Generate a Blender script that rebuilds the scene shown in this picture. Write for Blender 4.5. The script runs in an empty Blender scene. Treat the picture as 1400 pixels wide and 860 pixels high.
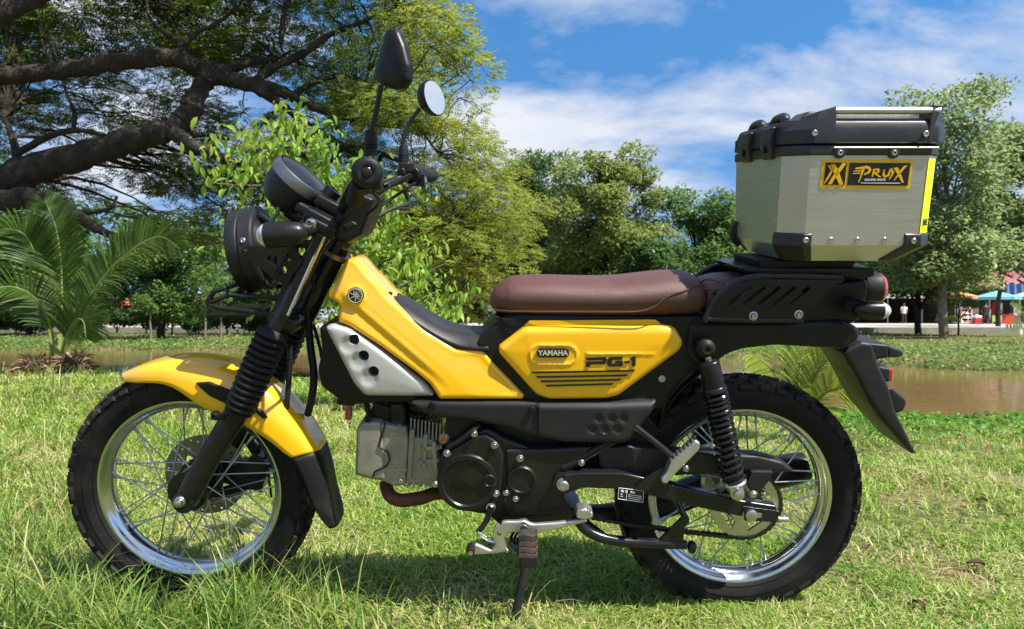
import bpy, bmesh, math, random
import numpy as np
from mathutils import Vector, Matrix, Quaternion
from mathutils.geometry import delaunay_2d_cdt

random.seed(7)
RNG = np.random.default_rng(11)
R = math.radians
sc = bpy.context.scene
COL = sc.collection

# ------------------------------------------------------------------ camera, sky, sun, exposure
F, CAM_D, CAM_H, VH = 1011.0, 1.77, 0.68, 432.0      # focal length in photo pixels, distance, eye height, horizon row
LEAN = R(9.5)                                        # the motorcycle leans on its side stand
cam = bpy.data.cameras.new('camera')
cam.sensor_width = 36.0
cam.lens = 36.0 * F / 1400.0
cam.shift_y = (VH - 430.0) / 1400.0
cam.clip_start = 0.02
cam.clip_end = 2000.0
cam.dof.use_dof = True
cam.dof.focus_distance = 1.62
cam.dof.aperture_fstop = 11.0
camo = bpy.data.objects.new('camera', cam)
camo.location = (0, -CAM_D, CAM_H)
camo.rotation_euler = (R(90), 0, 0)
COL.objects.link(camo)
sc.camera = camo

SUN_VEC = Vector((0.60, -0.40, 1.0)).normalized()    # towards the sun
SUN_EL = math.asin(SUN_VEC.z)
SUN_AZ = math.atan2(SUN_VEC.x, SUN_VEC.y)            # clockwise from +Y
sun = bpy.data.lights.new('sun', 'SUN')
sun.energy = 5.0
sun.angle = R(0.53)
sun.color = (1.0, 0.955, 0.88)
suno = bpy.data.objects.new('sun', sun)
suno.rotation_euler = (-SUN_VEC).to_track_quat('-Z', 'Y').to_euler()
suno.location = (3, -3, 8)
COL.objects.link(suno)

world = bpy.data.worlds.new('World')
sc.world = world
world.use_nodes = True
wn = world.node_tree
wn.nodes.clear()
def wnode(t, **kw):
    n = wn.nodes.new(t)
    for k, v in kw.items():
        setattr(n, k, v)
    return n
sky = wnode('ShaderNodeTexSky', sky_type='NISHITA', sun_disc=False)
sky.sun_elevation = SUN_EL
sky.sun_rotation = SUN_AZ
sky.altitude = 50
sky.air_density = 1.25
sky.dust_density = 0.1
sky.ozone_density = 2.2
bg = wnode('ShaderNodeBackground')
bg.inputs['Strength'].default_value = 0.082
wout = wnode('ShaderNodeOutputWorld')
# broken high cloud: noise on the cloud deck's own plane (direction / height)
tc = wnode('ShaderNodeTexCoord')
sep = wnode('ShaderNodeSeparateXYZ')
wn.links.new(tc.outputs['Generated'], sep.inputs[0])
zc = wnode('ShaderNodeMath', operation='MAXIMUM'); zc.inputs[1].default_value = 0.0
wn.links.new(sep.outputs['Z'], zc.inputs[0])
za = wnode('ShaderNodeMath', operation='ADD'); za.inputs[1].default_value = 0.42
wn.links.new(zc.outputs[0], za.inputs[0])
dx = wnode('ShaderNodeMath', operation='DIVIDE'); dy = wnode('ShaderNodeMath', operation='DIVIDE')
wn.links.new(sep.outputs['X'], dx.inputs[0]); wn.links.new(za.outputs[0], dx.inputs[1])
wn.links.new(sep.outputs['Y'], dy.inputs[0]); wn.links.new(za.outputs[0], dy.inputs[1])
cmb = wnode('ShaderNodeCombineXYZ')
wn.links.new(dx.outputs[0], cmb.inputs[0]); wn.links.new(dy.outputs[0], cmb.inputs[1])
mp = wnode('ShaderNodeMapping')
mp.inputs['Location'].default_value = (3.35, 1.2, 0)
mp.inputs['Rotation'].default_value = (0, 0, R(-22))
mp.inputs['Scale'].default_value = (1.3, 2.2, 1)
wn.links.new(cmb.outputs[0], mp.inputs[0])
n1 = wnode('ShaderNodeTexNoise'); n1.inputs['Scale'].default_value = 1.55; n1.inputs['Detail'].default_value = 9; n1.inputs['Roughness'].default_value = 0.56; n1.inputs['Distortion'].default_value = 0.25
wn.links.new(mp.outputs[0], n1.inputs['Vector'])
cr = wnode('ShaderNodeValToRGB')
cr.color_ramp.elements[0].position = 0.425; cr.color_ramp.elements[0].color = (0, 0, 0, 1)
cr.color_ramp.elements[1].position = 0.62; cr.color_ramp.elements[1].color = (1, 1, 1, 1)
wn.links.new(n1.outputs['Fac'], cr.inputs[0])
n2 = wnode('ShaderNodeTexNoise'); n2.inputs['Scale'].default_value = 3.2; n2.inputs['Detail'].default_value = 5
wn.links.new(mp.outputs[0], n2.inputs['Vector'])
cc = wnode('ShaderNodeMixRGB'); cc.inputs[1].default_value = (4.0, 4.4, 5.3, 1); cc.inputs[2].default_value = (6.6, 6.8, 7.2, 1)
wn.links.new(n2.outputs['Fac'], cc.inputs[0])
sv1 = wnode('ShaderNodeMath', operation='MULTIPLY_ADD'); sv1.inputs[1].default_value = 0.75; sv1.inputs[2].default_value = 0.34
wn.links.new(zc.outputs[0], sv1.inputs[0])
sv2 = wnode('ShaderNodeCombineXYZ')
wn.links.new(sep.outputs['X'], sv2.inputs[0]); wn.links.new(sep.outputs['Y'], sv2.inputs[1]); wn.links.new(sv1.outputs[0], sv2.inputs[2])
sv3 = wnode('ShaderNodeVectorMath', operation='NORMALIZE')
wn.links.new(sv2.outputs[0], sv3.inputs[0]); wn.links.new(sv3.outputs[0], sky.inputs['Vector'])
hs = wnode('ShaderNodeHueSaturation'); hs.inputs['Saturation'].default_value = 1.32; hs.inputs['Value'].default_value = 1.3
wn.links.new(sky.outputs[0], hs.inputs['Color'])
mx = wnode('ShaderNodeMixRGB')
wn.links.new(cr.outputs[0], mx.inputs[0]); wn.links.new(hs.outputs[0], mx.inputs[1]); wn.links.new(cc.outputs[0], mx.inputs[2])
wn.links.new(mx.outputs[0], bg.inputs['Color'])
wn.links.new(bg.outputs[0], wout.inputs[0])

sc.view_settings.view_transform = 'Standard'
sc.view_settings.look = 'None'
sc.view_settings.exposure = 0.88
sc.view_settings.gamma = 1.0
sc.view_settings.use_curve_mapping = False
sc.render.engine = 'CYCLES'
sc.cycles.use_denoising = True
sc.cycles.max_bounces = 8
sc.cycles.transparent_max_bounces = 8

# ------------------------------------------------------------------ from photo rows and columns to places
CL, SL = math.cos(LEAN), math.sin(LEAN)
def P(u, v, y):
    """point of the motorcycle's own frame that lies in its plane y (metres from its middle) under photo pixel (u, v)"""
    d = ((u - 700.0) / F, 1.0, (VH - v) / F)
    t = (y - (-CAM_D * CL + CAM_H * SL)) / (d[1] * CL + d[2] * SL)
    w = (t * d[0], -CAM_D + t * d[1], CAM_H + t * d[2])
    return Vector((w[0], y, -w[1] * SL + w[2] * CL))
def W(u, v, d):
    """world point at distance d in front of the camera"""
    return Vector(((u - 700.0) / F * d, d - CAM_D, CAM_H + (VH - v) / F * d))

# ------------------------------------------------------------------ materials
MATS = {}
def mat(name, col, rough=0.5, metal=0.0, coat=0.0, var=0.0, vscale=20.0, bump=0.0, bscale=60.0, btype='noise', rvar=0.0,
        spec=0.5, dust=0.0, dust_col=(0.32, 0.25, 0.17), island=0.0, trans=0.0, emit=None, bdist=0.002):
    m = bpy.data.materials.new(name)
    m.use_nodes = True
    nt = m.node_tree
    b = nt.nodes['Principled BSDF']
    out = nt.nodes['Material Output']
    b.inputs['Base Color'].default_value = (*col, 1)
    b.inputs['Roughness'].default_value = rough
    b.inputs['Metallic'].default_value = metal
    b.inputs['Coat Weight'].default_value = coat
    b.inputs['Coat Roughness'].default_value = 0.04
    b.inputs['Specular IOR Level'].default_value = spec
    tcn = nt.nodes.new('ShaderNodeTexCoord')
    csock = None
    def noise(scale, detail=5, rough_=0.55):
        n = nt.nodes.new('ShaderNodeTexNoise')
        n.inputs['Scale'].default_value = scale
        n.inputs['Detail'].default_value = detail
        n.inputs['Roughness'].default_value = rough_
        nt.links.new(tcn.outputs['Object'], n.inputs['Vector'])
        return n
    def mixc(fac, a, bb):
        mxn = nt.nodes.new('ShaderNodeMixRGB')
        if fac is not None: nt.links.new(fac, mxn.inputs[0])
        for i, x in ((1, a), (2, bb)):
            if hasattr(x, 'links'): nt.links.new(x, mxn.inputs[i])
            else: mxn.inputs[i].default_value = (*x, 1)
        return mxn.outputs[0]
    if var > 0:
        n = noise(vscale)
        rp = nt.nodes.new('ShaderNodeMapRange')
        rp.inputs[1].default_value = 0.3; rp.inputs[2].default_value = 0.7
        nt.links.new(n.outputs['Fac'], rp.inputs[0])
        csock = mixc(rp.outputs[0], tuple(max(c * (1 - var), 0) for c in col), tuple(min(c * (1 + var), 1) for c in col))
    if island > 0:
        g = nt.nodes.new('ShaderNodeNewGeometry')
        hsn = nt.nodes.new('ShaderNodeHueSaturation')
        mr = nt.nodes.new('ShaderNodeMapRange'); mr.inputs[3].default_value = 1 - island; mr.inputs[4].default_value = 1 + island
        nt.links.new(g.outputs['Random Per Island'], mr.inputs[0])
        nt.links.new(mr.outputs[0], hsn.inputs['Value'])
        wh = nt.nodes.new('ShaderNodeTexWhiteNoise'); wh.noise_dimensions = '1D'
        nt.links.new(g.outputs['Random Per Island'], wh.inputs['W'])
        mh = nt.nodes.new('ShaderNodeMapRange'); mh.inputs[3].default_value = 0.5 - island * 0.07; mh.inputs[4].default_value = 0.5 + island * 0.05
        nt.links.new(wh.outputs['Value'], mh.inputs[0]); nt.links.new(mh.outputs[0], hsn.inputs['Hue'])
        if csock: nt.links.new(csock, hsn.inputs['Color'])
        else: hsn.inputs['Color'].default_value = (*col, 1)
        csock = hsn.outputs[0]
    if dust > 0:
        n = noise(9, 8, 0.65)
        g = nt.nodes.new('ShaderNodeMapRange'); g.inputs[1].default_value = 0.48; g.inputs[2].default_value = 0.78; g.inputs[4].default_value = dust
        nt.links.new(n.outputs['Fac'], g.inputs[0])
        csock = mixc(g.outputs[0], csock if csock else col, dust_col)
    if csock: nt.links.new(csock, b.inputs['Base Color'])
    if rvar > 0:
        n = noise(vscale * 1.7)
        rp = nt.nodes.new('ShaderNodeMapRange'); rp.inputs[1].default_value = 0.3; rp.inputs[2].default_value = 0.7
        rp.inputs[3].default_value = max(rough - rvar, 0.02); rp.inputs[4].default_value = min(rough + rvar, 1)
        nt.links.new(n.outputs['Fac'], rp.inputs[0]); nt.links.new(rp.outputs[0], b.inputs['Roughness'])
    if bump > 0:
        if btype == 'voronoi':
            n = nt.nodes.new('ShaderNodeTexVoronoi'); n.inputs['Scale'].default_value = bscale
            nt.links.new(tcn.outputs['Object'], n.inputs['Vector']); s = n.outputs['Distance']
        else:
            s = noise(bscale).outputs['Fac']
        bp = nt.nodes.new('ShaderNodeBump'); bp.inputs['Strength'].default_value = bump; bp.inputs['Distance'].default_value = bdist
        nt.links.new(s, bp.inputs['Height']); nt.links.new(bp.outputs[0], b.inputs['Normal'])
    if trans > 0:
        tr = nt.nodes.new('ShaderNodeBsdfTranslucent')
        if csock:
            h2 = nt.nodes.new('ShaderNodeHueSaturation'); h2.inputs['Hue'].default_value = 0.485; h2.inputs['Value'].default_value = 1.7
            nt.links.new(csock, h2.inputs['Color']); nt.links.new(h2.outputs[0], tr.inputs['Color'])
        else: tr.inputs['Color'].default_value = (*[min(c * 1.7, 1) for c in col], 1)
        ms = nt.nodes.new('ShaderNodeMixShader'); ms.inputs[0].default_value = trans
        nt.links.new(b.outputs[0], ms.inputs[1]); nt.links.new(tr.outputs[0], ms.inputs[2]); nt.links.new(ms.outputs[0], out.inputs[0])
    if emit:
        b.inputs['Emission Color'].default_value = (*emit[0], 1); b.inputs['Emission Strength'].default_value = emit[1]
    MATS[name] = m
    return m

M_YEL = mat('yellow_paint', (0.88, 0.45, 0.003), 0.24, coat=1.0, rvar=0.05, vscale=6, dust=0.05)
M_BLK = mat('black_plastic', (0.008, 0.008, 0.0085), 0.40, spec=0.28, rvar=0.1, vscale=9, bump=0.08, bscale=900, dust=0.03)
M_GLB = mat('gloss_black', (0.010, 0.010, 0.011), 0.20, spec=0.4, rvar=0.06, vscale=12, dust=0.04)
M_SAT = mat('satin_black_metal', (0.009, 0.009, 0.009), 0.32, spec=0.30, rvar=0.08, vscale=14, dust=0.04)
M_DGR = mat('dark_grey_plastic', (0.014, 0.014, 0.015), 0.46, spec=0.32, rvar=0.08, vscale=10, bump=0.12, bscale=1100, dust=0.06)
M_RUB = mat('tyre_rubber', (0.0085, 0.0083, 0.008), 0.68, spec=0.22, var=0.25, vscale=18, bump=0.2, bscale=300, dust=0.13, dust_col=(0.16, 0.12, 0.08))
M_RBL = mat('black_rubber', (0.008, 0.008, 0.0085), 0.55, spec=0.28, bump=0.1, bscale=500, dust=0.08)
M_CHR = mat('chrome', (0.62, 0.62, 0.625), 0.17, 1.0, rvar=0.07, vscale=18, dust=0.05)
M_STE = mat('steel', (0.50, 0.49, 0.47), 0.34, 1.0, rvar=0.12, vscale=30, dust=0.1)
M_SPK = mat('spoke_steel', (0.46, 0.45, 0.43), 0.4, 1.0, dust=0.2)
M_ALU = mat('cast_aluminium', (0.56, 0.55, 0.53), 0.4, 0.9, var=0.1, bump=0.15, bscale=300)
M_SIL = mat('silver_paint', (0.47, 0.465, 0.44), 0.38, 0.3, rvar=0.05, vscale=10, dust=0.05)
M_ENG = mat('engine_grey_paint', (0.29, 0.27, 0.225), 0.40, 0.4, var=0.2, vscale=25, bump=0.25, bscale=250, dust=0.3, dust_col=(0.17, 0.14, 0.1))
M_CAS = mat('crankcase_black', (0.010, 0.010, 0.0098), 0.34, 0.1, spec=0.4, rvar=0.1, vscale=12, bump=0.12, bscale=500, dust=0.12, dust_col=(0.12, 0.09, 0.06))
M_RST = mat('rusty_exhaust', (0.12, 0.045, 0.028), 0.62, 0.4, var=0.5, vscale=30, bump=0.2, bscale=200)
M_LEA = mat('brown_leatherette', (0.092, 0.035, 0.027), 0.5, var=0.12, vscale=7, bump=0.32, bscale=800, btype='voronoi', rvar=0.06, dust=0.05)
M_THR = mat('stitching', (0.16, 0.08, 0.06), 0.8)
M_DSC = mat('brake_disc_steel', (0.24, 0.215, 0.175), 0.38, 0.6, var=0.2, vscale=40, dust=0.2)
M_RED = mat('red_lens', (0.42, 0.008, 0.012), 0.12, coat=1.0)
M_CLR = mat('clear_lens', (0.48, 0.48, 0.47), 0.1, coat=1.0, bump=0.2, bscale=120)
M_COP = mat('copper_collar', (0.42, 0.24, 0.13), 0.4, 0.8)
M_ORG = mat('faded_red_hose', (0.30, 0.07, 0.05), 0.6)
M_WHT = mat('white_print', (0.72, 0.71, 0.68), 0.5)
M_LET = mat('silver_lettering', (0.72, 0.68, 0.58), 0.35, 0.6)
M_MIR = mat('mirror_glass', (0.92, 0.94, 0.95), 0.02, 1.0)
M_BOX = mat('brushed_aluminium_box', (0.55, 0.54, 0.52), 0.40, 0.88, var=0.06, vscale=5, bump=0.05, bscale=400, rvar=0.05, dust=0.12, dust_col=(0.3, 0.26, 0.2))
def brush(m, strength=0.12):
    """fine grain drawn along the sheet"""
    nt = m.node_tree; b = nt.nodes['Principled BSDF']
    tcn = nt.nodes.new('ShaderNodeTexCoord'); mpn = nt.nodes.new('ShaderNodeMapping'); mpn.inputs['Scale'].default_value = (6, 6, 900)
    n = nt.nodes.new('ShaderNodeTexNoise'); n.inputs['Scale'].default_value = 1.0; n.inputs['Detail'].default_value = 3
    nt.links.new(tcn.outputs['Object'], mpn.inputs[0]); nt.links.new(mpn.outputs[0], n.inputs['Vector'])
    mr = nt.nodes.new('ShaderNodeMapRange'); mr.inputs[1].default_value = 0.3; mr.inputs[2].default_value = 0.7; mr.inputs[3].default_value = 0.30; mr.inputs[4].default_value = 0.52
    nt.links.new(n.outputs['Fac'], mr.inputs[0]); nt.links.new(mr.outputs[0], b.inputs['Roughness'])
    bp = nt.nodes.new('ShaderNodeBump'); bp.inputs['Strength'].default_value = strength; bp.inputs['Distance'].default_value = 0.0006
    n2 = nt.nodes.new('ShaderNodeTexNoise'); n2.inputs['Scale'].default_value = 9; nt.links.new(tcn.outputs['Object'], n2.inputs['Vector'])
    b2 = nt.nodes.new('ShaderNodeBump'); b2.inputs['Strength'].default_value = 0.25; b2.inputs['Distance'].default_value = 0.004
    nt.links.new(n.outputs['Fac'], bp.inputs['Height']); nt.links.new(n2.outputs['Fac'], b2.inputs['Height']); nt.links.new(b2.outputs[0], bp.inputs['Normal']); nt.links.new(bp.outputs[0], b.inputs['Normal'])
brush(M_BOX)
def tread_dirt(m):
    """dried earth on the tread blocks: grows with distance from the axle"""
    nt = m.node_tree; b = nt.nodes['Principled BSDF']
    src = b.inputs['Base Color'].links[0].from_socket
    tcn = nt.nodes.new('ShaderNodeTexCoord'); sx_ = nt.nodes.new('ShaderNodeVectorMath'); sx_.operation = 'MULTIPLY'; sx_.inputs[1].default_value = (1, 0, 1)
    nt.links.new(tcn.outputs['Object'], sx_.inputs[0])
    ln = nt.nodes.new('ShaderNodeVectorMath'); ln.operation = 'LENGTH'; nt.links.new(sx_.outputs[0], ln.inputs[0])
    mr = nt.nodes.new('ShaderNodeMapRange'); mr.inputs[1].default_value = 0.258; mr.inputs[2].default_value = 0.284; mr.inputs[4].default_value = 0.8
    nt.links.new(ln.outputs['Value'], mr.inputs[0])
    n = nt.nodes.new('ShaderNodeTexNoise'); n.inputs['Scale'].default_value = 22; n.inputs['Detail'].default_value = 8; nt.links.new(tcn.outputs['Object'], n.inputs['Vector'])
    m2 = nt.nodes.new('ShaderNodeMapRange'); m2.inputs[1].default_value = 0.42; m2.inputs[2].default_value = 0.72; nt.links.new(n.outputs['Fac'], m2.inputs[0])
    mu = nt.nodes.new('ShaderNodeMath'); mu.operation = 'MULTIPLY'; nt.links.new(mr.outputs[0], mu.inputs[0]); nt.links.new(m2.outputs[0], mu.inputs[1])
    mx_ = nt.nodes.new('ShaderNodeMixRGB'); mx_.inputs[2].default_value = (0.20, 0.13, 0.085, 1)
    nt.links.new(mu.outputs[0], mx_.inputs[0]); nt.links.new(src, mx_.inputs[1]); nt.links.new(mx_.outputs[0], b.inputs['Base Color'])
tread_dirt(M_RUB)
M_BXP = mat('case_black_plastic', (0.016, 0.0165, 0.018), 0.42, bump=0.12, bscale=700, rvar=0.06, dust=0.05)
M_STK = mat('sticker_yellow', (0.80, 0.45, 0.008), 0.4)
M_STB = mat('sticker_black', (0.008, 0.008, 0.008), 0.4)
M_NEO = mat('neon_yellow_tape', (0.80, 0.98, 0.01), 0.5)

# ------------------------------------------------------------------ mesh helpers
def catmull(pts, n):
    pts = [Vector(p) for p in pts]
    if len(pts) < 3 or n <= 1: return pts
    out = []
    for i in range(len(pts) - 1):
        p0 = pts[i - 1] if i > 0 else pts[0] * 2 - pts[1]
        p1, p2 = pts[i], pts[i + 1]
        p3 = pts[i + 2] if i + 2 < len(pts) else pts[-1] * 2 - pts[-2]
        for k in range(n):
            t = k / n
            out.append(0.5 * ((2 * p1) + (-p0 + p2) * t + (2 * p0 - 5 * p1 + 4 * p2 - p3) * t * t + (-p0 + 3 * p1 - 3 * p2 + p3) * t ** 3))
    out.append(pts[-1])
    return out
def interp(vals, n):
    return [v.x for v in catmull([Vector((a, 0, 0)) for a in vals], n)]

class MB:
    def __init__(s): s.v, s.f = [], []
    def add(s, vs, fs):
        b = len(s.v)
        s.v += [tuple(v) for v in vs]
        s.f += [tuple(i + b for i in f) for f in fs]
        return s
    def tube(s, pts, r, n=10, sub=1, caps=True, flat=1.0):
        rs = list(r) if isinstance(r, (list, tuple)) else [r] * len(pts)
        if sub > 1 and len(pts) > 2:
            rs = interp(rs, sub); pts = catmull(pts, sub)
        pts = [Vector(p) for p in pts]
        m = len(pts)
        tang = []
        for i in range(m):
            t = pts[min(i + 1, m - 1)] - pts[max(i - 1, 0)]
            tang.append(t.normalized() if t.length > 1e-9 else Vector((0, 0, 1)))
        a = tang[0].orthogonal().normalized()
        if abs(tang[0].y) < 0.9: a = (Vector((0, 1, 0)) - tang[0] * tang[0].y).normalized()
        vs, fs = [], []
        for i in range(m):
            if i:
                q = tang[i - 1].rotation_difference(tang[i]); a = (q @ a); a = (a - tang[i] * a.dot(tang[i])).normalized()
            b = tang[i].cross(a)
            for k in range(n):
                an = 2 * math.pi * k / n
                vs.append(pts[i] + (a * math.cos(an) * flat + b * math.sin(an)) * rs[i])
        for i in range(m - 1):
            for k in range(n):
                k2 = (k + 1) % n
                fs.append((i * n + k, i * n + k2, (i + 1) * n + k2, (i + 1) * n + k))
        if caps:
            fs.append(tuple(range(n - 1, -1, -1))); fs.append(tuple((m - 1) * n + k for k in range(n)))
        return s.add(vs, fs)
    def lathe(s, o, ax, prof, n=32, closed=False):
        o = Vector(o); ax = Vector(ax).normalized()
        a = ax.orthogonal().normalized(); b = ax.cross(a)
        vs, fs = [], []
        m = len(prof)
        for t, r in prof:
            for k in range(n):
                an = 2 * math.pi * k / n
                vs.append(o + ax * t + (a * math.cos(an) + b * math.sin(an)) * max(r, 1e-5))
        for i in range(m if closed else m - 1):
            j = (i + 1) % m
            for k in range(n):
                k2 = (k + 1) % n
                fs.append((i * n + k, i * n + k2, j * n + k2, j * n + k))
        if not closed:
            if prof[0][1] > 2e-5: fs.append(tuple(range(n - 1, -1, -1)))
            if prof[-1][1] > 2e-5: fs.append(tuple((m - 1) * n + k for k in range(n)))
        return s.add(vs, fs)
    def box(s, c, size, rot=None):
        c = Vector(c); h = Vector(size) * 0.5
        vs = [Vector((x * h.x, y * h.y, z * h.z)) for x in (-1, 1) for y in (-1, 1) for z in (-1, 1)]
        if rot is not None: vs = [rot @ v for v in vs]
        return s.add([v + c for v in vs], [(0, 1, 3, 2), (4, 6, 7, 5), (0, 4, 5, 1), (2, 3, 7, 6), (0, 2, 6, 4), (1, 5, 7, 3)])
    def hull(s, a, b):
        """two matching outlines joined into a solid"""
        n = len(a)
        fs = [tuple(range(n - 1, -1, -1)), tuple(range(n, 2 * n))]
        for k in range(n):
            k2 = (k + 1) % n
            fs.append((k, k2, n + k2, n + k))
        return s.add(list(a) + list(b), fs)
    def ball(s, c, r, n=12, sq=(1, 1, 1)):
        c = Vector(c)
        vs, fs = [], []
        m = n // 2
        for i in range(m + 1):
            th = math.pi * i / m
            for k in range(n):
                ph = 2 * math.pi * k / n
                vs.append(c + Vector((r * sq[0] * max(math.sin(th), 1e-4) * math.cos(ph), r * sq[1] * max(math.sin(th), 1e-4) * math.sin(ph), r * sq[2] * math.cos(th))))
        for i in range(m):
            for k in range(n):
                k2 = (k + 1) % n
                fs.append((i * n + k, (i + 1) * n + k, (i + 1) * n + k2, i * n + k2))
        return s.add(vs, fs)
    def mirrored(s):
        q = MB()
        q.v = [(x, -y, z) for x, y, z in s.v]
        q.f = [tuple(reversed(f)) for f in s.f]
        return q
    def build(s, name, m, parent=None, bevel=0.0, sub=0, angle=38, seg=2, fixn=True, props=None):
        me = bpy.data.meshes.new(name)
        me.from_pydata(s.v, [], s.f)
        if fixn:
            bm = bmesh.new(); bm.from_mesh(me)
            bmesh.ops.remove_doubles(bm, verts=bm.verts, dist=2e-6)
            bmesh.ops.recalc_face_normals(bm, faces=bm.faces)
            bm.to_mesh(me); bm.free()
        me.materials.append(m)
        o = bpy.data.objects.new(name, me)
        COL.objects.link(o)
        if parent is not None: o.parent = parent
        for p in me.polygons: p.use_smooth = True
        if sub:
            md = o.modifiers.new('subd', 'SUBSURF'); md.levels = sub; md.render_levels = sub; md.boundary_smooth = 'PRESERVE_CORNERS'
        if bevel > 0:
            md = o.modifiers.new('bev', 'BEVEL'); md.width = bevel; md.segments = seg; md.limit_method = 'ANGLE'; md.angle_limit = R(32)
            md.use_clamp_overlap = True
            wmd = o.modifiers.new('wn', 'WEIGHTED_NORMAL'); wmd.keep_sharp = True
        elif not sub:
            me.set_sharp_from_angle(angle=R(angle))
        for k, v in (props or {}).items(): o[k] = v
        return o

def empty(name, loc=(0, 0, 0), rot=(0, 0, 0), parent=None, label=None, cat=None, group=None):
    o = bpy.data.objects.new(name, None)
    o.location = loc; o.rotation_euler = rot
    o.empty_display_size = 0.1
    COL.objects.link(o)
    if parent is not None: o.parent = parent
    tag(o, label, cat, group)
    return o
def tag(o, label=None, cat=None, group=None, kind=None):
    if label: o['label'] = label
    if cat: o['category'] = cat
    if group: o['group'] = group
    if kind: o['kind'] = kind
    return o

def roundpoly(pts, r, n=4):
    """round the corners of a 2-D outline; a point may carry its own radius as third value"""
    out = []
    m = len(pts)
    for i in range(m):
        p = pts[i]
        rr = p[2] if len(p) > 2 else r
        a = Vector(pts[i - 1][:2]); b = Vector(p[:2]); c = Vector(pts[(i + 1) % m][:2])
        d1, d2 = a - b, c - b
        l1, l2 = d1.length, d2.length
        k = min(rr, l1 * 0.45, l2 * 0.45)
        if k < 1e-4 or n < 2:
            out.append((b.x, b.y)); continue
        s, e = b + d1 / l1 * k, b + d2 / l2 * k
        for j in range(n + 1):
            t = j / n
            q = s * (1 - t) ** 2 + b * 2 * t * (1 - t) + e * t * t
            out.append((q.x, q.y))
    return out
def resample(poly, step):
    out = []
    m = len(poly)
    for i in range(m):
        a, b = Vector(poly[i]), Vector(poly[(i + 1) % m])
        k = max(1, int((b - a).length / step))
        for j in range(k): out.append(tuple(a + (b - a) * (j / k)))
    return out

def panel(outline, y, round_px=6, bulge=0.012, grid=5, depth=0.04, r=4, extra=None, crown=0.0, to_y=None):
    """a body panel: outline in photo pixels laid in the plane y (a number or a function of u, v), its edge rolled over round_px, pushed out by bulge"""
    yf = y if callable(y) else (lambda u, v: y)
    poly = resample(roundpoly(outline, r), grid)
    n = len(poly)
    pa = np.array(poly)
    qa = np.roll(pa, -1, axis=0)
    (u0, v0), (u1, v1) = pa.min(0), pa.max(0)
    gu, gv = np.meshgrid(np.arange(u0, u1, grid), np.arange(v0, v1, grid))
    g = np.stack([gu.ravel(), gv.ravel()], 1)
    g = g + RNG.uniform(-0.15, 0.15, g.shape) * grid
    ring = [g]
    # rows of points that follow the outline so the rolled edge is clean
    e = qa - np.roll(pa, 1, axis=0)
    nrm = np.stack([-e[:, 1], e[:, 0]], 1); nrm /= np.maximum(np.linalg.norm(nrm, axis=1, keepdims=True), 1e-9)
    area = 0.5 * np.sum(pa[:, 0] * qa[:, 1] - qa[:, 0] * pa[:, 1])
    if area < 0: nrm = -nrm
    offs = [round_px * k for k in (0.12, 0.35, 0.68, 1.0)]
    ring = [pa + nrm * o for o in offs] + [g]
    tgt = [o for o in offs for _ in range(n)] + [round_px * 1.35] * len(g)
    cand = np.concatenate(ring)
    tgt = np.array(tgt)
    d = np.full(len(cand), 1e9)
    inside = np.zeros(len(cand), bool)
    for i in range(n):
        a, b = pa[i], qa[i]
        ab = b - a
        t = np.clip(((cand - a) @ ab) / max(ab @ ab, 1e-9), 0, 1)
        d = np.minimum(d, np.linalg.norm(cand - (a + t[:, None] * ab), axis=1))
        cond = ((a[1] > cand[:, 1]) != (b[1] > cand[:, 1]))
        xs = a[0] + (cand[:, 1] - a[1]) / ((b[1] - a[1]) if abs(b[1] - a[1]) > 1e-12 else 1e-12) * (b[0] - a[0])
        inside ^= cond & (cand[:, 0] < xs)
    keep = inside & (d >= tgt * 0.93)
    cand, dd = cand[keep], d[keep]
    allp = [Vector(p) for p in pa] + [Vector(p) for p in cand]
    dist = [0.0] * n + list(dd)
    vs2, _, fs, orig, _, _ = delaunay_2d_cdt(allp, [], [list(range(n))], 2, 1e-4)
    dmax = max(dist) if len(dd) else 1
    mb = MB()
    verts, outl = [], {}
    for i, p in enumerate(vs2):
        o = orig[i][0] if orig[i] else 0
        di = dist[o] if orig[i] else 0.0
        t = min(di / round_px, 1.0)
        h = bulge * math.sqrt(max(0.0, 1 - (1 - t) ** 2)) + crown * (1 - (1 - min(di / dmax, 1)) ** 2)
        yy = yf(p.x, p.y)
        if extra: h += extra(p.x, p.y) * t
        q = P(p.x, p.y, yy)
        verts.append(Vector((q.x, q.y - h, q.z)))
        if orig[i] and o < n: outl[o] = i
    faces = [tuple(f) for f in fs]
    base = len(verts)
    idx = [outl[k] for k in range(n) if k in outl]
    for k in idx:
        q = verts[k]
        verts.append(Vector((q.x, to_y if to_y is not None else q.y + depth, q.z)))
    m = len(idx)
    for k in range(m):
        k2 = (k + 1) % m
        faces.append((idx[k], idx[k2], base + k2, base + k))
    faces.append(tuple(base + k for k in range(m)))
    mb.add(verts, faces)
    return mb
def plate(outline, y0, y1, r=0):
    """flat plate: outline in photo pixels (laid in plane y0), between y0 and y1"""
    o = roundpoly(outline, r) if r else [p[:2] for p in outline]
    a = [P(u, v, y0) for u, v in o]
    return MB().hull(a, [Vector((p.x, y1, p.z)) for p in a])
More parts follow.
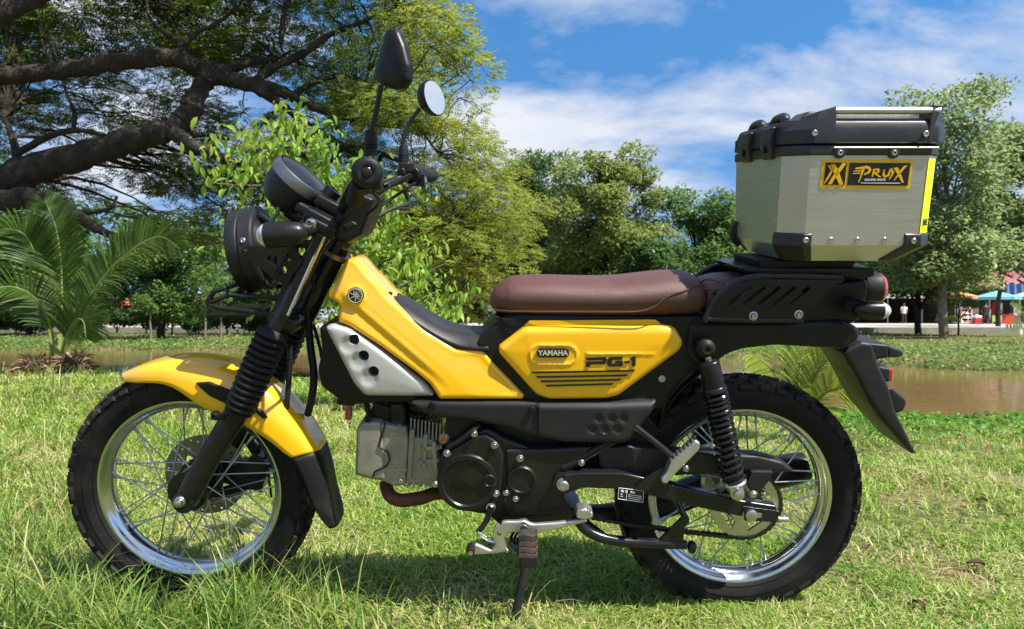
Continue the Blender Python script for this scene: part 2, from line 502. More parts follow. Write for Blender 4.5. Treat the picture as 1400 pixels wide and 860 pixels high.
def cut(o, cutter_mb):
    """take cutter out of o (geometry baked)"""
    c = cutter_mb.build('cutter', M_BLK, o.parent)
    md = o.modifiers.new('cut', 'BOOLEAN'); md.object = c; md.operation = 'DIFFERENCE'; md.solver = 'EXACT'
    o.modifiers.move(len(o.modifiers) - 1, 0)
    others = [m for m in o.modifiers if m != md]
    for m in others: m.show_viewport = False
    dg = bpy.context.evaluated_depsgraph_get()
    me = bpy.data.meshes.new_from_object(o.evaluated_get(dg), depsgraph=dg)
    for m in others: m.show_viewport = True
    o.modifiers.remove(md)
    old = o.data; o.data = me
    me.name = old.name
    bpy.data.objects.remove(c)
    for p in me.polygons: p.use_smooth = True
    me.set_sharp_from_angle(angle=R(38))
    return o
def both(mb, name, m, parent, **kw):
    """a part on the near side and its twin on the far side"""
    return mb.build(name, m, parent, **kw), mb.mirrored().build(name, m, parent, **kw)
def bolt(parent, u, v, y, r=0.006, m=None, h=0.006, name='bolt', n=6, ax=(0, -1, 0)):
    c = P(u, v, y)
    mb = MB().lathe(c + Vector(ax) * -0.004, ax, [(0, r * 1.35), (0.005, r * 1.35), (0.0055, r * 1.25)], 16)
    mb.lathe(c, ax, [(0, r), (h * 0.8, r), (h, r * 0.82), (h * 0.95, r * 0.45), (h * 0.6, r * 0.4), (h * 0.6, 0)], n if n > 6 else 12)
    return mb.build(name, m or M_STE, parent)
def text_mb(body, size, shear=0.0, offset=0.0, depth=0.0006, space=1.0, xs=1.0):
    cu = bpy.data.curves.new('lettering', 'FONT')
    cu.body = body; cu.size = size; cu.shear = shear; cu.offset = offset; cu.extrude = depth; cu.space_character = space
    cu.align_x = 'CENTER'; cu.align_y = 'CENTER'; cu.resolution_u = 4
    o = bpy.data.objects.new('lettering', cu); COL.objects.link(o)
    dg = bpy.context.evaluated_depsgraph_get()
    me = bpy.data.meshes.new_from_object(o.evaluated_get(dg))
    mb = MB().add([(v.co.x * xs, v.co.y, v.co.z) for v in me.vertices], [tuple(p.vertices) for p in me.polygons])
    bpy.data.objects.remove(o); bpy.data.meshes.remove(me)
    return mb
def on_side(mb, c, xdir=Vector((1, 0, 0)), zdir=Vector((0, 0, 1))):
    """stand flat lettering up on the near side at c"""
    n = xdir.cross(zdir).normalized()
    mb.v = [tuple(Vector(c) + xdir * x + zdir * y + n * z) for x, y, z in mb.v]
    return mb
def rel(mb, o):
    mb.v = [tuple(Vector(v) - o) for v in mb.v]; return mb
# ================================================================== THE SETTING: bank, pond, far bank, road
def lip(x):                                     # distance (from the camera) at which the near bank ends
    x = np.asarray(x, float)
    return 6.3 - 0.42 * np.clip(x, -9, 3.6) + 0.12 * np.sin(x * 2.1) + 0.08 * np.sin(x * 5.3 + 1)
WATER = -0.46
def vnoise(x, y, s, seed=0):
    """smooth value noise, numpy"""
    x = np.asarray(x, float) * s + 37.3 * seed; y = np.asarray(y, float) * s + 17.1 * seed
    xi, yi = np.floor(x), np.floor(y); fx, fy = x - xi, y - yi
    fx = fx * fx * (3 - 2 * fx); fy = fy * fy * (3 - 2 * fy)
    def h(a, b): 
        v = np.sin(a * 127.1 + b * 311.7 + seed * 74.7) * 43758.5453
        return v - np.floor(v)
    return (h(xi, yi) * (1 - fx) + h(xi + 1, yi) * fx) * (1 - fy) + (h(xi, yi + 1) * (1 - fx) + h(xi + 1, yi + 1) * fx) * fy
def far_edge(x):                                # distance at which the far bank leaves the water
    x = np.asarray(x, float)
    return np.interp(x, [-40, -7, 2, 6.9, 9.1, 12, 40], [25.5, 24.3, 22.0, 19.6, 15.6, 14.2, 13.5]) + 0.5 * (vnoise(x, x * 0, 0.3, 5) - 0.5)
def ground_z(x, y):
    x = np.asarray(x, float); y = np.asarray(y, float)
    d = y + CAM_D
    L = lip(x)
    near = -0.014 * np.clip(x, -2.5, 2.5) + 0.035 * (vnoise(x, y, 0.9, 1) - 0.5) * np.clip((np.abs(y) - 0.1) * 2, 0.15, 1) + 0.008 * (vnoise(x, y, 5, 2) - 0.5)
    t = np.clip((d - L) / 1.1, 0, 1)
    z = near * (1 - t) + (-0.85) * t * t * (3 - 2 * t) if False else near - 0.9 * t * t * (3 - 2 * t)
    fb = far_edge(x)
    far = np.interp(d - fb, [-1.0, 0.0, 0.7, 2.5, 12, 26.0, 26.3], [-0.95, -0.50, -0.38, -0.31, -0.27, -0.27, -0.27]) + 0.10 * (vnoise(x, y, 0.5, 3) - 0.5) * np.clip((d - fb) * 0.5, 0, 1) * np.clip((41 - d) * 0.3, 0, 1)
    s = np.clip((d - 11.5) / 1.5, 0, 1)
    return z * (1 - s) + far * s
def np_mesh(name, v, f, m, parent=None, smooth=False):
    """f: (n, k) index array, all faces alike"""
    me = bpy.data.meshes.new(name)
    n, k = f.shape
    me.vertices.add(len(v)); me.vertices.foreach_set('co', np.ascontiguousarray(v, np.float32).ravel())
    me.loops.add(n * k); me.loops.foreach_set('vertex_index', np.ascontiguousarray(f, np.int32).ravel())
    me.polygons.add(n); me.polygons.foreach_set('loop_start', np.arange(0, n * k, k, dtype=np.int32))
    if smooth: me.polygons.foreach_set('use_smooth', np.ones(n, bool))
    me.update(calc_edges=True)
    for mm in (m if isinstance(m, list) else [m]): me.materials.append(mm)
    o = bpy.data.objects.new(name, me); COL.objects.link(o)
    if parent is not None: o.parent = parent
    return o
def sheet(name, xs, ys, zf, m):
    gx, gy = np.meshgrid(xs, ys)
    v = np.stack([gx.ravel(), gy.ravel(), zf(gx.ravel(), gy.ravel())], 1)
    nx, ny = len(xs), len(ys)
    i = (np.arange(ny - 1)[:, None] * nx + np.arange(nx - 1)[None, :]).ravel()
    return np_mesh(name, v, np.stack([i, i + 1, i + 1 + nx, i + nx], 1), m, smooth=True)

def ground_material():
    m = bpy.data.materials.new('turf_soil'); m.use_nodes = True
    nt = m.node_tree; b = nt.nodes['Principled BSDF']; b.inputs['Roughness'].default_value = 0.95; b.inputs['Specular IOR Level'].default_value = 0.1
    tcn = nt.nodes.new('ShaderNodeTexCoord')
    def noise(s, d=6):
        n = nt.nodes.new('ShaderNodeTexNoise'); n.inputs['Scale'].default_value = s; n.inputs['Detail'].default_value = d
        nt.links.new(tcn.outputs['Object'], n.inputs['Vector']); return n
    r1 = nt.nodes.new('ShaderNodeValToRGB')
    r1.color_ramp.elements[0].position = 0.32; r1.color_ramp.elements[0].color = (0.085, 0.115, 0.03, 1)
    r1.color_ramp.elements[1].position = 0.68; r1.color_ramp.elements[1].color = (0.27, 0.20, 0.115, 1)
    e = r1.color_ramp.elements.new(0.5); e.color = (0.16, 0.165, 0.06, 1)
    nt.links.new(noise(1.3).outputs['Fac'], r1.inputs[0])
    r2 = nt.nodes.new('ShaderNodeValToRGB')
    r2.color_ramp.elements[0].position = 0.35; r2.color_ramp.elements[0].color = (0.5, 0.5, 0.5, 1); r2.color_ramp.elements[1].position = 0.7; r2.color_ramp.elements[1].color = (1.2, 1.15, 1.0, 1)
    nt.links.new(noise(45).outputs['Fac'], r2.inputs[0])
    mxn = nt.nodes.new('ShaderNodeMixRGB'); mxn.blend_type = 'MULTIPLY'; mxn.inputs[0].default_value = 1
    nt.links.new(r1.outputs[0], mxn.inputs[1]); nt.links.new(r2.outputs[0], mxn.inputs[2]); nt.links.new(mxn.outputs[0], b.inputs['Base Color'])
    bp = nt.nodes.new('ShaderNodeBump'); bp.inputs['Strength'].default_value = 0.7; bp.inputs['Distance'].default_value = 0.02
    nt.links.new(noise(60).outputs['Fac'], bp.inputs['Height']); nt.links.new(bp.outputs[0], b.inputs['Normal'])
    return m
M_GND = ground_material()
xs = np.concatenate([np.linspace(-400, -40, 10)[:-1], np.linspace(-40, -8, 30)[:-1], np.linspace(-8, 8, 161), np.linspace(8, 40, 30)[1:], np.linspace(40, 400, 10)[1:]])
ys = np.concatenate([np.linspace(-60, -3, 8)[:-1], np.linspace(-3, 8, 130), np.linspace(8, 17, 60)[1:], np.linspace(17, 40.6, 70)[1:], np.linspace(44, 500, 20)])
tag(sheet('ground', xs, ys, ground_z, M_GND), kind='structure')

# pond
mw = bpy.data.materials.new('muddy_water'); mw.use_nodes = True
b = mw.node_tree.nodes['Principled BSDF']
b.inputs['Base Color'].default_value = (0.20, 0.125, 0.052, 1); b.inputs['Roughness'].default_value = 0.045; b.inputs['IOR'].default_value = 1.33
nt = mw.node_tree
tcn = nt.nodes.new('ShaderNodeTexCoord'); mpn = nt.nodes.new('ShaderNodeMapping'); mpn.inputs['Scale'].default_value = (1.2, 3.0, 1)
nn = nt.nodes.new('ShaderNodeTexNoise'); nn.inputs['Scale'].default_value = 2.2; nn.inputs['Detail'].default_value = 3
bp = nt.nodes.new('ShaderNodeBump'); bp.inputs['Strength'].default_value = 0.09; bp.inputs['Distance'].default_value = 0.05
nt.links.new(tcn.outputs['Object'], mpn.inputs[0]); nt.links.new(mpn.outputs[0], nn.inputs['Vector']); nt.links.new(nn.outputs['Fac'], bp.inputs['Height']); nt.links.new(bp.outputs[0], b.inputs['Normal'])
tag(sheet('pond_water', np.linspace(-60, 60, 3), np.linspace(1.0, 26.0, 3), lambda x, y: x * 0 + WATER, mw), kind='structure')

# road beyond the far bank with its kerb wall
M_RD = mat('pale_concrete_road', (0.46, 0.40, 0.32), 0.85, var=0.12, vscale=0.6, bump=0.2, bscale=8)
M_KB = mat('kerb_stone', (0.23, 0.215, 0.19), 0.9, var=0.2, vscale=1.5)
tag(sheet('road', np.linspace(-160, 160, 9), np.linspace(40.3, 64, 5), lambda x, y: x * 0 + 0.02, M_RD), kind='structure')
tag(sheet('market_forecourt', np.linspace(-160, 160, 9), np.linspace(64, 160, 5), lambda x, y: x * 0 + 0.012, mat('packed_earth', (0.20, 0.15, 0.10), 0.95, var=0.3, vscale=0.3)), kind='structure')
kb = MB()
kb.box((0, 40.2, -0.19), (320, 0.3, 0.46))
tag(kb.build('kerb', M_KB), kind='structure')
# ================================================================== GRASS AND GROUND COVER
def grass_material(name, stops, patch=0.35, trans=0.35, pscale=1.1):
    m = bpy.data.materials.new(name); m.use_nodes = True
    nt = m.node_tree; b = nt.nodes['Principled BSDF']; out = nt.nodes['Material Output']
    b.inputs['Roughness'].default_value = 0.5; b.inputs['Specular IOR Level'].default_value = 0.35
    g = nt.nodes.new('ShaderNodeNewGeometry'); tcn = nt.nodes.new('ShaderNodeTexCoord')
    n = nt.nodes.new('ShaderNodeTexNoise'); n.inputs['Scale'].default_value = pscale; n.inputs['Detail'].default_value = 4
    nt.links.new(tcn.outputs['Object'], n.inputs['Vector'])
    mr = nt.nodes.new('ShaderNodeMapRange'); mr.inputs[1].default_value = 0.3; mr.inputs[2].default_value = 0.7; mr.inputs[3].default_value = -patch; mr.inputs[4].default_value = patch
    nt.links.new(n.outputs['Fac'], mr.inputs[0])
    ad = nt.nodes.new('ShaderNodeMath'); ad.operation = 'ADD'
    nt.links.new(g.outputs['Random Per Island'], ad.inputs[0]); nt.links.new(mr.outputs[0], ad.inputs[1])
    r = nt.nodes.new('ShaderNodeValToRGB')
    while len(r.color_ramp.elements) > 1: r.color_ramp.elements.remove(r.color_ramp.elements[-1])
    r.color_ramp.elements[0].position = stops[0][0]; r.color_ramp.elements[0].color = (*stops[0][1], 1)
    for p, c in stops[1:]:
        e = r.color_ramp.elements.new(p); e.color = (*c, 1)
    nt.links.new(ad.outputs[0], r.inputs[0]); nt.links.new(r.outputs[0], b.inputs['Base Color'])
    tr = nt.nodes.new('ShaderNodeBsdfTranslucent'); nt.links.new(r.outputs[0], tr.inputs['Color'])
    ms = nt.nodes.new('ShaderNodeMixShader'); ms.inputs[0].default_value = trans
    nt.links.new(b.outputs[0], ms.inputs[1]); nt.links.new(tr.outputs[0], ms.inputs[2]); nt.links.new(ms.outputs[0], out.inputs[0])
    return m
M_GR1 = grass_material('lawn_grass', [(0.0, (0.11, 0.225, 0.022)), (0.32, (0.20, 0.345, 0.035)), (0.60, (0.31, 0.43, 0.062)), (0.80, (0.43, 0.48, 0.13)), (0.90, (0.55, 0.49, 0.23)), (1.0, (0.62, 0.52, 0.30))])
M_GR2 = grass_material('tall_grass', [(0.0, (0.07, 0.16, 0.02)), (0.4, (0.14, 0.25, 0.032)), (0.7, (0.25, 0.34, 0.06)), (0.9, (0.42, 0.42, 0.15)), (1.0, (0.50, 0.40, 0.20))], 0.15)
M_DRY = grass_material('dry_stalk', [(0.0, (0.42, 0.33, 0.15)), (1.0, (0.62, 0.52, 0.30))], 0.1)
M_CRP = grass_material('creeping_weed', [(0.0, (0.05, 0.17, 0.014)), (0.5, (0.10, 0.28, 0.025)), (1.0, (0.20, 0.38, 0.05))], 0.2, 0.4)
M_FBK = grass_material('bank_weed', [(0.0, (0.07, 0.16, 0.03)), (0.5, (0.14, 0.26, 0.05)), (0.8, (0.26, 0.34, 0.09)), (1.0, (0.36, 0.36, 0.14))], 0.3, 0.35, 0.5)

def blades(name, x, y, h, w, lean, m, seed, kinkf=1.0):
    rg = np.random.default_rng(seed)
    n = len(x)
    z = ground_z(x, y) - 0.004
    a = rg.uniform(0, 2 * np.pi, n)
    ld = np.stack([np.cos(a), np.sin(a), np.zeros(n)], 1)
    fa = a + np.pi / 2 + rg.normal(0, 0.5, n)
    sd_ = np.stack([np.cos(fa), np.sin(fa), np.zeros(n)], 1)
    b0 = np.stack([x, y, z], 1)
    up = np.array([0, 0, 1.0])
    l = lean[:, None] * ld
    mid = b0 + h[:, None] * (up * 0.58 + l * 0.30 * kinkf)
    tip = b0 + h[:, None] * (up * (1 - 0.45 * np.minimum(lean, 1.4) ** 2 * 0.6)[:, None] + l * 1.0)
    v = np.empty((n, 5, 3))
    v[:, 0] = b0 - sd_ * w[:, None] * 0.5; v[:, 1] = b0 + sd_ * w[:, None] * 0.5
    v[:, 2] = mid - sd_ * w[:, None] * 0.42; v[:, 3] = mid + sd_ * w[:, None] * 0.42; v[:, 4] = tip
    f = np.array([[0, 1, 3], [0, 3, 2], [2, 3, 4]])[None] + (np.arange(n) * 5)[:, None, None]
    return np_mesh(name, v.reshape(-1, 3), f.reshape(-1, 3), m)
def arched(name, x, y, h, w, lean, m, seed):
    """long blades that rise and bend over: five levels"""
    rg = np.random.default_rng(seed)
    n = len(x)
    a = rg.uniform(0, 2 * np.pi, n)
    ld = np.stack([np.cos(a), np.sin(a), np.zeros(n)], 1)
    fa = a + np.pi / 2 + rg.normal(0, 0.6, n)
    sd_ = np.stack([np.cos(fa), np.sin(fa), np.zeros(n)], 1)
    p = np.stack([x, y, ground_z(x, y) - 0.004], 1)
    th = rg.uniform(0.0, 0.45, n) * lean
    rows = []
    K = 5
    kink = rg.integers(1, 4, n)
    for k in range(K):
        if k: p = p + (np.cos(th)[:, None] * np.array([0, 0, 1.0]) + np.sin(th)[:, None] * ld) * (h / (K - 1))[:, None]
        th = th + lean * rg.uniform(0.25, 0.65, n) * (1 + 1.4 * (kink == k))
        wk = (w * (0.9, 1.0, 0.85, 0.55, 0.0)[k])[:, None]
        if k < K - 1: rows += [p - sd_ * wk * 0.5, p + sd_ * wk * 0.5]
        else: rows.append(p)
    v = np.stack(rows, 1)
    t = np.array([[0, 1, 3], [0, 3, 2], [2, 3, 5], [2, 5, 4], [4, 5, 7], [4, 7, 6], [6, 7, 8]])
    f = t[None] + (np.arange(n) * 9)[:, None, None]
    return np_mesh(name, v.reshape(-1, 3), f.reshape(-1, 3), m)
def scatter(n, d0, d1, power, seed, u0=-40, u1=1440):
    """spread in plan, denser towards the camera"""
    rg = np.random.default_rng(seed)
    t = rg.uniform(0, 1, n)
    k = 1 - power
    d = (d0 ** k + t * (d1 ** k - d0 ** k)) ** (1 / k)
    x = (rg.uniform(u0, u1, n) - 700) / F * d
    keep = d < lip(x) + 0.35
    return x[keep], d[keep] - CAM_D, d[keep], rg
x, y, d, rg = scatter(300000, 1.25, 10.0, 1.35, 3, -330, 1730)
tuft = vnoise(x, y, 3.2, 7) * 0.6 + vnoise(x, y, 9, 8) * 0.4
h = (0.020 + 0.038 * tuft ** 1.5 + 0.012 * rg.random(len(x))) * np.clip(0.9 + 0.12 * d, 0.9, 1.7)
bare = vnoise(x, y, 1.7, 12) * 0.55 + vnoise(x, y, 6, 13) * 0.45
keep = rg.random(len(x)) < np.clip((0.74 - bare) * 3.6, 0.1, 1)
tag(blades('grass', x[keep], y[keep], h[keep], (0.0034 + 0.0012 * (d[keep] - 1.5)) * rg.uniform(0.55, 1.4, keep.sum()), rg.uniform(0.3, 2.3, keep.sum()), M_GR1, 5), 'short sunlit lawn grass round the motorcycle', 'grass', kind='stuff')
# longer tufts: the corner before the front wheel, round the tyre, and along the water
cx, cy, ch = [], [], []
rg = np.random.default_rng(21)
def tufts(n, uf, vf, hmin, hmax, per, spread):
    for _ in range(n):
        u, v = uf(), vf()
        dd = CAM_H * F / (v - VH)
        X, Yw = (u - 700) / F * dd, dd - CAM_D
        k = int(per * rg.uniform(0.6, 1.4)); hh = rg.uniform(hmin, hmax)
        cx.extend(X + rg.normal(0, spread, k)); cy.extend(Yw + rg.normal(0, spread, k)); ch.extend(hh * rg.uniform(0.45, 1.1, k))
tufts(120, lambda: rg.uniform(-30, 470), lambda: rg.uniform(770, 840), 0.05, 0.11, 30, 0.03)
tufts(85, lambda: rg.uniform(-30, 470), lambda: rg.uniform(838, 915), 0.08, 0.16, 30, 0.03)
tufts(60, lambda: rg.uniform(-30, 130), lambda: rg.uniform(590, 790), 0.07, 0.15, 34, 0.04)
tufts(22, lambda: rg.uniform(440, 720), lambda: rg.uniform(835, 900), 0.05, 0.10, 26, 0.025)
tufts(34, lambda: rg.uniform(0, 330), lambda: rg.uniform(512, 560), 0.10, 0.20, 40, 0.07)
tufts(40, lambda: rg.uniform(720, 1400), lambda: rg.uniform(815, 880), 0.03, 0.055, 20, 0.03)
cx, cy, ch = map(np.array, (cx, cy, ch))
dd = cy + CAM_D
k = dd < lip(cx) + 0.3
tag(arched('tall_grass', cx[k], cy[k], ch[k] * 1.5, (0.0032 + 0.0009 * (dd[k] - 1.5)) * rg.uniform(0.6, 1.4, k.sum()), rg.uniform(0.25, 1.25, k.sum()), M_GR2, 9), 'long dark green grass tufts about the front wheel and left corner', 'grass', kind='stuff')
# flattened dry thatch between the blades
x, y, d, rg2 = scatter(21000, 1.25, 8.0, 1.5, 33, -330, 1730)
tag(blades('thatch', x, y, rg2.uniform(0.012, 0.035, len(x)), (0.0030 + 0.0012 * (d - 1.5)) * rg2.uniform(0.6, 1.3, len(x)), rg2.uniform(1.8, 3.2, len(x)), M_DRY, 34), 'flattened dry thatch between the lawn grass', 'grass', kind='stuff')
# dry bent stalks
n = 900
u = np.concatenate([rg.uniform(-20, 470, 620), rg.uniform(470, 1400, 280)]); v = np.concatenate([rg.uniform(690, 880, 620), rg.uniform(740, 880, 280)])
dd = CAM_H * F / (v - VH)
tag(arched('dry_grass', (u - 700) / F * dd, dd - CAM_D, np.concatenate([rg.uniform(0.07, 0.18, 620), rg.uniform(0.03, 0.07, 280)]), np.full(n, 0.0021), rg.uniform(0.5, 1.4, n), M_DRY, 10), 'dry straw coloured stalks bending over the lawn', 'grass', kind='stuff')

def leaf_quads(c, size, aspect, rg, up=0.5, fold=0.12, droop=0.0, dirs=None):
    """c: (n, 3) leaf bases -> diamond leaves"""
    n = len(c)
    nr = rg.normal(0, 1, (n, 3)); nr[:, 2] = np.abs(nr[:, 2]) + up * 2
    nr /= np.linalg.norm(nr, axis=1, keepdims=True)
    a = rg.normal(0, 1, (n, 3)) if dirs is None else dirs + rg.normal(0, 0.35, (n, 3))
    a[:, 2] -= droop
    a -= nr * np.sum(a * nr, 1, keepdims=True); a /= np.maximum(np.linalg.norm(a, axis=1, keepdims=True), 1e-6)
    b = np.cross(nr, a)
    s = (size * rg.uniform(0.6, 1.3, n))[:, None]
    v = np.empty((n, 4, 3))
    v[:, 0] = c; v[:, 1] = c + a * s * 0.45 + b * s * aspect * 0.5 + nr * s * fold; v[:, 2] = c + a * s; v[:, 3] = c + a * s * 0.45 - b * s * aspect * 0.5 + nr * s * fold
    f = np.arange(n * 4).reshape(n, 4)
    return v.reshape(-1, 3), f
# small broad weeds among the grass
x, y, d, rg2 = scatter(10000, 1.25, 7.0, 1.4, 44, -330, 1730)
kk = vnoise(x, y, 1.3, 40) * 0.6 + vnoise(x, y, 5, 41) * 0.4 > 0.55
c = np.stack([x[kk], y[kk], ground_z(x[kk], y[kk]) + rg2.uniform(0.008, 0.035, kk.sum())], 1)
v, f = leaf_quads(c, 0.015, 0.6, rg2, up=0.6)
tag(np_mesh('lawn_weeds', v, f, M_CRP), 'small broad-leaved weeds scattered through the lawn', 'ground cover', kind='stuff')
# bright creeping weed along the near bank
rg = np.random.default_rng(31)
n = 26000
x = rg.uniform(-4.5, 6.0, n); L = lip(x); d = L + 0.45 - rg.exponential(0.42, n)
k = (d > 3.4) & (x > -1.2 + rg.normal(0, 0.8, n))
x, d = x[k], d[k]
c = np.stack([x, d - CAM_D, ground_z(x, d - CAM_D) + rg.uniform(0.005, 0.07, len(x))], 1)
v, f = leaf_quads(c, 0.045, 0.6, rg, up=0.7)
tag(np_mesh('creeping_weed', v, f, M_CRP), 'bright green creeping weed along the near edge of the pond', 'ground cover', kind='stuff')
# weeds and grass of the far bank
n = 60000
n = 105000
x = rg.uniform(-38, 38, n); d = far_edge(x) + 0.1 + rg.exponential(5.0, n); k = (d < 41) & (np.abs(x) < d * 1.05)
x, d = x[k], d[k]
pt = vnoise(x, d, 0.6, 4)
c = np.stack([x, d - CAM_D, ground_z(x, d - CAM_D) + rg.uniform(0.0, 0.22, len(x)) * pt], 1)
v, f = leaf_quads(c, 0.095, 0.45, rg, up=0.5)
tag(np_mesh('bank_weeds', v, f, M_FBK), 'leafy weeds and rough grass on the far bank of the pond', 'ground cover', kind='stuff')
# fallen leaves
M_DL = mat('dead_leaf', (0.085, 0.05, 0.03), 0.8, var=0.4, vscale=40)
for u, v_, r_, lab in ((484, 744, 0.020, 'curled dark brown leaf lying in front of the engine'), (1334, 775, 0.022, 'dark brown leaf standing in the grass near the right edge'), (1256, 833, 0.020, 'flat brown leaf in the grass low on the right'),
                     (1185, 753, 0.018, 'tan dead leaf in the grass beside the rear tyre'), (1342, 682, 0.020, 'shrivelled brown leaf in the grass, right of the rear wheel')):
    dd = CAM_H * F / (v_ - VH); c = Vector(((u - 700) / F * dd, dd - CAM_D, 0)); c.z = float(ground_z(c.x, c.y)) + 0.022
    mb = MB(); rot = Matrix.Rotation(random.uniform(0, 6), 3, 'Z') @ Matrix.Rotation(random.uniform(-0.5, 0.5), 3, 'X')
    vs, fs = [], []
    for i in range(7):
        t = i / 6; wd = 0.42 * math.sin(math.pi * (0.06 + 0.9 * t)) 
        for j in range(5):
            s_ = (j - 2) / 2
            vs.append(c + rot @ Vector(((t - 0.5) * r_ * 2, s_ * wd * r_ * 1.3, 0.35 * r_ * s_ * s_ + 0.25 * r_ * math.sin(t * 4) + random.uniform(-1, 1) * 0.06 * r_)))
    for i in range(6):
        for j in range(4): fs.append((i * 5 + j, i * 5 + j + 1, i * 5 + j + 6, i * 5 + j + 5))
    o = mb.add(vs, fs).build('fallen_leaf', M_DL, fixn=False)
    tag(o, lab, 'leaf', 'dead leaves on the lawn')

# ================================================================== TREES
M_BRK = mat('dark_bark', (0.030, 0.023, 0.017), 0.95, var=0.6, vscale=5, bump=1.0, bscale=11, bdist=0.05)
M_BK2 = mat('grey_bark', (0.17, 0.14, 0.105), 0.9, var=0.35, vscale=5, bump=0.8, bscale=14, bdist=0.03)
def leafmat(name, col, trans=0.45, island=0.45, rough=0.45): return mat(name, col, rough, island=island, trans=trans, spec=0.4)
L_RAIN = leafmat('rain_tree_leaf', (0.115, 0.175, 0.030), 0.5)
L_RAI2 = leafmat('rain_tree_leaf_sunlit', (0.155, 0.205, 0.03), 0.5)  # lighter copy of the leaf, sunlight put into its colour
L_SAP = leafmat('sapling_leaf', (0.20, 0.32, 0.04), 0.5, 0.4)
L_OLV = leafmat('olive_leaf', (0.175, 0.235, 0.062), 0.42)
L_DRK = leafmat('dark_leaf', (0.065, 0.135, 0.034), 0.4)
L_MID = leafmat('mid_leaf', (0.095, 0.18, 0.044), 0.42)
L_GRY = leafmat('grey_green_leaf', (0.19, 0.265, 0.105), 0.45)
L_PLM = leafmat('palm_leaflet', (0.08, 0.15, 0.03), 0.4, 0.35, 0.35)

def branch(a, b, r0, r1, rg, wob=0.12, n=6):
    """crooked limb from a to b"""
    a, b = np.array(a, float), np.array(b, float)
    L = np.linalg.norm(b - a)
    pts, rs = [], []
    off = np.zeros(3)
    for i in range(n + 1):
        t = i / n
        if 0 < i < n: off = off * 0.5 + rg.normal(0, wob * L / n, 3)
        pts.append(Vector(a + (b - a) * t + off * (1 if i < n else 0) + np.array([0, 0, 0.10 * L * math.sin(math.pi * t) * 0.5]))); rs.append(r0 + (r1 - r0) * t)
    return pts, rs
def crown_leaves(clumps, per, size, aspect, rg, up=0.35, droop=0.25, hollow=0.45):
    cs = []
    for (cx_, cy_, cz_, r_) in clumps:
        n = max(8, int(per * rg.uniform(0.7, 1.3)))
        q = rg.normal(0, 1, (n, 3)); q /= np.linalg.norm(q, axis=1, keepdims=True)
        rad = r_ * (hollow + (1 - hollow) * rg.random(n) ** 0.6)
        rad *= 1 + 0.25 * np.sin(q[:, 0] * 5 + cx_ * 3) * np.sin(q[:, 2] * 4 + cy_)
        q *= rad[:, None] * np.array([1, 1, 0.72])
        cs.append(q + np.array([cx_, cy_, cz_]))
    c = np.concatenate(cs)
    return leaf_quads(c, size, aspect, rg, up=up, droop=droop)
def tree(name, u, d, z0, vtop, half_px, lm, seed, label, cat='tree', vlow=400, per=330, nclump=46, leaf=0.19, asp=0.42, bark=None, r0=0.16, shape='round', group=None, lean=0.0):
    """tree standing at column u, distance d; crown from row vlow up to row vtop, half_px wide"""
    rg = np.random.default_rng(seed)
    base = W(u, VH, d); base.z = z0
    e = empty(name, base, label=label, cat=cat, group=group)
    H = W(0, vtop, d).z - z0; zl = W(0, vlow, d).z - z0; hw = half_px / F * d
    cl = []
    tries = 0
    while len(cl) < nclump and tries < 5000:
        tries += 1
        p = rg.uniform(-1, 1, 3)
        t = (p[2] + 1) / 2
        if shape == 'round': w = math.sqrt(max(0, 1 - (2 * t - 1) ** 2)) * 0.85 + 0.15
        elif shape == 'tall': w = (0.55 + 0.45 * math.sin(t * 9 + seed)) * (1 - t ** 3 * 0.75)
        else: w = 1 - 0.35 * t
        if p[0] ** 2 + p[1] ** 2 > w * w: continue
        rc = hw * rg.uniform(0.20, 0.36)
        z = zl + (H - zl) * t
        cl.append((p[0] * hw * 0.85 + lean * t, p[1] * hw * 0.7, min(z, H - rc * 0.6), rc))
    tr = MB()
    tp = (lean * 0.7, 0, zl + (H - zl) * 0.75)
    pts, rs = branch((0, 0, -0.15), tp, r0, r0 * 0.25, rg, 0.06, 9)
    tr.tube(pts, rs, 10, sub=2)
    for (a, b, c_, rc) in cl[::2]:
        k = int(np.clip((c_ - rc) / tp[2] * 9 * 0.75, 2, 8))
        p0 = pts[k]
        q, s = branch(p0, (a, b, c_), rs[k] * 0.5, rs[k] * 0.1 + 0.006, rg, 0.15, 5)
        tr.tube(q, s, 6)
    tr.build('trunk', bark or M_BRK, e, fixn=False)
    v, f = crown_leaves(cl, per, leaf, asp, rg)
    np_mesh('crown', v, f, lm, e)
    return e
BK = -0.28
tree('olive_tree', 828, 31, BK, 192, 92, L_OLV, 1, 'broad olive green tree directly behind the brown seat', vlow=425, per=460, nclump=70, leaf=0.21)
tree('dark_tree', 742, 40, -0.1, 206, 75, L_DRK, 2, 'dark green tree top rising left of the olive tree behind the seat', vlow=410, per=420, nclump=46, leaf=0.26)
tree('round_tree', 948, 37, BK, 250, 78, L_MID, 3, 'rounded mid green tree between the seat and the top case', vlow=430, per=420, nclump=46, leaf=0.24)
tree('low_tree', 905, 29, BK, 330, 60, L_DRK, 4, 'low dark green bushy tree above the rear of the seat', vlow=438, per=380, nclump=30, leaf=0.2)
tree('low_tree', 690, 33, BK, 300, 75, L_DRK, 5, 'dark bushy tree behind the front end of the seat', vlow=438, per=400, nclump=40, leaf=0.22)
tree('bank_tree', 1292, 30, BK, 112, 100, L_GRY, 6, 'tall airy tree with a pale trunk on the far bank beside the top case', vlow=384, per=230, nclump=95, leaf=0.23, bark=M_BK2, r0=0.19, shape='cone')
tree('bank_tree', 1415, 33, BK, 165, 85, L_GRY, 7, 'grey green tree cut off by the right edge', vlow=358, per=320, nclump=66, leaf=0.25, bark=M_BK2, shape='cone')
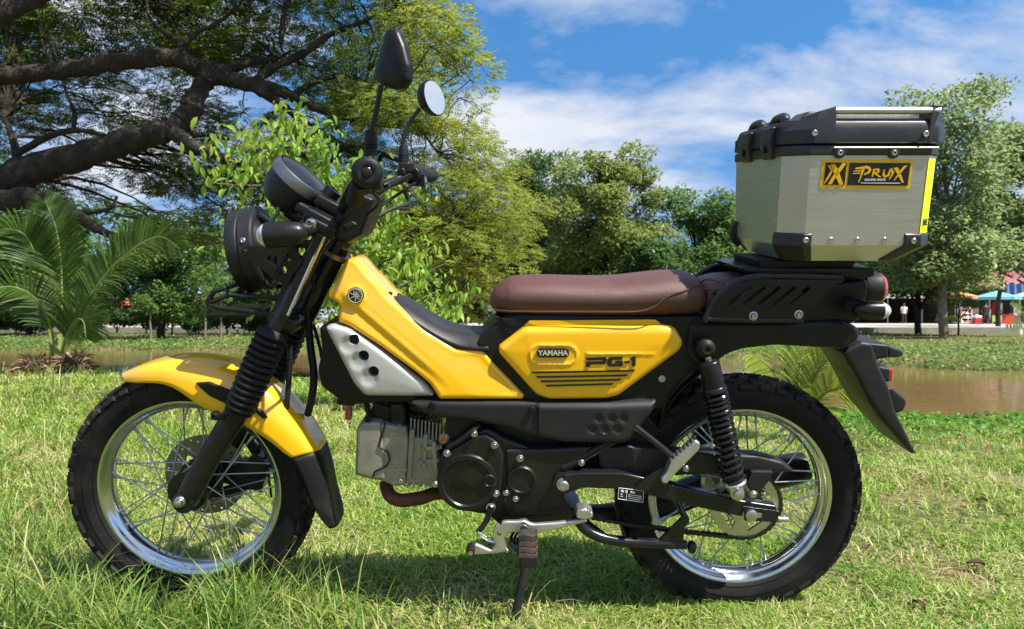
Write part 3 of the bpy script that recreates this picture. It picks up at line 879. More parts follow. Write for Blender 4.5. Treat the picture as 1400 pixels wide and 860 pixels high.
tree('shade_tree', 1256, 38, BK, 290, 85, L_DRK, 8, 'dark shade tree with a straight trunk behind the tail lamp', vlow=408, per=360, nclump=40, leaf=0.24, r0=0.17)
tree('shade_tree', 1110, 42, 0.0, 300, 110, L_DRK, 9, 'dark tree hidden for the most part behind the top case', vlow=436, per=380, nclump=46, leaf=0.26)
tree('shade_tree', 1365, 47, 0.0, 268, 80, L_MID, 17, 'green tree overhanging the red market roof', vlow=360, per=300, nclump=34, leaf=0.26)
tree('shore_tree', 40, 34, BK, 300, 110, L_DRK, 10, 'dark tree on the far bank behind the large palm', vlow=440, per=400, nclump=46, leaf=0.24)
tree('shore_tree', 220, 30, BK, 305, 95, L_MID, 11, 'green tree on the far bank right of the large palm', vlow=440, per=400, nclump=46, leaf=0.2)
tree('shore_tree', 360, 36, BK, 300, 95, L_DRK, 12, 'dark tree on the far bank behind the headlamp', vlow=442, per=400, nclump=44, leaf=0.24)
tree('shore_tree', 500, 33, BK, 280, 95, L_DRK, 13, 'dark tree on the far bank behind the yellow frame cover', vlow=436, per=380, nclump=44, leaf=0.22)
tree('shore_tree', 605, 36, BK, 290, 85, L_MID, 14, 'mid green tree on the far bank just left of the seat', vlow=438, per=380, nclump=44, leaf=0.23)
for i, (u, d, vt) in enumerate(((205, 28, 400), (280, 29, 385), (302, 27.5, 392), (1311, 34, 395))):
    tree('young_tree', u, d, BK, vt, 26, L_MID, 40 + i, ('thin young tree on the far bank left of the headlamp guard', 'slender sapling trunk on the far bank under the headlamp guard', 'pale slender trunk on the far bank beneath the lamp guard tip', 'thin brown staked sapling on the far bank beside the pale trunk')[i],
         vlow=vt + 30, per=90, nclump=8, leaf=0.13, bark=M_BK2 if i < 3 else M_BRK, r0=0.05)
# shrubs along the road beyond the pond
for i, (u, d, vt, hw, lab) in enumerate((
        (-10, 37, 408, 40, 'low shrub at the left edge beyond the pond'), (48, 38.5, 418, 34, 'low shrub behind the left fronds of the large palm'),
        (110, 36, 412, 36, 'low shrub seen under the right arching palm frond'), (160, 39, 422, 30, 'low shrub beside the red parasol beyond the pond'),
        (22, 40, 426, 30, 'added low shrub beyond the pond just right of the left edge'), (82, 40, 424, 28, 'added low shrub framed by the stems of the large palm'), (200, 40, 420, 34, 'added low shrub beyond the pond at the tip of the right palm frond'), (272, 40, 420, 34, 'added low shrub beyond the pond above the tip of the yellow fender'), (350, 40, 418, 36, 'added low shrub beyond the pond close behind the fork boots'),  # five shrubs added to cover the sunlit road where tree shade should fall
        (235, 37, 410, 40, 'low shrub beyond the pond just left of the lamp guard'), (310, 38, 405, 44, 'low shrub beyond the pond directly behind the lamp guard'),
        (390, 36.5, 404, 46, 'low shrub beyond the pond behind the top of the fork'), (550, 37, 402, 50, 'low shrub peeping over the black spine cover'),
        (630, 38, 400, 46, 'low shrub between the sapling and the front of the seat'))):
    tree('roadside_shrub', u, d, BK, vt, hw, (L_DRK, L_MID)[i % 3 == 1], 500 + i, lab, 'shrub', vlow=448, per=260, nclump=16, leaf=0.19, r0=0.05, group='shrubs along the far kerb')
# the mass of trees closing the view behind the road
rg = np.random.default_rng(77)
cl = []
for i in range(420):
    a = rg.uniform(-1.35, 1.35); d = rg.uniform(74, 92); xx = a * d
    top = 9.5 + 3 * vnoise(xx, 0, 0.12, 3) - (4.0 if xx > 18 else 0)
    cl.append((xx, d - CAM_D, rg.uniform(0.3, 1) ** 0.7 * top, rg.uniform(1.3, 2.4)))
v, f = crown_leaves(cl, 170, 0.75, 0.5, rg)
tag(np_mesh('treeline', v, f, L_DRK), 'dark wood that closes the view beyond the market road', 'treeline', kind='stuff')

# ------------------------------------------------------------------ the great rain tree
rain = empty('rain_tree', (-9.6, 8.6, float(ground_z(-9.6, 8.6))), label='huge spreading rain tree whose dark limbs reach in from the left', cat='tree')
ro = rain.location.copy()
rg = np.random.default_rng(5)
limbs = []      # (name points in photo rows and columns with distance, radius in px)
def limb(pts):
    p3 = [W(u, v, d) for u, v, d, r in pts]; rs = [r / F * d for u, v, d, r in pts]
    limbs.append((p3, rs))
    pf, rf_ = catmull(p3, 7), interp(rs, 7)
    rf_ = [r_ * (1 + rg.normal(0, 0.07)) for r_ in rf_]
    pf = [p + Vector(rg.normal(0, 0.06, 3)) * r_ for p, r_ in zip(pf, rf_)]
    q = MB().tube(pf, rf_, 14)
    rel(q, ro).build('limb', M_BRK, rain, fixn=False)
limb([(-330, 330, 10.6, 40), (-200, 300, 10.6, 33), (-60, 266, 10.5, 29), (0, 250, 10.5, 25), (60, 226, 10.4, 21), (130, 207, 10.3, 19), (200, 186, 10.2, 17), (238, 176, 10.2, 16)])
limb([(236, 178, 10.2, 15), (255, 160, 10.2, 15), (268, 132, 10.3, 13), (285, 108, 10.4, 12), (310, 96, 10.5, 8), (345, 85, 10.8, 5), (380, 80, 11, 3)])
limb([(236, 178, 10.2, 13), (262, 200, 10.0, 9), (290, 210, 9.9, 6), (330, 222, 9.8, 4), (370, 235, 9.7, 2.5)])
limb([(-120, 130, 9.8, 14), (-30, 108, 9.8, 13), (55, 100, 9.9, 12), (110, 92, 10, 12), (170, 84, 10.1, 13), (235, 79, 10.2, 13), (280, 97, 10.4, 13), (330, 112, 10.5, 11), (380, 124, 10.6, 9), (440, 150, 10.7, 6), (500, 166, 10.8, 4.5), (560, 175, 10.9, 3)])
limb([(-300, 330, 10.7, 26), (-60, 285, 10.4, 16), (20, 272, 10.2, 14), (63, 275, 10.0, 12), (100, 292, 9.9, 9), (140, 316, 9.8, 6), (175, 330, 9.7, 4), (230, 345, 9.7, 2.5)])
limb([(-160, 110, 8.6, 16), (-60, 62, 8.5, 13), (0, 22, 8.5, 12), (50, -4, 8.6, 10), (130, -40, 8.7, 7)])
limb([(340, 115, 10.5, 7), (380, 140, 10.6, 6), (420, 170, 10.7, 5), (470, 200, 10.8, 4), (520, 240, 10.9, 3), (560, 290, 11, 2)])
limb([(245, 80, 10.2, 6), (247, 60, 10.2, 4.5), (225, 45, 10.3, 3.5), (205, 25, 10.3, 2.5), (200, 0, 10.4, 2)])
limb([(247, 66, 10.2, 4), (270, 45, 10.2, 3), (300, 30, 10.2, 2.4), (330, 5, 10.2, 2)])
limb([(384, 60, 10.6, 4), (388, 20, 10.6, 3.6), (398, -20, 10.6, 3)])
limb([(345, 113, 10.5, 6), (380, 90, 10.7, 5.5), (420, 70, 10.8, 5), (450, 48, 10.9, 4), (490, 32, 11, 3), (540, 10, 11, 2)])
limb([(400, 130, 10.6, 5), (440, 108, 10.7, 4), (480, 105, 10.8, 3.5), (520, 128, 10.9, 3), (560, 160, 11, 2.2), (600, 210, 11, 1.8)])
limb([(25, 226, 10.4, 6), (22, 205, 10.4, 5.5), (14, 180, 10.4, 4), (6, 160, 10.4, 3)])
limb([(20, 212, 10.4, 5), (60, 190, 10.3, 4.5), (100, 178, 10.3, 4), (140, 184, 10.2, 3), (165, 192, 10.2, 2)])
limb([(100, 180, 10.3, 3), (102, 155, 10.3, 2.8), (92, 130, 10.3, 2.2), (86, 108, 10.3, 1.8)])
limb([(70, 278, 10, 5), (110, 290, 9.9, 3.5), (150, 285, 9.9, 2.6), (160, 268, 9.9, 2)])
limb([(470, 200, 10.8, 4), (520, 210, 10.9, 3.4), (580, 240, 11, 2.6), (630, 300, 11, 2), (660, 360, 11, 1.5)])
trk = MB().tube([ro + Vector((0, 0, -0.2)), ro + Vector((0.1, 0, 0.9)), W(-330, 330, 10.6) + Vector((-1.3, 0, -0.3)), W(-330, 330, 10.6)], [0.62, 0.5, 0.46, 0.40], 16, sub=4)
rel(trk, ro).build('trunk', M_BRK, rain, fixn=False)
lp = np.array([list(p) for L in limbs for p in catmull(L[0], 4)]); lr = np.array([r for L in limbs for r in interp(L[1], 4)])
pads = []
def inside_canopy(u, v):
    edge = np.interp(v, [-300, 0, 40, 110, 160, 200, 260, 330, 400, 440], [520, 612, 650, 665, 645, 685, 700, 688, 655, 600])
    lo = np.interp(u, [-400, 0, 230, 330, 420, 520, 600, 690], [320, 310, 330, 300, 330, 420, 440, 330])
    return u < edge and v < lo
while len(pads) < 410:
    u = rg.uniform(-260, 700); v = rg.uniform(-220, 440)
    if not inside_canopy(u, v): continue
    if v > 300 and u < 230 and rg.random() < 0.6: continue
    if v < 0 and rg.random() < 0.5: continue
    if u < -40 and rg.random() < 0.55: continue
    dense = vnoise(u, v, 0.012, 21)
    if u < 430 and dense < 0.30 and rg.random() < 0.7: continue
    d = rg.uniform(10.9, 13.6) if (u < 470 or rg.random() < 0.72) else rg.uniform(9.0, 10.4)
    if u < 330 and v > 95 and rg.random() < 0.25: continue
    pads.append((W(u, v, d), rg.uniform(0.34, 0.62), u, v))
ed = [(630, 20), (648, 45), (660, 75), (655, 105), (640, 130), (650, 165), (672, 195), (688, 225), (697, 255), (690, 290), (686, 325), (675, 355), (650, 390), (625, 415), (600, 440), (565, 430), (640, 300), (610, 350), (575, 385), (655, 230), (620, 180), (600, 60), (590, 120), (560, 400), (540, 350)]
for _ in range(90):                # unseen crown foliage added above the view to shade the limbs
    pads.append((Vector((rg.uniform(-8.5, -1.3), rg.uniform(5.5, 11.0), rg.uniform(5.6, 7.2))), rg.uniform(0.6, 0.95), 0, -500))
for u, v in ed:
    pads.append((W(u - 12, v + 4, rg.uniform(10.2, 11.6)), rg.uniform(0.26, 0.36), u, v))
twg = MB()
spc, spa, kind2 = [], [], []
for (c, r_, u, v) in pads:
    ca = np.array(c)
    dist = np.linalg.norm(lp - ca, axis=1) + np.maximum(lp[:, 2] - ca[2], 0) * (0.3 if u < 500 else -0.2)
    j = int(np.argmin(dist)); a = lp[j]
    if np.linalg.norm(a - ca) > 0.25:
        q, s = branch(a, ca, min(lr[j] * 0.55, 0.032), 0.007, rg, 0.14, 7)
        twg.tube(q, s, 5)
    # sub-twigs fan out flat in the pad
    n = int((103 if v > -400 else 34) * (r_ / 0.45) ** 2)
    ang = rg.uniform(0, 2 * np.pi, n); rad = r_ * np.sqrt(rg.random(n)) * 1.15
    slope = 0.55 if u > 560 else 0.12
    off = np.stack([np.cos(ang) * rad, np.sin(ang) * rad, rg.normal(0, 0.075, n) - slope * rad * (0.4 + 0.6 * (np.cos(ang) if u > 560 else 1))], 1)
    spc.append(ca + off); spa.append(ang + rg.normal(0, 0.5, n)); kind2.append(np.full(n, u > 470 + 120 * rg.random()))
    for k in range(3):
        t = rg.integers(0, n)
        twg.tube([Vector(ca), Vector(ca + off[t] * 0.5 + np.array([0, 0, 0.02])), Vector(ca + off[t])], [0.007, 0.005, 0.003], 4)
rel(twg, ro).build('branchlets', M_BRK, rain, fixn=False)['kind'] = 'stuff'
spc, spa, kind2 = np.concatenate(spc), np.concatenate(spa), np.concatenate(kind2)
def sprays(c, ang, rg, npair=4, step=0.035, ll=0.060, lw=0.029):
    n = len(c)
    tilt = rg.normal(-0.15, 0.28, n)
    a = np.stack([np.cos(ang) * np.cos(tilt), np.sin(ang) * np.cos(tilt), np.sin(tilt)], 1)
    roll = rg.normal(0, 0.4, n)
    s = np.stack([-np.sin(ang), np.cos(ang), np.zeros(n)], 1); nn_ = np.cross(a, s)
    s = s * np.cos(roll)[:, None] + nn_ * np.sin(roll)[:, None]; nn_ = np.cross(a, s)
    sc_ = rg.uniform(0.75, 1.35, n)
    out = []
    for k in range(npair):
        for sg in (-1, 1):
            b = c + a * (step * (k + 0.6) * sc_)[:, None]
            dr = s * sg * 0.86 + a * 0.5
            L_ = (ll * sc_ * (1 - 0.3 * abs(k - npair * 0.5) / npair))[:, None]
            w_ = a * (lw * sc_)[:, None] * 0.5
            out.append(np.stack([b, b + dr * L_ * 0.5 - w_ - nn_ * 0.003, b + dr * L_ - nn_ * 0.008, b + dr * L_ * 0.5 + w_ - nn_ * 0.003], 1))
    v = np.stack(out, 1).reshape(-1, 3)
    return v, np.arange(len(v)).reshape(-1, 4)
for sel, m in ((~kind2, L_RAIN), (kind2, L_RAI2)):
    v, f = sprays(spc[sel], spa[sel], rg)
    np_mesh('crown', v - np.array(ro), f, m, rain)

# ------------------------------------------------------------------ light green sapling behind the handlebar
rg = np.random.default_rng(15)
sb = W(545, 568, 5.1); sb.z = float(ground_z(sb.x, sb.y))
sap = empty('broadleaf_sapling', sb, label='light green broad-leaved sapling behind the handlebar and headlamp', cat='sapling')
stems = MB(); lc_, ldir = [], []
anchors = []
tips = [(300, 200), (262, 190), (340, 175), (290, 250), (330, 300), (380, 170), (420, 200), (400, 150), (350, 230), (450, 175), (470, 240), (430, 270), (380, 320), (300, 310), (345, 350), (440, 390), (410, 430), (500, 300), (520, 330), (545, 290), (560, 350), (590, 330), (560, 390), (600, 400), (625, 420), (540, 250), (520, 210), (580, 260), (480, 330), (460, 360), (540, 420), (590, 430), (650, 400), (365, 280), (275, 225), (430, 230), (505, 380), (610, 360), (330, 385), (420, 350)]
main = [(545, 568, 5.1), (528, 480, 5.1), (500, 380, 5.1), (470, 290, 5.15), (430, 220, 5.2), (395, 170, 5.2)]
mp3 = [W(*p) - sb for p in main]; mp3[0] = Vector((0, 0, -0.03))
stems.tube(mp3, [0.022, 0.019, 0.016, 0.012, 0.008, 0.004], 8, sub=4)
mpts = np.array([list(p) for p in catmull(mp3, 6)])
for u, v in tips:
    d = rg.uniform(4.8, 5.5)
    t = np.array(W(u, v, d) - sb)
    j = int(np.argmin(np.linalg.norm(mpts - t, axis=1) + np.maximum(mpts[:, 2] - t[2] + 0.25, 0) * 1.2))
    q, s = branch(mpts[j], t, 0.0075, 0.003, rg, 0.10, 6)
    stems.tube(q, s, 5)
    qa = np.array([list(p) for p in catmull(q, 4)])
    for k in range(64):
        p = qa[rg.integers(len(qa) // 3, len(qa))] + rg.normal(0, 0.065, 3)
        lc_.append(p); dv = rg.normal(0, 0.6, 3); dv[2] -= 0.95; dv[1] -= 0.15; ldir.append(dv)
stems.build('stem', M_BK2, sap, fixn=False)
def broad_leaves(c, dirs, size, asp, rg):
    n = len(c)
    a = dirs / np.linalg.norm(dirs, axis=1, keepdims=True)
    nr = rg.normal(0, 0.6, (n, 3)) + np.array([0.15, -0.5, 0.8]); nr -= a * np.sum(a * nr, 1, keepdims=True); nr /= np.linalg.norm(nr, axis=1, keepdims=True)
    b = np.cross(nr, a); s = (size * rg.uniform(0.35, 1.3, n))[:, None]
    cols_ = []
    for t, w, dz in ((0, 0.0, 0), (0.22, 0.8, 0.02), (0.5, 1.0, 0.0), (0.78, 0.62, -0.08), (1.0, 0.0, -0.2)):
        ctr_ = c + a * s * t + nr * s * dz
        if w == 0: cols_.append(ctr_[:, None])
        else: cols_.append(np.stack([ctr_ - b * s * asp * 0.5 * w + nr * s * 0.07, ctr_, ctr_ + b * s * asp * 0.5 * w + nr * s * 0.07], 1))
    v = np.concatenate(cols_, 1)                          # 1+3+3+3+1 = 11
    f = np.array([[0, 2, 1, 1], [0, 3, 2, 2], [1, 2, 5, 4], [2, 3, 6, 5], [4, 5, 8, 7], [5, 6, 9, 8], [7, 8, 10, 10], [8, 9, 10, 10]])
    tri = np.array([[0, 2, 1], [0, 3, 2], [1, 2, 5], [1, 5, 4], [2, 3, 6], [2, 6, 5], [4, 5, 8], [4, 8, 7], [5, 6, 9], [5, 9, 8], [7, 8, 10], [8, 9, 10]])
    ff = tri[None] + (np.arange(n) * 11)[:, None, None]
    return v.reshape(-1, 3), ff.reshape(-1, 3)
v, f = broad_leaves(np.array(lc_), np.array(ldir), 0.085, 0.40, rg)
np_mesh('crown', v, f, L_SAP, sap, smooth=True)

# ------------------------------------------------------------------ coconut palms
def frond(parent, path, leaf_len, nl, seed, rr=0.012, droop=0.5, mat_=None, start=0.25, wid=0.028):
    """pinnate frond along path (Vectors relative to the palm's foot)"""
    rg = np.random.default_rng(seed)
    pts = catmull(path, 8); m = len(pts)
    rs = [rr * (1.5 - 1.35 * i / (m - 1)) for i in range(m)]
    vs, fs = [], []
    for k in range(nl):
        t = start + (1 - start) * k / (nl - 1)
        i = min(int(t * (m - 1)), m - 2); p = pts[i] + (pts[i + 1] - pts[i]) * (t * (m - 1) - i); tg = (pts[i + 1] - pts[i]).normalized()
        sd2 = tg.cross(Vector((0.25, -1, 0.35))).normalized(); up_ = sd2.cross(tg).normalized()
        L_ = leaf_len * (0.45 + 0.75 * math.sin(math.pi * min(1, (t - start) / (1 - start) * 0.86 + 0.14))) * rg.uniform(0.85, 1.1)
        for sg in (-1, 1):
            dr = (sd2 * sg * 0.85 + tg * (0.45 + 0.5 * t) + up_ * rg.normal(0.22, 0.06)).normalized()
            q0 = p; q1 = p + dr * L_ * 0.5; dn = Vector((0, 0, -1)) * L_ * droop * rg.uniform(0.5, 1.2)
            q2 = p + dr * L_ * 0.82 + dn * 0.45 * 0.6; q3 = p + dr * L_ + dn * 0.75
            w = (tg * 0.7 + up_ * 0.5 * sg).normalized() * wid * 0.5
            b = len(vs)
            vs += [q0 - w * 0.5, q0 + w * 0.5, q1 - w, q1 + w, q2 - w * 0.7, q2 + w * 0.7, q3]
            fs += [(b, b + 1, b + 3, b + 2), (b + 2, b + 3, b + 5, b + 4), (b + 4, b + 5, b + 6)]
    o = MB().add(vs, fs).build('frond', mat_ or L_PLM, parent, fixn=False)
    MB().tube(pts, rs, 7).build('frond_stalk', M_STALK, o, fixn=False)
    return o
M_STALK = mat('palm_stalk', (0.20, 0.24, 0.05), 0.5, var=0.3, vscale=12)
def palm(name, u, v, d, fr, leaf_len, label, seed, nl=40, wid=0.028, husk=True, lm=None):
    b = W(u, v, d); b.z = float(ground_z(b.x, b.y))
    e = empty(name, b, label=label, cat='palm')
    for i, pth in enumerate(fr):
        pp = [W(*p) - b for p in pth]
        frond(e, pp, leaf_len * (pth[-1][2] / d) ** 0, nl, seed + i, droop=0.28, wid=wid, mat_=lm)
    return e, b
pe, pb = palm('coconut_palm', 80, 514, 8.4, [
    [(72, 498, 8.4), (67, 446, 8.4), (57, 378, 8.4), (46, 342, 8.35), (30, 318, 8.3), (4, 312, 8.2)],
    [(82, 498, 8.4), (84, 440, 8.4), (84, 370, 8.45), (76, 310, 8.5), (60, 272, 8.6)],
    [(84, 498, 8.4), (98, 452, 8.35), (117, 415, 8.3), (150, 369, 8.2), (188, 336, 8.1), (220, 324, 8.05), (246, 340, 8.0)],
    [(76, 498, 8.4), (70, 450, 8.3), (50, 410, 8.1), (16, 392, 7.9), (-25, 400, 7.7)],
    [(80, 498, 8.4), (90, 462, 8.3), (104, 438, 8.2), (114, 440, 8.1), (118, 462, 8.0)],
], 0.37, 'large coconut palm with arching fronds on the pond bank at left', 300, 84, 0.025)
MB().tube([Vector((0, 0, -0.05)), Vector((0, 0, 0.2)), Vector((0.01, 0, 0.45))], [0.075, 0.055, 0.03], 12, sub=3).build('stem_base', M_STALK, pe)
rg = np.random.default_rng(8)
M_HSK = grass_material('coconut_fibre', [(0.0, (0.10, 0.06, 0.035)), (0.6, (0.24, 0.15, 0.085)), (1.0, (0.46, 0.34, 0.20))], 0.2, 0.1)
def husk(c, r_, n, sq, seed):
    rg = np.random.default_rng(seed)
    q = rg.normal(0, 1, (n, 3)); q /= np.linalg.norm(q, axis=1, keepdims=True); q[:, 2] = np.abs(q[:, 2])
    p = q * r_ * np.array(sq) * rg.uniform(0.75, 1.02, (n, 1)) + np.array(c)
    return leaf_quads(p, 0.13, 0.14, rg, up=0.2, droop=0.8, dirs=q)
for c, r_, sq in (((-0.17, -0.06, -0.03), 0.23, (1.2, 1, 0.95)), ((0.17, 0.0, -0.02), 0.2, (0.9, 0.9, 1.15)), ((-0.02, -0.16, -0.05), 0.19, (1.1, 0.8, 0.8))):
    MB().ball(c, r_ * 0.86, 14, sq).build('husk_core', M_BRK, pe)
    v, f = husk(c, r_, 800, sq, int(r_ * 1000))
    np_mesh('husk_fibre', v, f, M_HSK, pe)['kind'] = 'stuff'
L_YPL = leafmat('young_palm_leaflet', (0.20, 0.27, 0.035), 0.5, 0.3, 0.35)
palm('young_coconut_palm', 1085, 600, 4.1, [
    [(1085, 596, 4.1), (1074, 545, 4.1), (1055, 505, 4.05), (1028, 484, 4.0)],
    [(1085, 596, 4.1), (1082, 540, 4.1), (1072, 500, 4.15), (1056, 470, 4.2)],
    [(1086, 596, 4.1), (1090, 540, 4.1), (1094, 500, 4.1), (1100, 468, 4.1)],
    [(1087, 596, 4.1), (1102, 545, 4.1), (1120, 505, 4.05), (1145, 480, 4.0)],
    [(1088, 596, 4.1), (1108, 560, 4.1), (1132, 535, 4.0), (1162, 530, 3.9)],
], 0.20, 'young yellow-green palm seedling seen through the gap above the rear wheel', 340, 26, 0.020, lm=L_YPL)
palm('young_coconut_palm', 1412, 470, 26, [
    [(1412, 470, 26), (1410, 440, 26), (1400, 420, 26), (1384, 412, 25.8)],
    [(1412, 470, 26), (1414, 435, 26), (1418, 410, 26), (1428, 395, 26)],
    [(1412, 470, 26), (1408, 450, 26), (1396, 440, 25.6), (1376, 442, 25.2)],
], 0.55, 'small palm on the far bank at the right edge', 360, 22, 0.05, lm=L_PLM)
# ================================================================== THE MARKET BEYOND THE ROAD
M_RDR = mat('red_roof_sheet', (0.42, 0.085, 0.10), 0.6, var=0.15, vscale=1.2)
M_OR = mat('orange_canvas', (0.72, 0.28, 0.10), 0.8); M_BL = mat('blue_canvas', (0.16, 0.42, 0.52), 0.8); M_TB = mat('tarpaulin_blue', (0.07, 0.15, 0.30), 0.6)
M_WL = mat('dark_wall', (0.12, 0.10, 0.085), 0.9, var=0.3, vscale=0.8); M_PL = mat('painted_post', (0.45, 0.43, 0.40), 0.7)  # plain dark brown for walls and stall pieces
M_WP = mat('white_panel', (0.75, 0.75, 0.73), 0.6); M_RP = mat('red_panel', (0.50, 0.02, 0.02), 0.5); M_TN = mat('tan_wicker', (0.42, 0.30, 0.16), 0.8)
M_GRN = mat('green_tabletop', (0.35, 0.42, 0.12), 0.6); M_DK = mat('dark_cloth', (0.03, 0.03, 0.035), 0.9); M_SKN = mat('skin', (0.30, 0.17, 0.11), 0.6); M_WC = mat('white_cloth', (0.7, 0.7, 0.68), 0.9); M_PUR = mat('purple_cloth', (0.16, 0.12, 0.28), 0.9)
ZR = 0.012
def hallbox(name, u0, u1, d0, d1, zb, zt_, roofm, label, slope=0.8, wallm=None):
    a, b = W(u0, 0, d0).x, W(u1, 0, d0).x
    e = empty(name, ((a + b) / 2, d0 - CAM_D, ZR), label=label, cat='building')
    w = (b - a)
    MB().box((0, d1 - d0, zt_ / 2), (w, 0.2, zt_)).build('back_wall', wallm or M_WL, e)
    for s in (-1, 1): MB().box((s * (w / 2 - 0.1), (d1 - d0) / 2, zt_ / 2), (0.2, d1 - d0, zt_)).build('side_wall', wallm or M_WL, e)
    n = max(3, int(w / 2.6))
    for k in range(n + 1): MB().tube([Vector((-w / 2 + w * k / n, 0.05, 0)), Vector((-w / 2 + w * k / n, 0.05, zb))], 0.06, 8).build('post', M_PL, e)
    rf = MB(); D_ = d1 - d0 + 0.9
    rise = zt_ - zb
    vs, fs = [], []
    nc = int(w / 0.35)
    for i in range(nc + 1):
        dz = 0.03 if i % 2 else -0.03
        xx = -w / 2 - 0.3 + (w + 0.6) * i / nc
        vs += [Vector((xx, -0.9, zb + dz)), Vector((xx, D_ - 0.9, zb + rise * 1.05 + dz))]
    for i in range(nc): fs.append((2 * i, 2 * i + 2, 2 * i + 3, 2 * i + 1))
    o = rf.add(vs, fs).build('roof', roofm, e, fixn=False)
    sd = o.modifiers.new('thick', 'SOLIDIFY'); sd.thickness = 0.03
    return e
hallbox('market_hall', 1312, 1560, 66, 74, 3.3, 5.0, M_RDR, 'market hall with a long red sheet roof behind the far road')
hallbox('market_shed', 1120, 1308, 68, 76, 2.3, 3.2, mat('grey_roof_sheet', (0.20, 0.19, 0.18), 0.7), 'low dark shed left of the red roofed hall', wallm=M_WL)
def parasol(u, d, zt_, half, m, label):
    c = W(u, 0, d); e = empty('market_parasol', (c.x, c.y, ZR), label=label, cat='parasol', group='parasols in front of the market')
    MB().tube([Vector((0, 0, 0)), Vector((0, 0, zt_))], 0.035, 8).build('pole', M_PL, e)
    vs, fs = [Vector((0, 0, zt_))], []
    for k in range(8):
        a = 2 * math.pi * k / 8 + 0.2
        vs.append(Vector((math.cos(a) * half, math.sin(a) * half, zt_ - half * 0.30)))
    for k in range(8):
        a = 2 * math.pi * k / 8 + 0.2
        vs.append(Vector((math.cos(a) * half, math.sin(a) * half, zt_ - half * 0.30 - 0.22)))
    for k in range(8):
        k2 = (k + 1) % 8
        fs += [(0, 1 + k, 1 + k2), (1 + k, 9 + k, 9 + k2, 1 + k2)]
    MB().add(vs, fs).build('canopy', m, e, angle=5, fixn=False)
    for k in range(8):
        MB().tube([vs[0] - Vector((0, 0, 0.1)), vs[1 + k] - Vector((0, 0, 0.03))], 0.015, 5).build('rib', M_PL, e)
parasol(1306, 60, 2.75, 1.55, M_OR, 'orange market parasol beside the pale tree trunk')
parasol(1362, 61, 2.75, 1.75, M_BL, 'light blue market parasol below the red roof')
parasol(1402, 62, 2.7, 1.4, mat('lilac_canvas', (0.42, 0.38, 0.5), 0.8), 'lilac grey parasol cut by the right edge')
parasol(182, 62, 2.2, 1.4, mat('red_canvas', (0.62, 0.10, 0.06), 0.8), 'red market parasol seen between trees far left')
def px_box(name, u0, u1, v0, v1, d, m, label, cat, depth=0.5):
    """upright stall piece standing on the forecourt"""
    a, b = W(u0, v0, d), W(u1, v1, d); z0 = max(b.z, ZR)
    e = empty(name, ((a.x + b.x) / 2, a.y, ZR), label=label, cat=cat)
    return e, (b.x - a.x), a.z - ZR
e, w, h_ = px_box('snack_rack', 1312, 1326, 421, 443, 60.5, M_WP, 'white wire rack of goods under the orange parasol', 'rack')
for s in (-1, 1):
    for q in (-0.25, 0.25): MB().box((s * w / 2, q, h_ / 2), (0.05, 0.05, h_)).build('upright', M_WP, e)
for k in range(4):
    MB().box((0, 0, 0.12 + k * h_ * 0.28), (w, 0.5, 0.04)).build('shelf', M_WP, e)
    for j in range(4): MB().box((-w * 0.36 + j * w * 0.24, 0, 0.14 + k * h_ * 0.28 + 0.085), (w * 0.2, 0.36, 0.17)).build('packet', (M_WP, M_RP, M_TN, M_WC)[(j + k) % 4], e)
e, w, h_ = px_box('drink_cooler', 1330, 1341, 429, 443, 60.2, M_RP, 'red drink cooler with a white lid left of the walking person', 'cooler')
MB().box((0, 0, h_ * 0.3), (w, 0.6, h_ * 0.6)).build('tub', M_RP, e, bevel=0.04); MB().box((0, 0, h_ * 0.72), (w * 0.85, 0.5, h_ * 0.24)).build('lid', M_WP, e, bevel=0.04); MB().box((0, 0, h_ * 0.9), (w * 0.3, 0.1, h_ * 0.1)).build('handle', M_WP, e)
e, w, h_ = px_box('wicker_basket', 1328, 1338, 420, 431, 60.8, M_TN, 'tan wicker basket held up behind the red cooler', 'basket')
MB().lathe((0, 0, h_ - 0.62), (0, 0, 1), [(0, 0.2), (0.25, 0.30), (0.5, 0.26), (0.55, 0.28)], 16).build('basket_body', M_TN, e); MB().box((0, 0, (h_ - 0.62) / 2), (0.4, 0.4, h_ - 0.62)).build('crate_stand', M_WL, e)
e, w, h_ = px_box('vending_fridge', 1359, 1368, 413, 443, 62, M_WP, 'red and white drinks fridge under the blue parasol', 'fridge')
MB().box((0, 0, h_ / 2), (w, 0.55, h_)).build('cabinet', M_RP, e, bevel=0.03); MB().box((0, -0.285, h_ * 0.72), (w * 0.86, 0.02, h_ * 0.42)).build('glass_door', M_WP, e); MB().box((0, -0.30, h_ * 0.60), (w * 0.7, 0.02, h_ * 0.08)).build('shelf_edge', M_DK, e)
MB().box((0, -0.285, h_ * 0.26), (w * 0.86, 0.02, h_ * 0.36)).build('lower_panel', M_WP, e)
e, w, h_ = px_box('stall_counter', 1367, 1382, 429, 443, 61, M_RP, 'red stall counter right of the drinks fridge', 'counter')
MB().box((0, 0, h_ * 0.47), (w, 0.6, h_ * 0.94)).build('front', M_RP, e); MB().box((0, 0, h_ * 0.97), (w * 1.06, 0.7, h_ * 0.06)).build('worktop', M_WL, e)
e, w, h_ = px_box('market_table', 1353, 1366, 431, 443, 59.5, M_GRN, 'table under a green and yellow cloth right of the walking person', 'table')
MB().box((0, 0, h_ * 0.96), (w, 0.7, h_ * 0.08)).build('tabletop', M_GRN, e); MB().box((0, -0.33, h_ * 0.6), (w, 0.02, h_ * 0.66)).build('cloth', M_GRN, e)
for s in (-1, 1):
    for q in (-0.3, 0.3): MB().box((s * w * 0.45, q, h_ * 0.46), (0.05, 0.05, h_ * 0.92)).build('leg', M_PL, e)
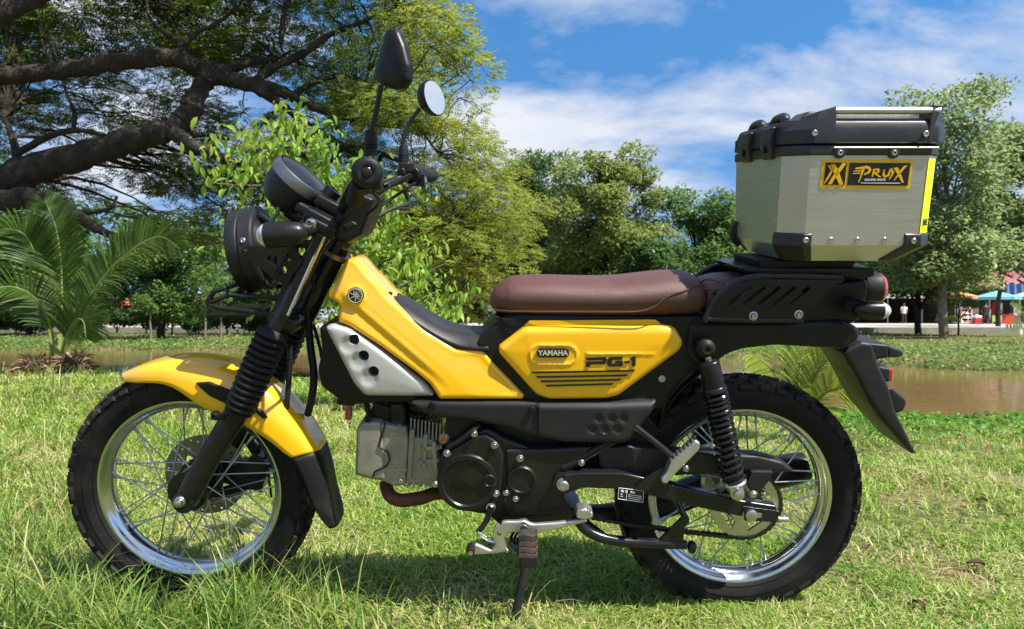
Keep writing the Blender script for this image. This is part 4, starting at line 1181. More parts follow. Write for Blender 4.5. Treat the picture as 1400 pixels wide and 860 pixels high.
e, w, h_ = px_box('goods_stand', 1383, 1394, 417, 443, 61.5, M_WP, 'white and pink goods stand near the right edge', 'stand')
MB().box((0, 0, h_ * 0.5), (w, 0.4, h_)).build('panel', M_WL, e); MB().box((0, -0.22, h_ * 0.7), (w * 0.9, 0.03, h_ * 0.5)).build('display', mat('pink_panel', (0.6, 0.35, 0.33), 0.7), e)
e, w, h_ = px_box('hanging_tarpaulin', 1374, 1402, 387, 400, 64.5, M_TB, 'blue tarpaulin hung below the red roof', 'tarpaulin')
vs, fs = [], []
for i in range(15):
    xx = -w / 2 + w * i / 14
    for zz in (h_, h_ - 0.5, h_ - 0.95): vs.append(Vector((xx, 0.1 * math.sin(i * 1.3 + zz), zz - 0.08 * math.sin(i))))
for i in range(14):
    for j in range(2): fs.append((i * 3 + j, i * 3 + j + 1, i * 3 + j + 4, i * 3 + j + 3))
MB().add(vs, fs).build('sheet', M_TB, e, fixn=False)
# planters
rg = np.random.default_rng(60)
for u, lab in ((1288, 'blue planter with a green shrub left of the pale trunk'), (1303, 'blue planter with a green shrub right of the pale trunk')):
    c = W(u, 0, 60); e = empty('planter', (c.x, c.y, ZR), label=lab, cat='planter', group='planters along the road')
    MB().lathe((0, 0, 0), (0, 0, 1), [(0, 0.30), (0.2, 0.38), (0.22, 0.41), (0.16, 0.34)], 16).build('pot', M_TB, e)
    q = rg.normal(0, 1, (160, 3)) * np.array([0.26, 0.2, 0.14]) + np.array([0, 0, 0.40])
    v, f = leaf_quads(q, 0.26, 0.35, rg); np_mesh('foliage', v, f, L_SAP, e)
# people: one continuous skin each
def person(u, d, joints, edges, radii, top, bottom, label, rotz=0.0, hair=(0.02, 0.015, 0.012)):
    c = W(u, 0, d)
    e = empty('person', (c.x, c.y, ZR), (0, 0, rotz), label=label, cat='person')
    me = bpy.data.meshes.new('body'); me.from_pydata([Vector(j) for j in joints], edges, []); me.update()
    o = bpy.data.objects.new('body', me); COL.objects.link(o); o.parent = e
    sk = o.modifiers.new('skin', 'SKIN')
    if not me.skin_vertices: me.skin_vertices.new()
    for i, r_ in enumerate(radii): me.skin_vertices[0].data[i].radius = (r_, r_ * 0.85)
    me.skin_vertices[0].data[0].use_root = True
    sb_ = o.modifiers.new('s', 'SUBSURF'); sb_.levels = 1; sb_.render_levels = 1
    me.materials.append(M_SKN)
    # clothing and hair as children of their own
    hz = Vector(joints[4])
    MB().ball(hz + Vector((0, 0.012, 0.045)), 0.115, 12, (0.92, 1, 0.9)).build('hair', mat('hair', hair, 0.7) if 'hair' not in MATS else MATS['hair'], e)
    J = [Vector(j) for j in joints]
    MB().tube([J[0] + Vector((0, 0, -0.06)), J[1], J[2] + Vector((0, 0, 0.02))], [0.17, 0.165, 0.13], 12, flat=0.72, sub=3).build('shirt', top, e)
    for a, b in ((5, 6), (8, 9)): MB().tube([J[2] * 0.3 + J[a] * 0.7, J[a], J[a] * 0.35 + J[b] * 0.65], [0.075, 0.072, 0.06], 10).build('sleeve', top, e)
    for a, b, c_ in ((11, 12, 13), (14, 15, 16)): MB().tube([J[0], J[a], J[b], J[b] * 0.3 + J[c_] * 0.7], [0.10, 0.098, 0.078, 0.07], 10).build('trouser_leg', bottom, e)
    return e
def body(stride=0.0, arm=0.15):
    j = [(0, 0, 0.92), (0, 0, 1.15), (0, 0, 1.40), (0, 0, 1.50), (0.01, -0.01, 1.62),
         (-0.19, 0, 1.37), (-0.24, arm, 1.10), (-0.22, arm * 0.6 - 0.06, 0.86), (0.19, 0, 1.37), (0.24, -arm, 1.10), (0.22, -arm * 1.4, 0.87),
         (-0.09, 0, 0.86), (-0.10 - stride * 0.3, 0.0, 0.47), (-0.10 - stride, 0.06, 0.07), (0.09, 0, 0.86), (0.10 + stride * 0.5, -0.03, 0.47), (0.10 + stride, 0, 0.07), (-0.12 - stride, -0.10, 0.04), (0.12 + stride, -0.14, 0.04), (0, 0, 1.72)]
    ed = [(0, 1), (1, 2), (2, 3), (3, 4), (2, 5), (5, 6), (6, 7), (2, 8), (8, 9), (9, 10), (0, 11), (11, 12), (12, 13), (0, 14), (14, 15), (15, 16), (13, 17), (16, 18), (4, 19)]
    rr = [0.14, 0.13, 0.12, 0.055, 0.095, 0.06, 0.045, 0.035, 0.06, 0.045, 0.035, 0.09, 0.06, 0.045, 0.09, 0.06, 0.045, 0.035, 0.035, 0.06]
    return j, ed, rr
j, ed, rr = body(0.22, 0.2); person(1348, 58.5, j, ed, rr, M_DK, M_DK, 'person in dark clothes walking along the road by the cooler', 0.0)
j, ed, rr = body(0.0, 0.05); person(1236, 62, j, ed, rr, M_WC, M_DK, 'person in a white shirt standing in the shade behind the tail lamp')
person(23, 58, j, ed, rr, mat('cream_cloth', (0.62, 0.55, 0.38), 0.9), M_DK, 'person in a cream shirt far left beyond the pond')
person(122, 58, j, ed, rr, M_PUR, M_DK, 'person in a purple top seen under the right palm frond')
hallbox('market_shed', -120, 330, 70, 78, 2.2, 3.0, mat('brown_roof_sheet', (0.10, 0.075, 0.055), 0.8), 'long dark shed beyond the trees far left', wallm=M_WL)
# ================================================================== THE MOTORCYCLE
bike = empty('motorcycle', (0, 0, 0), (LEAN, 0, 0), label='yellow and black step-through motorcycle with brown seat, leaning on its side stand', cat='motorcycle')
WF = Vector((-0.738, 0, 0.291))
WR = Vector((0.523, 0, 0.272))
Y = Vector((0, 1, 0))

def make_wheel(name, c, side):
    wh = empty(name, c, parent=bike)
    # tyre with its knobs
    mb = MB()
    prof = [(-0.026, 0.206), (-0.034, 0.212), (-0.0375, 0.2165), (-0.0365, 0.2185), (-0.0435, 0.230), (-0.0452, 0.2365), (-0.0440, 0.2375), (-0.0455, 0.247), (-0.042, 0.262), (-0.033, 0.2715), (-0.016, 0.2755), (0, 0.2765)]
    prof = prof + [(-t, r) for t, r in prof[-2::-1]]
    prof += [(0.02, 0.203), (-0.02, 0.203)]
    mb.lathe((0, 0, 0), Y, prof, 96, closed=True)
    def knob(an, yc, rc, dc, dy, h, tilt, skew=0.0):
        # block sunk in the casing: circumferential dc, across dy, height h
        er = Vector((math.cos(an), 0, math.sin(an))); ea = Vector((-math.sin(an), 0, math.cos(an)))
        up = (er * math.cos(tilt) + Y * math.sin(tilt)); ac = (Y * math.cos(tilt) - er * math.sin(tilt))
        p = er * rc + Y * yc
        vs = []
        for k, (hh, s) in enumerate(((-0.005, 1.12), (h, 0.9))):
            for a, b in ((-1, -1), (1, -1), (1, 1), (-1, 1)):
                vs.append(p + up * hh + ea * (a * dc * 0.5 * s + b * skew * dc) + ac * (b * dy * 0.5 * s))
        mb.add(vs, [(3, 2, 1, 0), (4, 5, 6, 7), (0, 1, 5, 4), (1, 2, 6, 5), (2, 3, 7, 6), (3, 0, 4, 7)])
    N = 40
    for i in range(N):
        a = 2 * math.pi * i / N
        st = 2 * math.pi / N
        for s in (-1, 1):
            knob(a + (0 if s < 0 else st * 0.5), s * 0.0095, 0.2755, 0.0235, 0.0155, 0.0075, s * 0.05, s * 0.12)
            knob(a + st * (0.5 if s < 0 else 0), s * 0.0285, 0.2715, 0.025, 0.0145, 0.0072, s * 0.45, -s * 0.15)
            knob(a + st * (0.1 if s < 0 else 0.6), s * 0.041, 0.2625, 0.022 if i % 2 else 0.030, 0.013, 0.0055, s * 1.02)
    ty = mb.build('tyre', M_RUB, wh, angle=30)
    # rim
    mb = MB()
    mb.lathe((0, 0, 0), Y, [(-0.0305, 0.2135), (-0.0315, 0.209), (-0.029, 0.2035), (-0.0215, 0.2005), (-0.0165, 0.1945), (-0.012, 0.189), (0, 0.1872), (0.012, 0.189),
                            (0.0165, 0.1945), (0.0215, 0.2005), (0.029, 0.2035), (0.0315, 0.209), (0.0305, 0.2135), (0.026, 0.2125), (0.02, 0.207), (-0.02, 0.207), (-0.026, 0.2125)], 96, closed=True)
    rim = mb.build('rim', M_CHR, wh, angle=60)
    # hub
    mb = MB()
    mb.lathe((0, 0, 0), Y, [(-0.062, 0.012), (-0.062, 0.024), (-0.045, 0.026), (-0.041, 0.046), (-0.036, 0.047), (-0.031, 0.030), (0, 0.030), (0.031, 0.036), (0.035, 0.053), (0.041, 0.052),
                            (0.046, 0.034), (0.062, 0.03), (0.062, 0.012)], 40)
    mb.build('hub', M_GLB, wh)
    # spokes: four kinds, nine of each
    kinds = []
    for s in (-1, 1):
        for tw in (-1, 1):
            a0 = (0.0 if tw < 0 else 10.0) + (0 if s < 0 else 5.0)
            a1 = a0 + tw * 46.0
            h = Vector((math.cos(R(a1)) * 0.048, s * (0.038 + 0.003 * tw), math.sin(R(a1)) * 0.048))
            e = Vector((math.cos(R(a0)) * 0.189, s * 0.007, math.sin(R(a0)) * 0.189))
            k = MB().tube([h, e], 0.00165, 6)
            d = (h - e).normalized()
            k.tube([e - d * 0.002, e + d * 0.016], [0.0032, 0.0026], 6)
            kinds.append(k.build('spoke', M_SPK, wh))
    for k in kinds:
        for i in range(1, 9):
            o = k.copy(); COL.objects.link(o); o.parent = wh
            o.rotation_euler = (0, R(40 * i), 0)
    return wh

front = make_wheel('front_wheel', WF, 0)
rear = make_wheel('rear_wheel', WR, 0)

# brake disc on the far side of the front wheel
disc = MB().lathe((0, 0.063, 0), Y, [(0, 0.030), (0, 0.099), (0.004, 0.099), (0.004, 0.030)], 64, closed=True).build('brake_disc', M_DSC, front)
holes = MB()
for i in range(36):
    a = 2 * math.pi * i / 36
    rr = (0.074, 0.083, 0.0915)[i % 3]
    holes.lathe((math.cos(a) * rr, 0.055, math.sin(a) * rr), Y, [(0, 0.0031), (0.02, 0.0031)], 8)
for i in range(6):
    a = 2 * math.pi * (i + 0.3) / 6
    pts = [(0.045, a - 0.3), (0.045, a + 0.25), (0.064, a + 0.36), (0.064, a - 0.16)]
    q = [Vector((math.cos(t) * r_, 0.055, math.sin(t) * r_)) for r_, t in pts]
    holes.hull(q, [p + Vector((0, 0.02, 0)) for p in q])
cut(disc, holes)
# rear drum plate, sprocket, chain
sp = MB()
ns = 36
prof = []
for i in range(ns * 2):
    a = math.pi * i / ns
    rr = 0.082 if i % 2 else 0.0765
    prof.append(Vector((math.cos(a) * rr, -0.069, math.sin(a) * rr)))
sp.hull(prof, [p + Vector((0, 0.006, 0)) for p in prof])
spk = sp.build('sprocket', M_STE, rear)
hl = MB()
for i in range(4):
    a = 2 * math.pi * (i + 0.4) / 4
    q = [Vector((math.cos(a + t) * r_, -0.08, math.sin(a + t) * r_)) for r_, t in ((0.044, -0.45), (0.044, 0.45), (0.064, 0.5), (0.064, -0.5))]
    hl.hull(q, [p + Vector((0, 0.03, 0)) for p in q])
cut(spk, hl)
MB().lathe((0, 0.03, 0), Y, [(0, 0.03), (0, 0.068), (0.028, 0.068), (0.034, 0.06), (0.034, 0.02)], 40).build('drum_brake', M_ALU, rear)
MB().lathe((0, -0.1, 0), Y, [(0, 0.0075), (0.2, 0.0075)], 14).build('axle', M_STE, rear)
MB().lathe((0, -0.105, 0), Y, [(0, 0.0075), (0.21, 0.0075)], 14).build('axle', M_STE, front)

chain = MB()
CF = P(700, 668, -0.069); CF.y = -0.066
cb = Vector((WR.x, -0.066, WR.z))
ra, rb = 0.026, 0.0795
d = cb - CF; L = math.hypot(d.x, d.z); base = math.atan2(d.z, d.x); off = math.acos((ra - rb) / L)
path = []
a_up, a_dn = base + off, base - off
for t in np.linspace(0, 1, 22): path.append(CF + Vector((math.cos(a_up + (2 * math.pi - 2 * off) * t), 0, math.sin(a_up + (2 * math.pi - 2 * off) * t))) * ra)
for t in np.linspace(0, 1, 60)[1:-1]:
    q = path[21] + (cb + Vector((math.cos(a_dn), 0, math.sin(a_dn))) * rb - path[21]) * t
    q.z -= 0.012 * math.sin(math.pi * t); path.append(q)
for t in np.linspace(0, 1, 40): path.append(cb + Vector((math.cos(a_dn + 2 * off * t), 0, math.sin(a_dn + 2 * off * t))) * rb)
up1 = path[-1]
for t in np.linspace(0, 1, 60)[1:-1]: path.append(up1 + (path[0] - up1) * t)
cum = 0; pts = [path[0]]
for a, b in zip(path, path[1:] + path[:1]):
    while (b - pts[-1]).length >= 0.0127 and (b - a).length > 1e-9:
        pts.append(pts[-1] + (b - pts[-1]).normalized() * 0.0127)
for i in range(len(pts) - 1):
    a, b = pts[i], pts[i + 1]
    dd = (b - a).normalized(); nn = Vector((-dd.z, 0, dd.x))
    w = 0.0045
    for s in (-1, 1):
        yy = s * (0.006 if i % 2 else 0.004)
        q = [a - dd * 0.003 - nn * w, a + dd * 0.0063 - nn * w * 0.7, b + dd * 0.003 - nn * w, b + dd * 0.003 + nn * w, a + dd * 0.0063 + nn * w * 0.7, a - dd * 0.003 + nn * w]
        chain.hull([p + Vector((0, yy - 0.0009, 0)) for p in q], [p + Vector((0, yy + 0.0009, 0)) for p in q])
    chain.lathe(a - Y * 0.0065, Y, [(0, 0.0032), (0.013, 0.0032)], 6)
chain.build('chain', mat('oily_chain_steel', (0.05, 0.045, 0.04), 0.42, 0.8, dust=0.2, dust_col=(0.06, 0.045, 0.03)), bike)

# ------------------------------------------------------------------ fork, front fender
YF = 0.093
fk = [P(250, 692, -YF), P(259, 676, -YF), P(271, 653, -YF), P(291, 617, -YF), P(327, 558, -YF)]
slider = MB().tube(fk, [0.019, 0.025, 0.0255, 0.025, 0.026], 20, sub=4)
slider.lathe(P(249, 689, -YF - 0.022), Y, [(0, 0.021), (0.004, 0.024), (0.04, 0.024), (0.044, 0.021)], 24)
for o in both(slider, 'fork_slider', M_SAT, bike): pass
boot = MB()
b0, b1 = P(326, 563, -YF), P(376, 449, -YF)
ax = (b1 - b0); Lb = ax.length
nr = 13
pr = [(0, 0.026), (0.002, 0.030)]
for i in range(nr):
    t0 = 0.006 + (Lb - 0.012) * i / nr; t1 = 0.006 + (Lb - 0.012) * (i + 1) / nr; k = 0.0325 + 0.0025 * math.sin(i / nr * 3)
    pr += [(t0, k - 0.007), (t0 + (t1 - t0) * 0.3, k), (t0 + (t1 - t0) * 0.55, k + 0.0012), (t0 + (t1 - t0) * 0.8, k - 0.001)]
pr += [(Lb - 0.004, 0.027), (Lb, 0.024)]
boot.lathe(b0, ax, pr, 28)
both(boot, 'fork_boot', M_RBL, bike, angle=70)
up = MB().tube([b1 - ax.normalized() * 0.02, P(405, 395, -YF + 0.004), P(446, 312, -YF + 0.008)], 0.0185, 18)
both(up, 'fork_tube', M_GLB, bike)
edge = MB().tube([P(394, 431, -YF - 0.021), P(416, 382, -YF - 0.020), P(443, 323, -YF - 0.016)], 0.0042, 8)  # chrome strip added in place of the tube's bright edge highlight
both(edge, 'fork_highlight', M_CHR, bike)
# triple clamps and steering stem
for y_, (u, v), hgt in ((0.10, (396, 430), 0.03), (0.105, (447, 309), 0.026)):
    c = P(u, v, 0)
    clamp = MB().box(c + Vector((0.012, 0, 0)), (0.062, 2 * y_, hgt), Matrix.Rotation(R(26), 3, 'Y'))
    clamp.build('triple_clamp', M_SAT, bike, bevel=0.006)
MB().tube([P(409, 442, 0), P(470, 318, 0)], 0.028, 20).build('steering_stem', M_GLB, bike)
MB().lathe(P(461, 349, 0), P(476, 318, 0) - P(461, 349, 0), [(-0.006, 0.030), (-0.005, 0.034), (0.004, 0.034), (0.005, 0.03)], 32).build('stem_collar', M_COP, bike)
nut = MB().lathe(P(245, 687, -0.122), (0, -1, 0), [(-0.012, 0.0125), (-0.002, 0.0125), (0, 0.011), (0.001, 0.0085), (0.009, 0.0085), (0.011, 0.0065), (0.012, 0)], 6 * 4)
nut.build('axle_nut', M_STE, bike)
bolt(bike, 295, 568, -0.118, 0.008, M_SAT, 0.012)

# front fender: rows across (crown line, shoulder, skirt), columns along the wheel
cols = [  # crown (y 0)   shoulder        lower edge (y)
    ((164, 513, 0.0), (165, 515, -0.018), (167, 518, -0.026), (170, 521, -0.030)),
    ((186, 501, 0.0), (187, 503, -0.035), (186, 512, -0.052), (187, 524, -0.054)),
    ((218, 491, 0.0), (219, 494, -0.040), (220, 506, -0.064), (222, 522, -0.066)),
    ((255, 487, 0.0), (254, 491, -0.042), (249, 508, -0.068), (246, 533, -0.071)),
    ((293, 490, 0.0), (290, 495, -0.042), (280, 517, -0.069), (270, 553, -0.073)),
    ((330, 499, 0.0), (325, 504, -0.042), (311, 529, -0.070), (297, 566, -0.074)),
    ((362, 516, 0.0), (356, 521, -0.042), (340, 547, -0.070), (326, 577, -0.074)),
    ((391, 539, 0.0), (384, 545, -0.042), (366, 565, -0.069), (350, 590, -0.073)),
    ((415, 567, 0.0), (409, 572, -0.041), (391, 586, -0.066), (372, 604, -0.070)),
    ((432, 595, 0.0), (427, 599, -0.040), (410, 607, -0.062), (388, 619, -0.067)),
    ((440, 613, 0.0), (436, 616, -0.039), (420, 620, -0.060), (399, 625, -0.064)),
]
def strip_grid(cols, mirror=True):
    n = len(cols[0]); vs, fs = [], []
    full = []
    for c in cols:
        near = [P(*p) for p in c]
        far = [Vector((p.x, -p.y, p.z)) for p in near[1:]] if mirror else []
        full.append(list(reversed(near)) + far)
    m = len(full[0])
    for r_ in full: vs += r_
    for i in range(len(full) - 1):
        for k in range(m - 1):
            fs.append((i * m + k, i * m + k + 1, (i + 1) * m + k + 1, (i + 1) * m + k))
    return MB().add(vs, fs)
fen = strip_grid(cols).build('front_fender', M_YEL, bike, sub=2)
sd = fen.modifiers.new('thick', 'SOLIDIFY'); sd.thickness = 0.0035; sd.offset = 1
vent = panel([(267, 523), (286, 522), (320, 536), (313, 554), (286, 541)], -0.0725, 2, 0.004, 4, 0.016, r=3)
both(vent, 'fender_vent', M_BLK, fen)
vent = panel([(349, 556), (357, 561), (366, 571), (360, 573), (350, 564)], -0.0735, 1.5, 0.003, 3, 0.012, r=2)
both(vent, 'fender_vent', M_BLK, fen)
flap = [
    ((440, 613, 0.0), (436, 616, -0.038), (420, 620, -0.058), (399, 626, -0.0625)),
    ((449, 642, 0.0), (446, 645, -0.038), (431, 648, -0.055), (413, 650, -0.060)),
    ((453, 676, 0.0), (450, 679, -0.040), (438, 682, -0.054), (425, 684, -0.057)),
    ((460, 706, 0.0), (458, 708, -0.042), (449, 707, -0.052), (436, 706, -0.055)),
    ((462, 716, 0.0), (460, 718, -0.036), (455, 721, -0.042), (450, 722, -0.046)),
]
fl = strip_grid(flap).build('mudflap', M_RBL, fen, sub=2)
sd = fl.modifiers.new('thick', 'SOLIDIFY'); sd.thickness = 0.004; sd.offset = 1
# brake caliper, its bracket and hoses
cal = MB()
c = P(345, 648, 0.07)
cal.box(c, (0.075, 0.05, 0.055), Matrix.Rotation(R(20), 3, 'Y'))
cal.box(c + Vector((0.02, -0.006, 0.03)), (0.05, 0.05, 0.05), Matrix.Rotation(R(40), 3, 'Y'))
cal.box(c + Vector((-0.035, -0.004, -0.004)), (0.06, 0.03, 0.045), Matrix.Rotation(R(25), 3, 'Y'))
cal.tube([c + Vector((-0.09, -0.01, -0.045)), c + Vector((0.03, -0.01, -0.015))], 0.012, 10)
cal.build('brake_caliper', M_SAT, bike, bevel=0.005)
br = plate([(332, 580), (372, 566), (377, 575), (360, 608), (352, 627), (344, 621), (330, 600)], 0.055, 0.063, 3).build('caliper_bracket', M_SAT, bike)
cut(br, plate([(343, 588), (357, 584), (352, 595), (344, 597)], 0.04, 0.08).add(*[(lambda q: (q.v, q.f))(plate([(344, 600), (354, 599), (350, 613), (344, 607)], 0.04, 0.08))][0]))
hose = MB().tube([P(396, 470, -0.03), P(396, 500, -0.035), P(391, 560, -0.04), P(381, 600, -0.02), P(374, 628, 0.02), P(364, 640, 0.05)], 0.0062, 10, sub=6)
hose.build('brake_hose', M_RBL, bike)
MB().tube([P(337, 577, 0.03), P(352, 569, 0.0), P(372, 567, -0.03), P(386, 576, -0.045), P(398, 596, -0.045), P(393, 599, -0.04), P(380, 585, -0.03), P(375, 575, 0.0)], 0.0022, 8, sub=6).build('speed_sensor_cable', M_RBL, bike)
MB().tube([P(357, 575, 0.05), P(361, 605, 0.05), P(366, 640, 0.06), P(371, 680, 0.06)], 0.003, 8, sub=5).build('sensor_lead', M_RBL, bike)
MB().tube([P(420, 420, -0.02), P(424, 470, -0.02), P(429, 510, -0.03), P(427, 540, -0.03), P(421, 566, 0.0)], 0.0085, 10, sub=6).build('cable_sleeve', M_RBL, bike)
MB().tube([P(400, 435, 0.02), P(408, 460, 0.04), P(425, 440, 0.05), P(436, 470, 0.04), P(440, 490, 0.03)], 0.004, 8, sub=6).build('throttle_cable', M_RBL, bike)

# ------------------------------------------------------------------ headlamp, guard, indicators, meter
lamp = empty('headlamp', P(331, 343, 0), parent=bike)
ax = Vector((1, 0, 0.13)).normalized()
MB().lathe((0, 0, 0), ax, [(0, 0.074), (-0.003, 0.079), (-0.003, 0.0885), (0.002, 0.0905), (0.020, 0.0915), (0.022, 0.0895), (0.025, 0.0895), (0.027, 0.0925), (0.052, 0.0925), (0.056, 0.088), (0.056, 0.07)], 64).build('lamp_ring', M_DGR, lamp)
MB().lathe((0, 0, 0), ax, [(0.050, 0.084), (0.060, 0.074), (0.074, 0.060), (0.086, 0.042), (0.092, 0.020), (0.093, 0.001)], 48).build('lamp_bowl', M_SAT, lamp)
MB().lathe((0, 0, 0), ax, [(0.012, 0.076), (0.002, 0.07), (-0.003, 0.04), (-0.005, 0.001)], 48).build('lamp_lens', M_CLR, lamp)
for k in range(4):
    a = R(-35 + 90 * k + 20)
    e = ax.orthogonal().normalized(); e = Vector((0, -1, 0)); e2 = ax.cross(e)
    dv = (e * math.cos(a) + e2 * math.sin(a))
    MB().lathe(ax * 0.039 + dv * 0.091, dv, [(0, 0.006), (0.003, 0.006), (0.004, 0.004), (0.002, 0.003), (0.002, 0)], 12).build('screw', M_STE, lamp)
lb = plate([(330, 345), (335, 336), (403, 337), (407, 343), (412, 358), (401, 374), (392, 389), (379, 386), (369, 377), (347, 359)], -0.108, -0.102, 3)
lbo = lb.build('lamp_bracket', M_SAT, bike)
ct = plate([(347, 350), (374, 351), (374, 366)], -0.13, -0.09, 2)
for u, v in ((389, 352), (381, 371)):
    ct.lathe(P(u, v, -0.13), Y, [(0, 0.0105), (0.05, 0.0105)], 20)
cut(lbo, ct)
lbf = lbo.copy(); lbf.data = lbo.data.copy()
for v in lbf.data.vertices: v.co.y = -v.co.y
lbf.data.flip_normals(); COL.objects.link(lbf)
for u, v in ((389, 352), (381, 371)): bolt(lbo, u, v, -0.1035, 0.006, M_SAT, 0.005)
bolt(lbo, 334, 345, -0.1085, 0.006, M_SAT, 0.005)
both(plate([(432, 319), (441, 322), (393, 432), (383, 431)], -0.112, -0.100, 1), 'fork_cover', M_SAT, bike, bevel=0.003)
both(plate([(398, 370), (405, 380), (392, 412), (386, 428), (372, 424), (384, 395), (387, 378)], -0.100, -0.094, 2), 'guard_bracket', M_SAT, bike)
gr = MB()
for s in (1, -1):
    pp = [P(389, 432, -0.092), P(372, 430, -0.092), P(300, 421, -0.092), P(285, 417, -0.092), P(284, 412, -0.092), P(292, 399, -0.092), P(308, 394, -0.092), P(314, 403, -0.09), P(330, 405, -0.09), P(360, 406, -0.088), P(384, 407, -0.086)]
    gr.tube([Vector((p.x, p.y * s, p.z)) for p in pp], 0.0058, 10)
    a, b = P(287, 413, -0.092), P(314, 404, -0.09)
    gr.tube([Vector((a.x, a.y * s, a.z)), Vector((b.x, b.y * s, b.z))], 0.0045, 8)
for u, v in ((284, 414), (309, 394), (330, 405)):
    a = P(u, v, -0.092); gr.tube([a, Vector((a.x, 0.092, a.z))], 0.0052, 10)
gr.box((P(330, 424, 0)), (0.09, 0.17, 0.004))
gr.build('front_guard_rail', M_SAT, bike)
def bullet(name, u0, v0, u1, v1, y, r, lens_first=True):
    """turn signal from (u0, v0) lens tip to (u1, v1) tail"""
    e = empty(name, P(u0, v0, y), parent=bike)
    a = P(u1, v1, y) - P(u0, v0, y); Ln = a.length
    MB().lathe((0, 0, 0), a, [(0, 0.001), (0.002, r * 0.35), (0.007, r * 0.68), (0.016, r * 0.93), (0.021, r)], 28).build('signal_lens', M_CLR, e)
    MB().lathe((0, 0, 0), a, [(0.0195, r * 0.97), (0.0215, r * 1.06), (Ln * 0.6, r * 1.04), (Ln * 0.85, r * 0.85), (Ln * 0.97, r * 0.45), (Ln, 0.001)], 28).build('signal_body', M_SAT, e)
    s = 1 if y < 0 else -1
    c = a * 0.62
    MB().lathe(c + Vector((0, 0, 0.004)), (0.35 if u1 > u0 else -0.15, s, 0.02), [(0, 0.013), (0.02, 0.013)] + [(0.02 + 0.005 * k, 0.016 if k % 2 else 0.0135) for k in range(8)] + [(0.09, 0.012)], 20).build('signal_stalk', M_RBL, e)
    return e
bullet('front_turn_signal', 350, 323, 421, 318, -0.175, 0.0245)
tip, tl = P(350, 323, -0.175), P(421, 318, -0.175)
def far_bullet(name, tip, tl, r):
    e = empty(name, Vector((tip.x, -tip.y, tip.z)), parent=bike)
    a = tl - tip; a.y = 0; Ln = a.length
    MB().lathe((0, 0, 0), a, [(0, 0.001), (0.002, r * 0.35), (0.007, r * 0.68), (0.016, r * 0.93), (0.021, r)], 28).build('signal_lens', M_CLR, e)
    MB().lathe((0, 0, 0), a, [(0.0195, r * 0.97), (0.0215, r * 1.06), (Ln * 0.6, r * 1.04), (Ln * 0.85, r * 0.85), (Ln * 0.97, r * 0.45), (Ln, 0.001)], 28).build('signal_body', M_SAT, e)
    MB().lathe(a * 0.62, (0.2, -1, 0.02), [(0, 0.012), (0.09, 0.012)], 16).build('signal_stalk', M_RBL, e)
far_bullet('front_turn_signal', tip, tl, 0.0245)

ma = Vector((0.68, -0.08, 0.73)).normalized()
mt = empty('speedometer', P(415, 240, 0.0), parent=bike)
MB().lathe((0, 0, 0), ma, [(-0.021, 0.062), (-0.021, 0.0655), (0.001, 0.0645), (0.004, 0.062), (0.004, 0.0605), (-0.002, 0.060)], 56).build('meter_ring', mat('dull_silver_ring', (0.20, 0.205, 0.21), 0.38, 0.85, dust=0.1), mt)
MB().lathe((0, 0, 0), ma, [(-0.019, 0.0625), (-0.045, 0.060), (-0.070, 0.052), (-0.084, 0.040), (-0.086, 0.001)], 48).build('meter_body', M_DGR, mt)
MB().lathe((0, 0, 0), ma, [(-0.003, 0.0605), (0.004, 0.056), (0.009, 0.035), (0.011, 0.001)], 48).build('meter_glass', M_GLB, mt)
MB().tube([P(395, 285, 0.0), P(415, 298, 0), P(450, 304, 0)], [0.02, 0.024, 0.026], 14).build('meter_mount', M_SAT, bike)
MB().tube([P(376, 268, -0.02), P(381, 285, -0.035), P(374, 300, -0.03), P(369, 318, -0.01)], 0.0042, 8, sub=6).build('meter_lead', mat('grey_cable', (0.16, 0.17, 0.15), 0.6), bike)
MB().lathe(P(455, 262, 0.0), (0.68, 0, 0.73), [(-0.06, 0.017), (0, 0.019), (0.006, 0.019), (0.007, 0.014), (0.002, 0.012), (0.002, 0.001)], 24).build('ignition_switch', M_GLB, bike)
up = MB()
up.box(P(435, 291, 0), (0.07, 0.13, 0.022), Matrix.Rotation(R(28), 3, 'Y'))
up.box(P(455, 280, 0), (0.06, 0.10, 0.025), Matrix.Rotation(R(28), 3, 'Y'))
up.box(P(452, 300, 0), (0.07, 0.20, 0.03), Matrix.Rotation(R(28), 3, 'Y'))
up.build('top_bridge', M_SAT, bike, bevel=0.006)
bolt(bike, 425, 306, -0.118, 0.008, M_STE, 0.012)
panel([(449, 314), (468, 276), (480, 262), (492, 262), (513, 271), (507, 292), (495, 322), (476, 334), (455, 326)], -0.062, 6, 0.014, 5, r=4, to_y=0.062).build('stem_cover', M_BLK, bike)
panel([(468, 308), (482, 302), (489, 307), (474, 315)], -0.0755, 3, 0.003, 3, 0.004, r=2).build('stem_cover_facet', M_DGR, bike)

